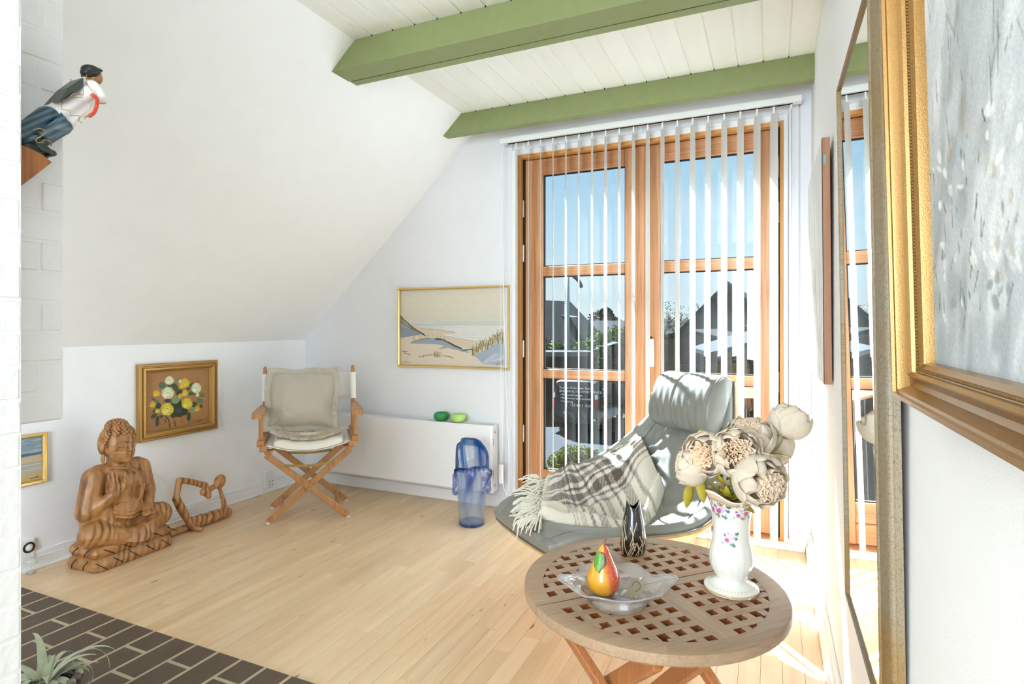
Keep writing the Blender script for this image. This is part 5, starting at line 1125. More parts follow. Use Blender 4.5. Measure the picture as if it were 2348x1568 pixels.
k = MB(); k.tube(bez([P_(760, 770, -.037), P_(715, 775, -.037), P_(715, 800, -.036)], 8), 12*sc_, 6)
for s in (-1, 1):
    k.tube(bez([P_(760, 250, s*.028), P_(755, 320, s*.034), P_(810, 310, s*.042), P_(825, 280, s*.03)], 14), 5*sc_, 5); k.tube(bez([P_(730, 340, s*.036), P_(740, 400, s*.041), P_(775, 470, s*.045)], 10), 5*sc_, 5); k.tube(bez([P_(690, 430, s*.038), P_(670, 510, s*.041), P_(570, 490, s*.040), P_(530, 545, s*.037), P_(660, 540, s*.043)], 20), 5*sc_, 5)
    k.tube([P_(460, 580, s*.030), P_(415, 680, s*.037), P_(520, 705, s*.041), P_(515, 760, s*.040), P_(650, 765, s*.038), P_(640, 820, s*.034), P_(725, 835, s*.022)], 5*sc_, 5)
    k.tube(bez([P_(75, 935, s*.036), P_(150, 925, s*.040), P_(205, 970, s*.042), P_(150, 1020, s*.041), P_(95, 1055, s*.040), P_(110, 1095, s*.040), P_(170, 1090, s*.040), P_(200, 1060, s*.038), P_(300, 1080, s*.032), P_(350, 1120, s*.020)], 40), 7*sc_, 5)
    k.tube(bez([P_(925, 600, s*.028), P_(960, 610, s*.034), P_(1010, 590, s*.026)], 10), 8*sc_, 5)
k.build('gold_trim', m_fgold, fg_, smooth=True, kind='stuff')
k = MB(); capp(k, (120, 1130), (330, 1180), 90, 60); capp(k, (330, 1180), (350, 1225), 60, 45); capp(k, (240, 1100), (330, 1120), 60, 40); capp(k, (150, 1170), (280, 1265), 70, 50)
for i in range(4): 
    for s in (-1, 1): k.tube(bez([P_(120+30*i, 1110+30*i, s*.028), P_(240+20*i, 1130+30*i, s*.032), P_(340, 1180+12*i, s*.024)], 10), 14*sc_, 6)
k.tube([P_(350, 1215, s) for s in (-.03, .03)], 42*sc_, 12)
blob('scrollwork', k, .003, 2, m_fgreen, fg_)
k = MB(); pts = [(-95, 1105), (60, 1165), (200, 1240), (318, 1330), (60, 1530), (-95, 1640)]; k.add([P_(*a, -.032) for a in pts]+[P_(*a, .032) for a in pts], [(0, 1, 2, 3, 4, 5), (11, 10, 9, 8, 7, 6)]+[(q_, (q_+1) % 6, 6+(q_+1) % 6, 6+q_) for q_ in range(6)]); k.build('wooden_bracket', wood('bracket_oak', '#9a5f30', '#b5763f', '#6f4220', axis=2, scale=14), fg_)
k = MB(); k.ell(P_(972, 262), (.014, 72*sc_*1.1, 80*sc_)); k.ell(P_(990, 290), (.012, 50*sc_*1.1, 52*sc_)); k.ell(P_(1035, 285), (.004, 10*sc_*1.1, 16*sc_)); k.ell(P_(1000, 325), (.007, 30*sc_*1.1, 20*sc_)); capp(k, (900, 290), (860, 330), 45, 50); k.ell(P_(1020, 312), (.005, 16*sc_*1.1, 7*sc_))
for s in (-1, 1): k.ell(P_(985, 235, s*.0135), (.003, 14*sc_*1.1, 24*sc_))
blob('face', k, .0016, 2, m_skin, fg_)
k = MB(); k.ell(P_(912, 180), (.0195, 110*sc_*1.1, 80*sc_)); k.ell(P_(850, 200), (.014, 60*sc_*1.1, 55*sc_)); k.ell(P_(935, 235), (.015, 45*sc_*1.1, 50*sc_))
for i in range(9):
    for s in (-1, 1): a_ = i/8; k.tube(bez([P_(860+120*a_, 130+25*abs(a_-.4), s*.006), P_(860+130*a_, 170+20*a_, s*.0190), P_(850+140*a_, 240-40*a_, s*.0175)], 8), 9*sc_, 5)
blob('hair', k, .0018, 1, m_hair, fg_)
# ================================================================== BLUE GLASS VASE
bvc = V(-1.58, 2.955, 0); n_ = 120; prof = [(.070, .0), (.074, .004), (.075, .02), (.077, .08), (.081, .14), (.086, .20), (.093, .25), (.102, .285), (.107, .31), (.098, .325)]
prof = [tuple(q_) for q_ in bez(prof, 40)]
va = math.atan2(-bvc[1], -bvc[0])   # towards the viewer
def rimh(a):
    d_ = a-va; c_ = math.cos(d_); back = max(0, -math.cos(d_-.25)); return .006*math.sin(3*a+1)+(.165*min(1, back*1.7)**.6 if back > 0 else 0)+.030*max(0, math.cos(d_*.9+.35))**2-.05*math.exp(-((math.sin(d_/2+.0)**2-.5)/.16)**2)
def vfn(i, r, z, a):
    t_ = z/.335; lob = 1+.13*t_**3*math.sin(3*a+.6)+.05*t_**2*math.sin(5*a+2); tall = rimh(a)*(t_**4); fold = .010*t_**6*math.sin(8*a)
    return r*lob*(1-.10*min(1, max(0, -math.cos(a-va-.25))*1.4)*t_**5)+fold, z+tall
outer = [vfn(0, r, z, 0) for r, z in prof]
v_ = []; f_ = []; full = [(r, z, 0) for r, z in prof]+[(.085, .325, 1)]+[(r-.009, max(z, .016), 1) for r, z in reversed(prof[:-1])]
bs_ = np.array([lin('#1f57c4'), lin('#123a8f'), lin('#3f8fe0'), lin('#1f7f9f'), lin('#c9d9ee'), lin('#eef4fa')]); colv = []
m = len(full)
for i, (r, z, inn) in enumerate(full):
    for k in range(n_):
        a = 2*PI*k/n_; rr, zz = vfn(i, r, z, a); v_.append((rr*math.cos(a)+bvc[0], rr*math.sin(a)+bvc[1], zz)); t_ = z/.335
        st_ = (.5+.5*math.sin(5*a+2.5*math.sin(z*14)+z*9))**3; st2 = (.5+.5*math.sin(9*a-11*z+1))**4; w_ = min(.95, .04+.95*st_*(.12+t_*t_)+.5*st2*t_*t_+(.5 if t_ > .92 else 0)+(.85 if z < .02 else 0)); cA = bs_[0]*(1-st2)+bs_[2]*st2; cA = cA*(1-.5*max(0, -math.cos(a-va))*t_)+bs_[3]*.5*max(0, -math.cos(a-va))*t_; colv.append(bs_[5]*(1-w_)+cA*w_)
for i in range(m-1):
    for k in range(n_): f_.append((i*n_+k, i*n_+(k+1) % n_, (i+1)*n_+(k+1) % n_, (i+1)*n_+k))
f_.append(tuple(range(n_-1, -1, -1))); f_.append(tuple((m-1)*n_+k for k in range(n_)))
def glass_attr(name, refl=1.4):
    t = NT(name); a = t.n('VertexColor', p_layer_name='paint'); fac = schlick(t, refl)
    gm = t.n('Gamma', Color=a.outputs[0], Gamma=.75); tr = t.n('BsdfTransparent', Color=gm); df = t.n('BsdfTranslucent', Color=a.outputs[0]); d2 = t.n('BsdfDiffuse', Color=a.outputs[0]); dm = t.n('MixShader', Fac=.5, i1=df.outputs[0], i2=d2.outputs[0])
    b_ = t.n('MixShader', Fac=.11, i1=tr.outputs[0], i2=dm.outputs[0]); nz = t.n('TexNoise', Vector=t.coord(), Scale=30.0); gl = t.n('BsdfGlossy', Roughness=.02, Normal=t.bump(nz, .25, .004)); return t.fin(t.n('MixShader', Fac=fac, i1=b_.outputs[0], i2=gl.outputs[0]))
bv = thing('glass_vase', 'tall blue streaked art glass vase with folded uneven rim on the floor', 'vase', bvc)
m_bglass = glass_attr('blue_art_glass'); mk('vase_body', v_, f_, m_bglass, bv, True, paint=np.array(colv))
rim_i = len(prof)-1; rp = np.array(v_)[rim_i*n_:(rim_i+1)*n_]; rp = np.vstack([rp, rp[:2]]); tv, tf = tubevf(rp, .0065, 8, False); mk('rim_bead', tv, tf, m_bglass, bv, True, paint=np.array([bs_[3]*.6+bs_[0]*.4]*len(tv)))
for s, zz in ((1, .215), (-1, .205)):
    a = va+s*PI/2*1.02; c_ = bvc+V(math.cos(a), math.sin(a), 0)*.095+V(0, 0, zz); d_ = V(math.cos(a), math.sin(a), 0)
    tv, tf = tubevf(bez([c_+V(0, 0, .09)-d_*.004, c_+d_*.010+V(0, 0, .06), c_+d_*.004+V(0, 0, .02), c_+d_*.012-V(0, 0, .015), c_-d_*.012-V(0, 0, .03)], 24), [.010+.004*math.sin(i*.7) for i in range(24)], 10); mk('glass_drip', tv, tf, m_bglass, bv, True, paint=np.array([bs_[4]*.6+bs_[0]*.4]*len(tv)))
# ================================================================== ON THE TABLE
TZ0 = TZ+.0002
# --- porcelain vase
pc = V(-.097, 1.661, TZ0); vv_ = math.atan2(-pc[1], -pc[0])
prof = [(.001, .0), (.060, .0), (.068, .002), (.0705, .006), (.069, .010), (.060, .014), (.050, .020), (.041, .027), (.0385, .032), (.040, .036), (.046, .046), (.053, .060), (.0565, .078), (.0565, .095), (.054, .110), (.0505, .122), (.0485, .132), (.0470, .150), (.0468, .170), (.0480, .190), (.0505, .208), (.0550, .226), (.0620, .243), (.0690, .255), (.0735, .262), (.0725, .2635), (.066, .254), (.058, .240), (.050, .222), (.045, .200), (.043, .16), (.045, .11), (.040, .05), (.001, .045)]
pr = bez(prof[:24], 150).tolist()+[list(x) for x in prof[24:]]
n_ = 360; v_ = []; cols = []; pic = Pic(n_, 300, '#efece4', 1.0)
def px_of(dx, z): return (n_/2+dx/.0009, 300-z*1000)   # dx metres round the body, z metres up
def posy(dx, z, s, seed):
    r = random.Random(seed)
    for (ox, oz, rr, c) in ((-.008, -.004, .0085, '#d2708f'), (.006, .006, .0095, '#e3b9cc'), (-.014, .008, .005, '#5d78c9'), (.017, .002, .0055, '#4d74c0'), (.018, .014, .0055, '#3f6b4c'), (.010, -.016, .0060, '#4f8a74'), (.003, -.014, .0045, '#5d9080'), (-.020, -.012, .0035, '#7fa8d2'), (.022, .016, .0045, '#55794e'), (-.004, .014, .004, '#c9a26a')):
        a, b_ = px_of(dx+ox*s, z+oz*s); pic.ell(a, b_, rr*s/.0009, rr*s*1000*.85, r.uniform(0, 60), c, .25); pic.ell(a+1, b_-1, rr*s/.0018, rr*s*420, 30, {'#d2708f': '#b04a70', '#e3b9cc': '#f0d9e2'}.get(c, c), .4)
    for i in range(10): a, b_ = px_of(dx+r.uniform(-.024, .024)*s, z+r.uniform(-.02, .02)*s); pic.ell(a, b_, 1.6, 1.6, 0, r.choice(('#6f9c7c', '#6d86c6', '#c6846a', '#8fb08a')), .5)
posy(-.004, .150, 1.0, 1)
for d_, s_, sd_ in ((-.045, 1.0, 2), (-.026, 1.05, 7), (.024, .85, 3), (.048, 1.05, 4), (.10, 1.0, 5), (-.11, 1.0, 6)): posy(d_, .222 if s_ > .9 else .218, s_, sd_)
for d_ in (-.03, .045, .10, -.10):
    for i in range(9): a, b_ = px_of(d_+random.uniform(-.016, .016), .204+random.uniform(-.01, .008)); pic.line([(a, b_), (a+random.uniform(-5, 5), b_+random.uniform(-6, 6))], 2.2, random.choice(('#b98d6c', '#c79f84', '#a97f6a')), .8)
pic.poly([(0, 42), (n_, 42), (n_, 52), (0, 52)], '#dcb794', .75); pic.poly([(0, 53), (n_, 53), (n_, 56), (0, 56)], '#b08659', .8)
for i in range(0, n_, 8): pic.ell(i, 59, 3.4, 2.4, 0, '#b58f6c', .4, .7)
pic.poly([(0, 290), (n_, 290), (n_, 296), (0, 296)], '#c7a975', .9)
for i in range(0, n_, 9): pic.ell(i, 284, 3, 1.6, 0, '#b9a27a', .5, .55)
vcol = []
for i, (r, z) in enumerate(pr):
    for k in range(n_):
        a = 2*PI*k/n_; t_ = min(1, max(0, (z-.20)/.06)); fl = 1+.035*t_*t_*math.cos(6*(a-vv_)); flut = 1-.012*abs(math.sin(10*a))*math.exp(-((z-.075)/.035)**2)*(r > .03); zz = z+.010*t_**3*math.cos(3*(a-vv_)+2.4); v_.append((r*fl*flut*math.cos(a)+pc[0], r*fl*flut*math.sin(a)+pc[1], zz+pc[2]))
        da = (a-vv_+PI) % (2*PI)-PI; vcol.append(pic.sample(np.array([n_/2+da*n_/(2*PI)*1.0]), np.array([300-z*1000 if r > .03 else 100]))[0] if i < 156 else np.array(lin('#e9e2cf')))
f_ = gridf(len(pr), n_, False, True)
pv = thing('porcelain_vase', 'white porcelain vase with rose sprays and gilt foot on the table, holding peonies', 'vase', pc)
mk('vase_body', v_, f_, attr_mat('glazed_porcelain', .12, coat=.6, spec=.6), pv, True, paint=np.array(vcol))
# --- silk peonies
m_petal = NT('cream_silk_petal'); _c = m_petal.n('TexNoise', Vector=m_petal.coord(kind='Generated'), Scale=5.0); _k = m_petal.mix(m_petal.ramp(_c, [(.4, (0, 0, 0)), (.7, (1, 1, 1))]), rgba('#fff8ea'), rgba('#fdeed8'))
_d = m_petal.n('BsdfPrincipled', Base_Color=_k, Roughness=.8, Specular_IOR_Level=.2, Sheen_Weight=.2); _t = m_petal.n('BsdfTranslucent', Color=rgba('#f6e6cc')); m_petal = m_petal.fin(m_petal.n('MixShader', Fac=.42, i1=_d.outputs[0], i2=_t.outputs[0]))
m_core = plain('peach_petal', '#f0d6b8', .8); m_leafy = plain('yellow_green_leaf', '#b3a12c', .55, var=.25, bscale=40); m_stem = plain('green_stem', '#7d8a3c', .6)
def petal_mesh(th0, th1, wid, R, ruf, seed):
    nb, na = 12, 9; g = np.zeros((nb, na, 3)); r = random.Random(seed); ph = r.uniform(0, 6)
    for i in range(nb):
        b_ = i/(nb-1); th_ = th0+(th1-th0)*b_; w_ = wid*(math.sin(PI*min(1, .12+b_*.80))**.6)
        for j in range(na):
            a_ = -1+2*j/(na-1); notch = .09*math.exp(-(a_/.22)**2)*(b_ > .8)*(b_-.8)*5; t2 = th_-(abs(a_)**2.4)*.42*b_*b_-notch*.5; ph_ = a_*w_
            rr = R*(1+.05*math.sin(a_*5+ph)*b_*b_*ruf+.035*math.sin(b_*6+ph)*ruf-.06*abs(a_)*ruf*.3); g[i, j] = (rr*math.sin(t2)*math.cos(ph_), rr*math.sin(t2)*math.sin(ph_), -rr*math.cos(t2))
    v, f = slab(g, gnormals(g), .012); o = mk('petal', v, f, m_petal, None, True, raw=True); me = o.data; bpy.data.objects.remove(o); return me
PET = {'o': [petal_mesh(.05, 1.92+.1*k, .86, 1.0, .8, k) for k in range(3)], 'm': [petal_mesh(.05, 2.20+.08*k, .80, .90, .8, 10+k) for k in range(3)], 'i': [petal_mesh(.05, 2.34+.07*k, .76, .79, .8, 20+k) for k in range(3)]}
def core_mesh():
    mb = MB(); r = random.Random(4)
    for k in range(40):
        q_ = k/40; rad = .50*math.sqrt(q_); a_ = k*2.4; c_ = V(rad*math.cos(a_), rad*math.sin(a_), .30+.30*math.sqrt(max(0, 1-(rad/.6)**2))); n_a = 8; L = .20+.08*r.random(); d_ = V(-math.sin(a_+r.uniform(-.8, .8)), math.cos(a_+r.uniform(-.8, .8)), 0); ph = r.uniform(0, 6); top = []; bot = []
        nn = np.cross(d_, V(0, 0, 1))
        for j in range(n_a):
            t_ = -1+2*j/(n_a-1); w_ = nn*.055*math.sin(t_*4.5+ph); top.append(c_+d_*t_*L*.62+w_+V(0, 0, .05-.05*t_*t_)); bot.append(c_*V(.75, .75, 0)+V(0, 0, .0)+d_*t_*L*.45+w_*.6)
        v = top+bot+[p+nn*.012 for p in top]+[p+nn*.012 for p in bot]; f = []
        for j in range(n_a-1): f += [(j, j+1, n_a+j+1, n_a+j), (2*n_a+j+1, 2*n_a+j, 3*n_a+j, 3*n_a+j+1), (j+1, j, 2*n_a+j, 2*n_a+j+1)]
        mb.add(v, f)
    o = mb.build('flower_centre', m_core, None, smooth=True, raw=True); me = o.data; bpy.data.objects.remove(o); return me
CORE = core_mesh()
def leafmesh(L, wd, curl):
    g = np.zeros((10, 5, 3))
    for i in range(10):
        t_ = i/9; w_ = wd*math.sin(PI*min(1, t_*.96+.04))**.8
        for j in range(5): a_ = (j-2)/2; g[i, j] = (L*t_, a_*w_, curl*L*t_*t_-.25*w_*(1-abs(a_))+.0)
    v, f = slab(g, gnormals(g), .0009); o = mk('leaf', v, f, m_leafy, None, True, raw=True); me = o.data; bpy.data.objects.remove(o); return me
LEAF = [leafmesh(.07, .014, -.3), leafmesh(.055, .012, .3), leafmesh(.04, .011, .1)]
def aim(z_axis, spin=0.0):
    z_ = Vector(z_axis).normalized(); return (z_.to_track_quat('Z', 'Y').to_matrix().to_4x4()) @ Matrix.Rotation(spin, 4, 'Z')
def inst(name, me, M4, parent):
    o = bpy.data.objects.new(name, me); COL.objects.link(o); o.matrix_basis = M4; hang(o, parent); return o
vase_mouth = pc+V(0, 0, .245)
def peony(px, py, D, R, axis_cam, label, closed=0.0, leaves=2, seed=0):
    c = dep(px, py, D); ax = RT*axis_cam[0]+UP*axis_cam[1]-FW*axis_cam[2]; ax = ax/np.linalg.norm(ax); r = random.Random(seed)
    e = thing('peony', label, 'flower', c, 'silk peonies in the porcelain vase'); Mx = Matrix.Translation(Vector(c-ax*R*.12)) @ aim(ax, r.uniform(0, 6))
    for kind, n, spin in (('o', 7, 0), ('m', 7, .5), ('i', 6, .2)):
        for k in range(n):
            sc2 = R*(1+r.uniform(-.05, .07)); tilt_ = r.uniform(-.06, .10) if kind == 'o' else r.uniform(-.04, .05)
            inst('petal', PET[kind][k % 3], Mx @ Matrix.Rotation(2*PI*k/n+spin+r.uniform(-.12, .12), 4, 'Z') @ Matrix.Rotation(tilt_, 4, 'Y') @ Matrix.Diagonal((sc2, sc2, sc2*.92, 1)), e)
    inst('flower_centre', CORE, Mx @ Matrix.Diagonal((R*1.12, R*1.12, R*.95, 1)) @ Matrix.Translation((0, 0, .04)), e)
    b0 = c-ax*R*.98; mouth = vase_mouth+V(r.uniform(-.02, .02), r.uniform(-.02, .02), 0); foot = pc+V(r.uniform(-.012, .012), r.uniform(-.012, .012), .055)
    st = bez([b0+ax*R*.15, b0-ax*.03+V(0, 0, -.01), mouth*.75+b0*.25+V(0, 0, .005), mouth, foot], 24); MB().tube(st, .0022, 6).build('stem', m_stem, e, smooth=True)
    for k in range(3): a_ = k*2.1+r.uniform(0, 1); inst('sepal', LEAF[2], Matrix.Translation(Vector(c-ax*R*1.04)) @ aim(ax, a_) @ Matrix.Rotation(-.35, 4, 'Y'), e)
    for k in range(leaves):
        p_ = st[7+3*k]; d_ = p_-(pc+V(0, 0, .25)); d_ = V(d_[0]+r.uniform(-.05, .05), d_[1]+r.uniform(-.05, .05), .02+r.uniform(-.02, .05)); x_ = Vector(d_).normalized(); y_ = Vector((0, 0, 1)).cross(x_).normalized(); z_ = x_.cross(y_); R4 = Matrix((x_, y_, z_)).transposed().to_4x4(); inst('leaf', LEAF[k % 2], Matrix.Translation(Vector(p_)) @ R4, e)
    return e
peony(1752, 1106, 1.46, .069, (.28, -.10, .95), 'largest cream peony, open towards the viewer, lowest on the right of the vase', seed=1)
peony(1690, 1036, 1.50, .064, (-.12, .28, .95), 'open cream peony in the middle of the bunch', seed=2)
peony(1616, 1042, 1.53, .060, (-.55, .12, .82), 'cream peony turned left in the middle of the bunch', seed=3)
peony(1574, 1066, 1.58, .056, (-.93, .10, -.30), 'cream peony seen from behind, leftmost of the bunch', seed=4)
peony(1718, 990, 1.60, .066, (-.15, .93, .15), 'cream peony facing up at the top centre of the bunch', seed=5)
peony(1768, 1012, 1.67, .064, (.35, .75, -.45), 'cream peony half hidden behind the bunch', seed=6)
peony(1815, 958, 1.60, .056, (.55, .78, -.20), 'single cream peony on a long stem, highest on the right', seed=7)
# loose foliage in the vase mouth
fol = thing('foliage_sprig', 'yellow-green leaves filling the mouth of the porcelain vase', 'leaves', vase_mouth)
r = random.Random(12)
for k in range(16):
    a_ = vv_+r.uniform(-1.9, 1.9); el = r.uniform(.15, 1.0); x_ = Vector((math.cos(a_)*math.cos(el), math.sin(a_)*math.cos(el), math.sin(el))); y_ = Vector((0, 0, 1)).cross(x_).normalized(); R4 = Matrix((x_, y_, x_.cross(y_))).transposed().to_4x4(); inst('leaf', LEAF[k % 3], Matrix.Translation(Vector(vase_mouth+V(math.cos(a_)*.012, math.sin(a_)*.012, -.012+.014*r.random()))) @ R4, fol)
for (px, py, D, dx, dz) in ((1585, 1130, 1.57, -.3, -1), (1605, 1115, 1.55, .05, -1), (1604, 1005, 1.6, .15, 1), (1735, 1075, 1.5, .6, .4)):
    x_ = Vector(RT*dx+UP*dz).normalized(); y_ = Vector(FW).cross(x_).normalized(); R4 = Matrix((x_, y_, x_.cross(y_))).transposed().to_4x4(); inst('leaf', LEAF[0 if dz < 0 else 2], Matrix.Translation(Vector(dep(px, py-25 if dz < 0 else py+10, D))) @ R4, fol)
for (px, py, D) in ((1585, 1105, 1.57), (1604, 1015, 1.6), (1735, 1075, 1.5)): MB().tube(bez([dep(px, py, D), (dep(px, py, D)+vase_mouth)/2+V(0, 0, -.01), vase_mouth, pc+V(0, 0, .06)], 14), .0018, 6).build('stem', m_stem, fol, smooth=True)
# --- black vase with cream lines
bc = V(-.392, 1.800, TZ0); prof = [(.001, 0), (.030, 0), (.034, .002), (.038, .012), (.0405, .026), (.041, .040), (.0395, .060), (.036, .082), (.0315, .104), (.0265, .126), (.0225, .145), (.0205, .158)]
pr = bez(prof, 110).tolist(); n_ = 200; ba = math.atan2(-bc[1], -bc[0]); pic = Pic(400, 320, '#191512', 1.0)
r = random.Random(3)
for k in range(46):
    x_ = (k*.618 % 1)*400; top_ = r.choice((80, 110, 140, 165, 190, 210, 230)); L = r.uniform(20, 90); ph = r.uniform(0, 6); dx = r.uniform(-22, 22)
    pts = [(x_+dx*t_+12*math.sin(t_*4+ph), min(318, top_+(L+80)*t_)) for t_ in np.linspace(0, 1, 9)]; pic.line(pts, 4.0, '#d8c3a3'); [pic.line([(a+o_, b_) for a, b_ in pts], 4.0, '#d8c3a3') for o_ in (-400, 400)]
v_ = []; cols = []
def topz(i, r_, z, a):
    t_ = max(0, (z-.118)/.04); d_ = a-ba-.12; return z+(.012*t_*t_)*math.cos(2*d_+PI)*1.0-.004*t_*t_
for i, (r_, z) in enumerate(pr):
    for k in range(n_):
        a = 2*PI*k/n_; t_ = max(0, (z-.09)/.068); ex = 1+.0*t_; v_.append((r_*math.cos(a)+bc[0], r_*math.sin(a)+bc[1], topz(i, r_, z, a)+bc[2])); da = (a-ba+PI) % (2*PI)-PI; cols.append(pic.sample(np.array([200+da/(2*PI)*400]), np.array([318-z*2000]))[0])
no = len(pr)
for i, (r_, z) in enumerate([(.0205, .1585)]+[(max(p_[0]-.003, .001), max(p_[1], .006)) for p_ in reversed(pr[:-1:6])]):
    for k in range(n_):
        a = 2*PI*k/n_; rr = r_-(.0015 if i == 0 else 0); v_.append((rr*math.cos(a)+bc[0], rr*math.sin(a)+bc[1], topz(0, r_, z, a)+bc[2])); cols.append(np.array(lin('#e7dcc6' if i == 0 else '#0d0c0b')))
mtot = len(v_)//n_
bvs = thing('ceramic_vase', 'small black ceramic vase with cream flame lines and notched mouth on the table', 'vase', bc)
mk('vase_body', v_, gridf(mtot, n_, False, True), attr_mat('black_glaze', .12, coat=.5, spec=.6), bvs, True, paint=np.array(cols))
# --- glass dish
dc0 = V(-.359, 1.462, TZ0); da0 = math.atan2(RT[1], RT[0]); n_ = 96
prof = [(.001, .004, 0), (.060, .003, 0), (.066, .000, 0), (.073, .003, .05), (.082, .018, .15), (.088, .030, .3), (.094, .036, .5), (.104, .042, .75), (.116, .051, 1), (.118, .0535, 1), (.116, .0545, 1), (.103, .0465, .75), (.093, .041, .5), (.085, .034, .3), (.078, .021, .15), (.070, .0085, .05), (.060, .0075, 0), (.001, .0075, 0)]
v_ = []
for r_, z, w_ in prof:
    for k in range(n_):
        a = 2*PI*k/n_; lob = math.exp(-(math.sin(a)/.42)**2); rr = r_*(1+w_*(.045*math.cos(6*a)+.02)); x_ = rr*math.cos(a)*(1+.20*w_*lob+.02*w_); y_ = rr*math.sin(a)*(1-.10*w_); wav = w_*(.004*math.cos(6*a)-.006*math.exp(-((abs(math.sin(a))-.60)/.2)**2)+.006*lob); p_ = dc0+V(math.cos(da0), math.sin(da0), 0)*x_+V(-math.sin(da0), math.cos(da0), 0)*y_; v_.append(p_+V(0, 0, z+wav))
dsh = thing('glass_dish', 'clear glass dish with wavy rim and lobed ends on the table', 'dish', dc0)
mk('dish_body', v_, gridf(len(prof), n_, False, True), pane_glass('milky_clear_glass', (.97, .975, .98), 1.7, '#ffffff', .24), dsh, True)
rm = np.array(v_)[9*n_:10*n_]; MB().tube(np.vstack([rm, rm[:2]]), .0022, 8, False).build('rim_bead', pane_glass('rim_glass', (.9, .92, .93), 2.2, '#ffffff', .25), dsh, smooth=True)
# --- glass pear in the dish
pc2 = V(-.400, 1.480, TZ0+.0082); prof = [(.001, 0), (.020, .001), (.030, .005), (.039, .016), (.0425, .030), (.042, .044), (.037, .060), (.030, .076), (.0235, .090), (.0175, .104), (.012, .116), (.007, .124), (.003, .127), (.001, .128)]
pr = bez(prof, 70); n_ = 80; v_ = []; cols = []; pa = math.atan2(-pc2[1], -pc2[0]); rp = np.random.default_rng(8)
ye, ye2, re_, re2 = np.array(lin('#e8a713')), np.array(lin('#d68f10')), np.array(lin('#c8341b')), np.array(lin('#e2682c'))
for r_, z in pr:
    for k in range(n_):
        a = 2*PI*k/n_; da = (a-pa+PI) % (2*PI)-PI; lx = .002*math.sin(z*30); v_.append((r_*math.cos(a)+pc2[0], r_*math.sin(a)+pc2[1], z+pc2[2])); edge = .10-.9*(.75-z/.128)*(z/.128 < .75)*-.45; red = 1/(1+math.exp(-(da-(.05+.55*(1-z/.1)*.9))*16)) if da < 2.6 else 0; sp = rp.uniform(0, 1); cols.append((ye*(1-.3*sp)+ye2*.3*sp)*(1-red)+(re_*sp+re2*(1-sp))*red)
pear = thing('glass_pear', 'yellow and red glass pear with green leaf standing in the dish', 'ornament', pc2)
mk('pear_body', v_, gridf(len(pr), n_, False, True), attr_mat('glossy_glass_pear', .06, coat=1.0, spec=.7), pear, True, paint=np.array(cols))
tp = pc2+V(0, 0, .126); MB().tube(bez([tp-V(0, 0, .004), tp+RT*.003+V(0, 0, .008), tp+RT*.006+V(0, 0, .019)], 8), [.0045, .0042, .0037, .0033, .0031, .0030, .0030, .0032], 10).build('glass_stem', pane_glass('brown_glass_stem', (.75, .55, .42), 1.6, '#b98a66', .4), pear, smooth=True)
lg = np.zeros((16, 9, 3)); lz0, lz1 = .112, .068
for i in range(16):
    t_ = i/15; z = lz0+(lz1-lz0)*t_; r_ = np.interp(z, pr[:, 1], pr[:, 0]); w_ = 1.0*math.sin(PI*min(.985, t_+.015))**.6*(.024/max(r_, .014))*.72; ac = pa-.50+.12*t_
    for j in range(9): a = ac+(j-4)/4*w_; rr = r_+.0028+.001*math.cos((j-4)/4*PI/2); lg[i, j] = pc2+V(rr*math.cos(a), rr*math.sin(a), z+.002*math.sin(j))
v_, f_ = slab(lg, gnormals(lg), .002); lcol = []
for i in range(16):
    for j in range(9): lcol.append(np.array(lin('#4d9a1f' if j < 6 else '#5f5a26'))*(.8+.3*rp.uniform()))
mk('glass_leaf', v_, f_, attr_mat('green_glass_leaf', .08, coat=1.0), pear, True, paint=np.array(lcol*2))
# --- silver heart
m_silver = plain('polished_silver', '#b9b49c', .22, metal=.95)
hc0 = V(-.318, 1.478, TZ0+.0085); ht = thing('silver_heart', 'silver heart-shaped bookmark with a ball, propped in the dish beside the pear', 'ornament', hc0)
nrm_ = -FW*.80+UP*.60; upv = UP*.80+FW*.60; upv = upv*.8+RT*.6; upv -= nrm_*(upv@nrm_); upv /= np.linalg.norm(upv); nrm_ /= np.linalg.norm(nrm_); sdv_ = np.cross(upv, nrm_)
def heart(s, th_): 
    return [(s*.98*math.sin(t_)*math.sin(t_/2)**.9, -s*1.15*math.cos(t_)) for t_ in np.linspace(0, 2*PI, 48, endpoint=False)]
cH = hc0+V(0, 0, .026); sh = heart(.024, 0); v_ = [cH+sdv_*a+upv*b_+nrm_*.0008 for a, b_ in sh]+[cH+sdv_*a+upv*b_-nrm_*.0008 for a, b_ in sh]; n_ = 48
mk('heart_plate', v_, [tuple(range(n_)), tuple(range(2*n_-1, n_-1, -1))]+[(i, (i+1) % n_, n_+(i+1) % n_, n_+i) for i in range(n_)], m_silver, ht, False)
sh2 = heart(.013, 0)[6:-10]; MB().tube([cH+sdv_*a+upv*(b_+.004)+nrm_*.0009 for a, b_ in sh2], .0005, 5).build('cut_line', m_gap_black, ht)
MB().ell(cH+upv*.031, (.0048,)*3).build('ball', plain('chrome_ball', '#d8d8d8', .05, metal=1), ht, smooth=True)
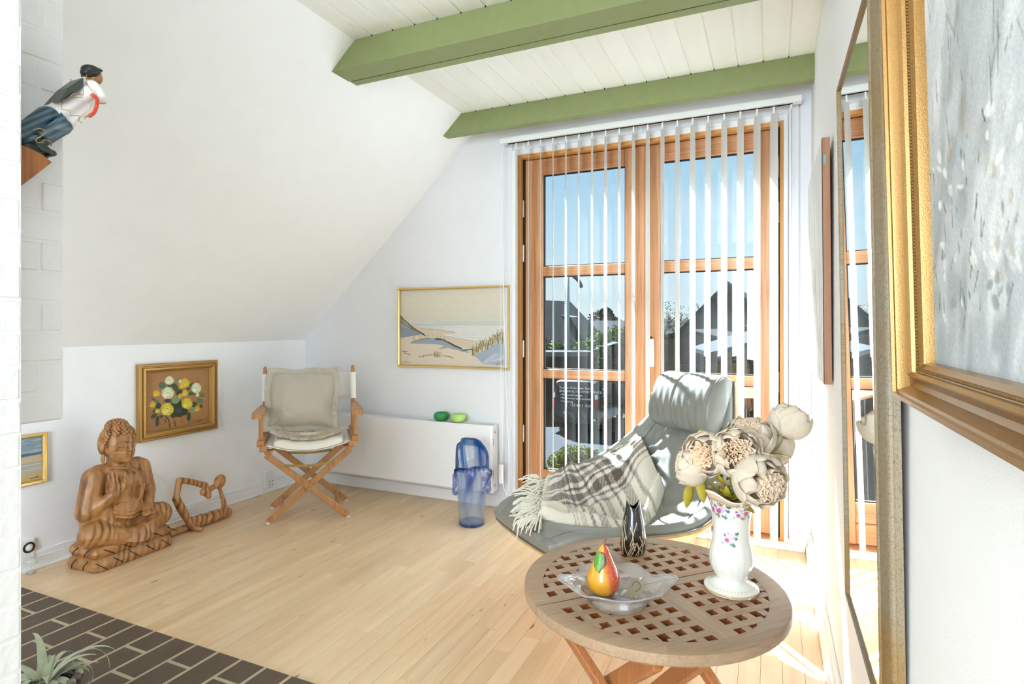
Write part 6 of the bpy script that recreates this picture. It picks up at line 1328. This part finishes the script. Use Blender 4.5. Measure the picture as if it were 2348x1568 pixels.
# ================================================================== AIR PLANT BY THE CHIMNEY
pb = onZ(120, 1545, .06); pb = V(-1.955, .985, .0085)
pot = thing('plant_pot', 'dark bowl with shells on the brick hearth holding the grey-green air plant', 'pot', pb); m_potd = plain('dark_glazed_bowl', '#2a2722', .2, coat=.4, var=.3, bscale=20)
MB().lathe([(.001, 0), (.05, 0), (.062, .01), (.085, .045), (.095, .075), (.097, .085), (.094, .086), (.088, .074), (.06, .03), (.001, .028)], 36, pb).build('bowl', m_potd, pot, smooth=True)
for k in range(7):
    a_ = -.6+k*.33; c_ = pb+V(math.cos(a_)*.085, math.sin(a_)*.085, .09); sm_ = MB(); sm_.lathe([(.001, -.012), (.010, -.008), (.014, 0), (.010, .010), (.004, .016), (.001, .018)], 10, (0, 0, 0)); vv2 = np.array(sm_.v) @ np.array(Matrix.Rotation(k*1.1, 3, 'X') @ Matrix.Rotation(k*.7, 3, 'Y')).T+c_; mk('shell', vv2, sm_.f, plain('shell_%d' % k, ('#8d8578', '#5d574d', '#b3a894')[k % 3], .35), pot, True)
MB().lathe([(.001, .062), (.080, .064)], 24, pb).build('gravel', plain('dark_gravel', '#1c1a17', .9, bump=1, bscale=150), pot)
apl = thing('air_plant', 'silvery green air plant with long curling leaves beside the chimney pier', 'plant', pb+V(0, 0, .06)); m_air = plain('silver_green_leaf', '#c0c8a8', .75, var=.2, bscale=30, sheen=.3)
rr_ = random.Random(21)
for k in range(34):
    a_ = k*2.4+rr_.uniform(-.3, .3); L = rr_.uniform(.13, .24); curl = rr_.uniform(1.2, 4.2); el = rr_.uniform(.5, 1.25); w0 = rr_.uniform(.008, .015); cur = pb+V(0, 0, .075)+V(math.cos(a_), math.sin(a_), 0)*.01; n_ = 22; g = np.zeros((n_, 3, 3)); d_ = V(math.cos(a_), math.sin(a_), 0); sdd = V(-math.sin(a_), math.cos(a_), 0); tw = rr_.uniform(-.8, .8)
    for i in range(n_):
        t_ = i/(n_-1); e2 = el-curl*t_**1.3; hd2 = d_*math.cos(e2)+V(0, 0, 1)*math.sin(e2)+sdd*tw*t_*.5; hd2 /= np.linalg.norm(hd2); cur = cur+hd2*L/n_; cur[2] = max(cur[2], .03); w_ = w0*(1-t_**1.5)+.0008
        for j in range(3): g[i, j] = cur+sdd*(j-1)*w_+V(0, 0, 1)*(abs(j-1)*w_*.5)
    v_, f_ = slab(g, gnormals(g), .0012); mk('leaf', v_, f_, m_air, apl, True)
# ================================================================== OUTSIDE THE DOOR
GZ = -2.85
def dz(px, D, z): p = dep(px, CY, D); return V(p[0], p[1], z)
m_asph = plain('grey_asphalt', '#2a2a2b', .9, bump=.4, bscale=8, var=.12, spec=.02); m_field = plain('field_grass', '#5a6436', .9, var=.25, bscale=.5, spec=.02)
struct(MB().box(-60, 80, 3.6, 60, GZ-.3, GZ).build('ground_asphalt', m_asph)); struct(MB().box(-600, 700, 60, 900, GZ-.4, GZ-.02).build('ground_field', m_field))
def house(name, label, c, w, l, eave, ridge, yaw, m_w, m_r, over=.4, roofth=.18, mid=None, z0=GZ):
    """gabled house: ridge along local x (length l), width w along local y"""
    h = thing(name, label, 'building' if 'house' in name else 'shed', (c[0], c[1], z0)); cs, sn = math.cos(yaw), math.sin(yaw); setframe((c[0], c[1], 0), (cs, sn, 0), (-sn, cs, 0))
    v = []
    for x_ in (-l/2, l/2): v += [(x_, -w/2, z0), (x_, w/2, z0), (x_, w/2, eave), (x_, 0, ridge), (x_, -w/2, eave)]
    MB().add(v, [(0, 1, 2, 3, 4), (9, 8, 7, 6, 5), (0, 5, 6, 1), (1, 6, 7, 2), (4, 3, 8, 9), (2, 7, 8, 3)]).build('wall', m_w, h)
    for s in (-1, 1):
        sl_ = (ridge-eave)/(w/2); v = []
        for x_ in (-l/2-over, l/2+over): v += [(x_, 0, ridge+.02), (x_, s*(w/2+over), eave-sl_*over+.02), (x_, s*(w/2+over), eave-sl_*over+.02+roofth), (x_, 0, ridge+.02+roofth)]
        MB().add(v, [(0, 1, 2, 3), (7, 6, 5, 4), (0, 4, 5, 1), (1, 5, 6, 2), (2, 6, 7, 3), (3, 7, 4, 0)]).build('roof', m_r, h)
    resetframe(); return h
m_blk = plain('dark_roofing', '#232425', .8, bump=.3, bscale=3, spec=.02); m_blkwall = plain('black_stained_boards', '#2f3030', .85, spec=.02); m_brickred = plain('dark_brick', '#5b4038', .9, var=.2, bscale=5, spec=.02); m_greyroof = plain('weathered_felt', '#1e1e1f', .7, spec=.02); m_shedw = plain('dark_brown_boards', '#4f443c', .85, var=.2, bscale=3, spec=.02); m_wht = plain('white_fascia', '#5d5d5c', .6, spec=.02)
def tile_roof():
    t = NT('pale_pantiles'); mp = t.coord(); w = t.n('TexWave', Vector=mp, Scale=6.0); w2 = t.n('TexWave', Vector=mp, Scale=5.0, p_bands_direction='Z'); m_ = t.n('Math', p_operation='MULTIPLY', i0=w.outputs[1], i1=w2.outputs[1]); c = t.ramp(m_, [(.1, rgba('#2a2b2c')), (.5, rgba('#484848'))]); return t.fin(t.n('BsdfPrincipled', Base_Color=c.outputs[0], Roughness=.7, Specular_IOR_Level=.02, Normal=t.bump(m_, .6, .05)))
# view direction yaw helper: ridge across the view = YAW; ridge along the view = YAW + 90 deg
ya_ = YAW+PI/4; xd = V(math.cos(ya_), math.sin(ya_), 0); c = dz(1302, 40, 0)-xd*4.6; hl_ = house('house', 'dark roofed house with an open roof window, seen through the left door leaf', c, 7.2, 9.2, -.42, 2.62, ya_, m_brickred, m_blk, over=.25)
setframe((c[0], c[1], 0), tuple(xd), (-xd[1], xd[0], 0)); MB().obox((2.9, -1.55, 1.75), (.8, .95, .05), Matrix.Rotation(.15, 3, 'X')).build('roof_window', plain('roof_window_pane', '#6d7880', .1, spec=.8), hl_); resetframe()
c = dz(1430, 48, 0); hb_ = house('house', 'far house with pale wavy tiled roof behind the hedge', c, 8.5, 9.0, -1.9, 1.35, YAW-.05, m_brickred, tile_roof()); 
cs, sn = math.cos(YAW-.05), math.sin(YAW-.05); setframe((c[0], c[1], 0), (cs, sn, 0), (-sn, cs, 0)); dm = MB(); dm.add([(-.9, -3.6, -.6), (.5, -3.6, -.6), (-.2, -3.6, .9), (-.9, -1.0, -.6), (.5, -1.0, -.6), (-.2, -1.0, .9)], [(0, 1, 2), (5, 4, 3), (0, 3, 4, 1), (1, 4, 5, 2), (2, 5, 3, 0)]); dm.build('dormer', m_wht, hb_); resetframe()
c = dz(1690, 31, 0); hr_ = house('house', 'tall black gabled house rising over the sheds, seen through the right door leaf', c, 7.0, 9, -.6, 3.02, YAW+PI/2-.46, m_blkwall, m_blk, over=.35)
c = dz(1440, 72, 0); house('house', 'low far house with dark roof behind the trees on the left', c, 7, 14, -.9, 1.2, YAW, m_brickred, m_blk)
# sheds with boards
def boarded_shed(label, c, w, l, eave, ridge, yaw, wallm, roofm):
    h = house('garden_shed', label, c, w, l, eave, ridge, yaw, wallm, roofm, over=.25, roofth=.10); cs, sn = math.cos(yaw), math.sin(yaw); setframe((c[0], c[1], 0), (cs, sn, 0), (-sn, cs, 0)); zb = GZ+.05
    while zb < eave-.02:
        for s in (-1,):
            MB().box(s*l/2-.045, s*l/2-.002, -w/2, w/2, zb, zb+.16, .01).build('weatherboard', wallm, h)
        MB().box(-l/2, l/2, -w/2-.045, -w/2-.002, zb, zb+.16, .01).build('weatherboard', wallm, h); zb += .17
    resetframe(); return h
def shed_at(label, px, D, w, l, eave, ridge, turn, wm, rm):
    yw = YAW+PI/2-turn; c = dz(px, D, 0)+V(math.cos(yw), math.sin(yw), 0)*l/2; return boarded_shed(label, c, w, l, eave, ridge, yw, wm, rm)
shed_at('dark boarded shed with pale low roof, leftmost in the right door leaf', 1584, 16, 2.5, 3.2, .62, .92, .55, m_shedw, m_greyroof)
shed_at('dark shed with shining pale roof, rightmost in the right door leaf', 1800, 12.5, 2.7, 2.6, .52, .90, .15, m_shedw, m_greyroof)
shed_at('dark boarded shed with low gable seen through the left door leaf', 1418, 31, 4.6, 1.4, -.56, .12, .05, m_shedw, m_blk)
# carport with white edge
cp = thing('carport', 'flat carport with white roof edge before the dark roofed house', 'carport', dz(1262, 27.0, GZ)); c = dz(1262, 27.0, 0); cs, sn = math.cos(YAW), math.sin(YAW); setframe((c[0], c[1], 0), (cs, sn, 0), (-sn, cs, 0))
MB().box(-2.6, 1.9, -1.1, 1.1, -.22, -.06).build('roof', m_blk, cp); MB().box(-2.62, 1.92, -1.15, -1.1, -.24, -.04).build('fascia', m_wht, cp); MB().box(-2.6, 1.9, 1.0, 1.1, GZ, -.22).build('wall', m_blkwall, cp)
for x_ in (-2.4, 1.7): MB().box(x_-.06, x_+.06, -1.0, -.9, GZ, -.22).build('post', m_wht, cp)
resetframe()
# timber stair by the right shed
tm = thing('timber_stair', 'brown timber deck with slanted brace beside the right shed', 'deck', dz(1740, 9.5, GZ)); c = dz(1728, 9.5, 0); m_tim = plain('brown_timber', '#7d5135', .7, var=.2, bscale=6, spec=.02); setframe((c[0], c[1], 0), (cs, sn, 0), (-sn, cs, 0))
MB().box(-.5, 1.6, -.05, .05, -.22, -.08).build('beam', m_tim, tm); MB().box(-.5, 1.6, -.05, 1.8, -.08, -.04).build('deck_boards', m_tim, tm); MB().bar((-.45, 0, -1.4), (.35, 0, -.2), .1, .1, (0, 1, 0)).build('brace', m_tim, tm)
for x_ in (-.45, 1.5): MB().box(x_-.05, x_+.05, -.05, .05, GZ, -.2).build('post', m_tim, tm)
for k in range(9): MB().box(-.4+.2*k, -.25+.2*k, 1.75, 1.8, GZ, -.1).build('screen_board', m_shedw, tm)
resetframe()
# street lamp
lp = thing('street_lamp', 'tall grey street lamp with curved arm behind the carport', 'lamp post', dz(1303, 28.3, GZ)); p0 = dz(1303, 28.3, GZ); m_lamp = plain('galvanised_steel', '#8fa6b0', .4, metal=.4, spec=.02)
MB().tube([p0, p0+V(0, 0, 5.2), p0+V(0, 0, 6.45)], [.09, .07, .05], 10).build('pole', m_lamp, lp, smooth=True); MB().tube(bez([p0+V(0, 0, 6.45), p0+RT*.22+V(0, 0, 6.42), p0+RT*.5+V(0, 0, 6.2), p0+RT*.66+V(0, 0, 5.85)], 14), [.05]*5+[.09]*9, 8).build('lamp_arm', plain('lamp_dark', '#4c4f52', .5, spec=.02), lp, smooth=True)
# van with lettering
vy = YAW-.02-.10; van_c = dz(1318, 21.5, GZ); m_van = plain('black_van_paint', '#26292b', .25, coat=.5); m_vglass = plain('van_dark_glass', '#1a1f22', .08, spec=.8); m_red = plain('tail_light_red', '#b32a22', .3, spec=.02); m_chr = plain('light_lens', '#d9dcdc', .3, spec=.02); m_txt = plain('white_lettering', '#eef0f0', .6, spec=.02); m_tyre = plain('tyre_rubber', '#1a1a1a', .9, spec=.02)
hdg = FW*math.cos(.42)+RT*math.sin(.42); lft = np.cross(V(0, 0, 1), hdg); van = thing('van', 'black service van with white lettering on its rear, parked outside', 'van', van_c)
setframe((van_c[0], van_c[1], GZ), tuple(-lft), tuple(hdg))     # local x right, y forward, z up; rear at y=0
g = []
for y_, ins, zt, zbt in ((0, .06, 1.78, .45), (.02, .0, 1.90, .35), (.25, 0, 1.96, .32), (2.9, 0, 1.95, .32), (3.5, .04, 1.55, .32), (4.4, .08, 1.05, .34), (4.55, .14, .75, .40)):
    w_ = .88-ins; ring = [(-w_, zbt), (-w_-.01, .8), (-w_+.02, 1.2*min(1, zt/1.5)), (-w_+.13, zt-.06), (-w_+.3, zt), (w_-.3, zt), (w_-.13, zt-.06), (w_-.02, 1.2*min(1, zt/1.5)), (w_+.01, .8), (w_, zbt)]; g.append([(a, y_, b_) for a, b_ in ring])
g = np.array(g); f_ = gridf(*g.shape[:2], False, True); n_ = g.shape[1]; f_ += [tuple(range(n_)), tuple((len(g)-1)*n_+k for k in range(n_))]; mk('body', g.reshape(-1, 3), f_, m_van, van, True, auto=35)
for s in (-1, 1): MB().box(s*.38-.34, s*.38+.34, -.012, .0, 1.08, 1.72, .01).build('rear_window', m_vglass, van)
MB().box(-.9, .9, -.10, .04, .35, .56, .03).build('rear_bumper', plain('bumper_plastic', '#2b2b2b', .7, spec=.02), van)
for s in (-1, 1):
    MB().box(s*.82-.05, s*.82+.05, -.03, .03, .95, 1.28, .01).build('tail_light', m_red, van); MB().box(s*.82-.05, s*.82+.05, -.032, .03, 1.28, 1.45, .01).build('tail_lens', m_chr, van); MB().box(s*.78-.05, s*.78+.05, -.11, -.05, .50, .56).build('reflector', m_red if s < 0 else m_chr, van)
    for y_ in (.85, 3.75): 
        v_, f_ = lathevf([(.001, 0), (.2, 0), (.32, .02), (.33, .1), (.32, .2), (.2, .22), (.001, .22)], 20); v_ = np.array(v_); MB().add(np.stack([v_[:, 2]*s+s*.68, v_[:, 0]+y_, v_[:, 1]+.33], 1), f_).build('wheel', m_tyre, van)
for y0, y1 in ((.5, 1.6), (1.7, 2.6)): MB().box(.865, .885, y0, y1, 1.15, 1.7, .01).build('side_window', m_vglass, van)
pl = MB().box(-.45, -.02, -.115, -.10, .68, .80, .005).build('number_plate', m_wht, van); MB().box(-.45, -.38, -.118, -.115, .685, .795).build('plate_band', plain('plate_blue', '#3d6fb0', .5, spec=.02), pl); MB().box(-.36, -.29, -.118, -.115, .69, .79).build('plate_sticker', plain('plate_yellow', '#e0a93a', .5, spec=.02), pl)
def vtext(body, x_, z_, size, par=van, mat=m_txt):
    M4 = XF @ Matrix(((1, 0, 0, x_), (0, 0, -1, -.019), (0, 1, 0, z_), (0, 0, 0, 1))); return text_mesh('lettering', body, size, mat, par, M4)
resetxf = XF.copy()
vtext('Kunden El-Scooter hos:', -.60, 1.63, .125); vtext('SKAGEN EL-SCOOTER SERVICE', -.60, 1.50, .118); vtext('\u2022 El-scooter s\u00e6lges', -.56, 1.37, .115); vtext('\u2022 Reparation af el-scootere', -.56, 1.245, .115); vtext('\u2022 Udlejning', -.56, 1.12, .115); vtext('TLF 4011 1618', -.18, .985, .135)
M4 = XF @ Matrix(((1, 0, 0, -.27), (0, 0, -1, -.119), (0, 1, 0, .70), (0, 0, 0, 1))); text_mesh('plate_number', '20 306', .10, m_gap_black, pl, M4)
for k in range(4): M5 = XF @ Matrix(((0, 0, 1, .889), (1, 0, 0, .62+.05*k), (0, 1, 0, 1.55-.13*k), (0, 0, 0, 1))); text_mesh('side_lettering', ('El-scooter', 'sælges', 'Reparation', 'Udlejning')[k], .12, m_txt, van, M5)
resetframe()
# trees, hedges, shrubs: leaf clouds on branching stems
m_lg = plain('spring_leaf', '#4b5f26', .7, var=.4, bscale=9, spec=.02); m_dg = plain('dark_evergreen_leaf', '#2b3524', .8, var=.3, bscale=6, spec=.02); m_yl = plain('yellow_green_shrub_leaf', '#6d7022', .7, var=.4, bscale=20, spec=.02); m_bark = plain('grey_bark', '#6a6259', .9, var=.2, bscale=10, spec=.02)
def leaf_cloud(n, cfun, size, seed):
    r = np.random.default_rng(seed); v = np.zeros((n*4, 3)); c = cfun(r, n); a = r.normal(size=(n, 3)); a /= np.linalg.norm(a, axis=1)[:, None]; b_ = np.cross(a, r.normal(size=(n, 3))); b_ /= np.linalg.norm(b_, axis=1)[:, None]; s = size*r.uniform(.6, 1.4, (n, 1)); w = np.cross(a, b_)
    v[0::4] = c-a*s; v[1::4] = c+b_*s*.5+w*s*.15; v[2::4] = c+a*s; v[3::4] = c-b_*s*.5+w*s*.15; return v, [(4*i, 4*i+1, 4*i+2, 4*i+3) for i in range(n)]
def ballcloud(cs_, rs): 
    def fn(r, n):
        k = r.integers(0, len(cs_), n); d = r.normal(size=(n, 3)); d /= np.linalg.norm(d, axis=1)[:, None]; return np.array(cs_)[k]+d*np.array(rs)[k]*r.uniform(.35, 1, (n, 1))**.5
    return fn
def branches(mb, p, d, L, r0, depth, rn):
    q_ = p+d*L; mb.tube([p, (p+q_)/2+V(*rn.normal(0, L*.04, 3)), q_], [r0, r0*.85, r0*.65], 5)
    if depth == 0: return
    for k in range(3 if depth > 1 else 4):
        dd = d+rn.normal(0, .42, 3)+V(0, 0, .12); dd /= np.linalg.norm(dd); branches(mb, p+d*L*rn.uniform(.55, 1), dd, L*rn.uniform(.55, .8), r0*.6, depth-1, rn)
def bare_tree(label, px, D, h, seed, leafn=0, spread=1.0):
    b0 = dz(px, D, GZ); t = thing('bare_tree', label, 'tree', b0, 'trees beyond the sheds'); rn = np.random.default_rng(seed); mb = MB(); branches(mb, b0, V(0, 0, 1), h*.38, h*.028, 4, rn); mb.build('branches', m_bark, t, smooth=True)
    if leafn: v, f = leaf_cloud(leafn, ballcloud([b0+V(0, 0, h*.62)], [V(h*.26, h*.26, h*.36)]), .07, seed); mk('foliage', v, f, m_lg, t, False, kind='stuff')
bare_tree('bare spring tree, leftmost in the right door leaf', 1530, 40, 6.0, 3, 500); bare_tree('bare spring tree between the leftmost tree and the black house', 1566, 43, 5.6, 5, 300); bare_tree('thin bare tree just left of the black gabled house', 1640, 47, 6.0, 8)
def bush(name, label, cat, px, D, blobs, n, size, mat, seed, base=None, group=None):
    b0 = dz(px, D, GZ); t = thing(name, label, cat, b0, group); cs_ = [b0+RT*a+FW*b_+UP*c_ for a, b_, c_, *_ in blobs]; rs = [V(q_[3], q_[3], q_[4]) for q_ in blobs]; v, f = leaf_cloud(n, ballcloud(cs_, rs), size, seed); mk('foliage', v, f, mat, t, False, kind='stuff')
    mb = MB(); rn = np.random.default_rng(seed)
    for c_ in cs_: mb.tube([b0+V(*rn.normal(0, .05, 2), 0), (b0+c_)/2+V(*rn.normal(0, .1, 2), 0), c_], [.05, .035, .02], 5)
    mb.build('stems', m_bark, t, smooth=True); return t
bush('evergreen_tree', 'dark round evergreen tree above the pale tiled roof', 'tree', 1380, 58, [(0, 0, 4.3, 1.5, 1.3), (1.2, 0, 3.9, .9, 1.0), (-1.1, 0, 3.6, .8, 1.0), (.1, 0, 2.6, 1.4, 1.4), (.4, 0, 5.1, .7, .7)], 5200, .15, m_dg, 2)
bush('ivy_tree', 'brownish leafy tree before the black gabled house', 'tree', 1718, 24, [(0, 0, 3.3, .75, .95), (.4, 0, 2.5, .8, .9), (-.25, 0, 2.3, .6, .8), (.1, 0, 1.4, .7, .9)], 3800, .085, plain('ivy_leaf', '#5b5a34', .8, var=.5, bscale=9, spec=.02), 3)
bush('hedge', 'light green hedge behind the carport, seen through the left leaf', 'hedge', 1288, 30.2, [(-1.6, 0, 2.6, 1.0, .7), (-.4, 0, 2.5, .9, .7), (.6, 0, 2.6, .9, .65), (1.6, 0, 2.6, .9, .7), (-1.0, 0, 1.6, 1.2, .9), (1.0, 0, 1.6, 1.4, .9), (-1.2, 0, 3.2, .4, .5)], 5200, .10, m_lg, 4)
bush('hedge', 'fresh green bushes beside the pale tiled roof, seen through the left leaf', 'hedge', 1418, 34.5, [(-1.2, 0, 2.9, .8, .8), (-.2, 0, 3.1, .8, .9), (.7, 0, 3.0, .9, 1.0), (0, 0, 1.7, 1.3, 1.0), (.9, 0, 3.8, .4, .5)], 4600, .10, plain('fresh_leaf', '#627431', .7, var=.4, bscale=9, spec=.02), 5)
bush('hedge', 'olive green shrubs behind the sheds in the right door leaf', 'hedge', 1600, 64, [(-2.4, 0, 2.2, 1.5, 1.1), (0, 0, 2.3, 1.5, .9), (2.2, 0, 2.3, 1.5, .8), (-4, 0, 2.4, 1.2, 1.3)], 4200, .14, plain('olive_leaf', '#6f7a45', .8, var=.4, bscale=6, spec=.02), 6)
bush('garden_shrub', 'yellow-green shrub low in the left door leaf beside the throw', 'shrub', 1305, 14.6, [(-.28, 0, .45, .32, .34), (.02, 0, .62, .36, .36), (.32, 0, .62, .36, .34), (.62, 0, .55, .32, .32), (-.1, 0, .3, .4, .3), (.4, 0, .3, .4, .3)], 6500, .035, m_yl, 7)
bush('treeline', 'distant line of trees on the horizon', 'trees', 1640, 180, [(x_, 0, 3.4+.8*math.sin(x_), 4, 2.2) for x_ in range(-40, 44, 6)], 4200, .8, plain('distant_leaf', '#7f8c78', .9, spec=.02), 8)
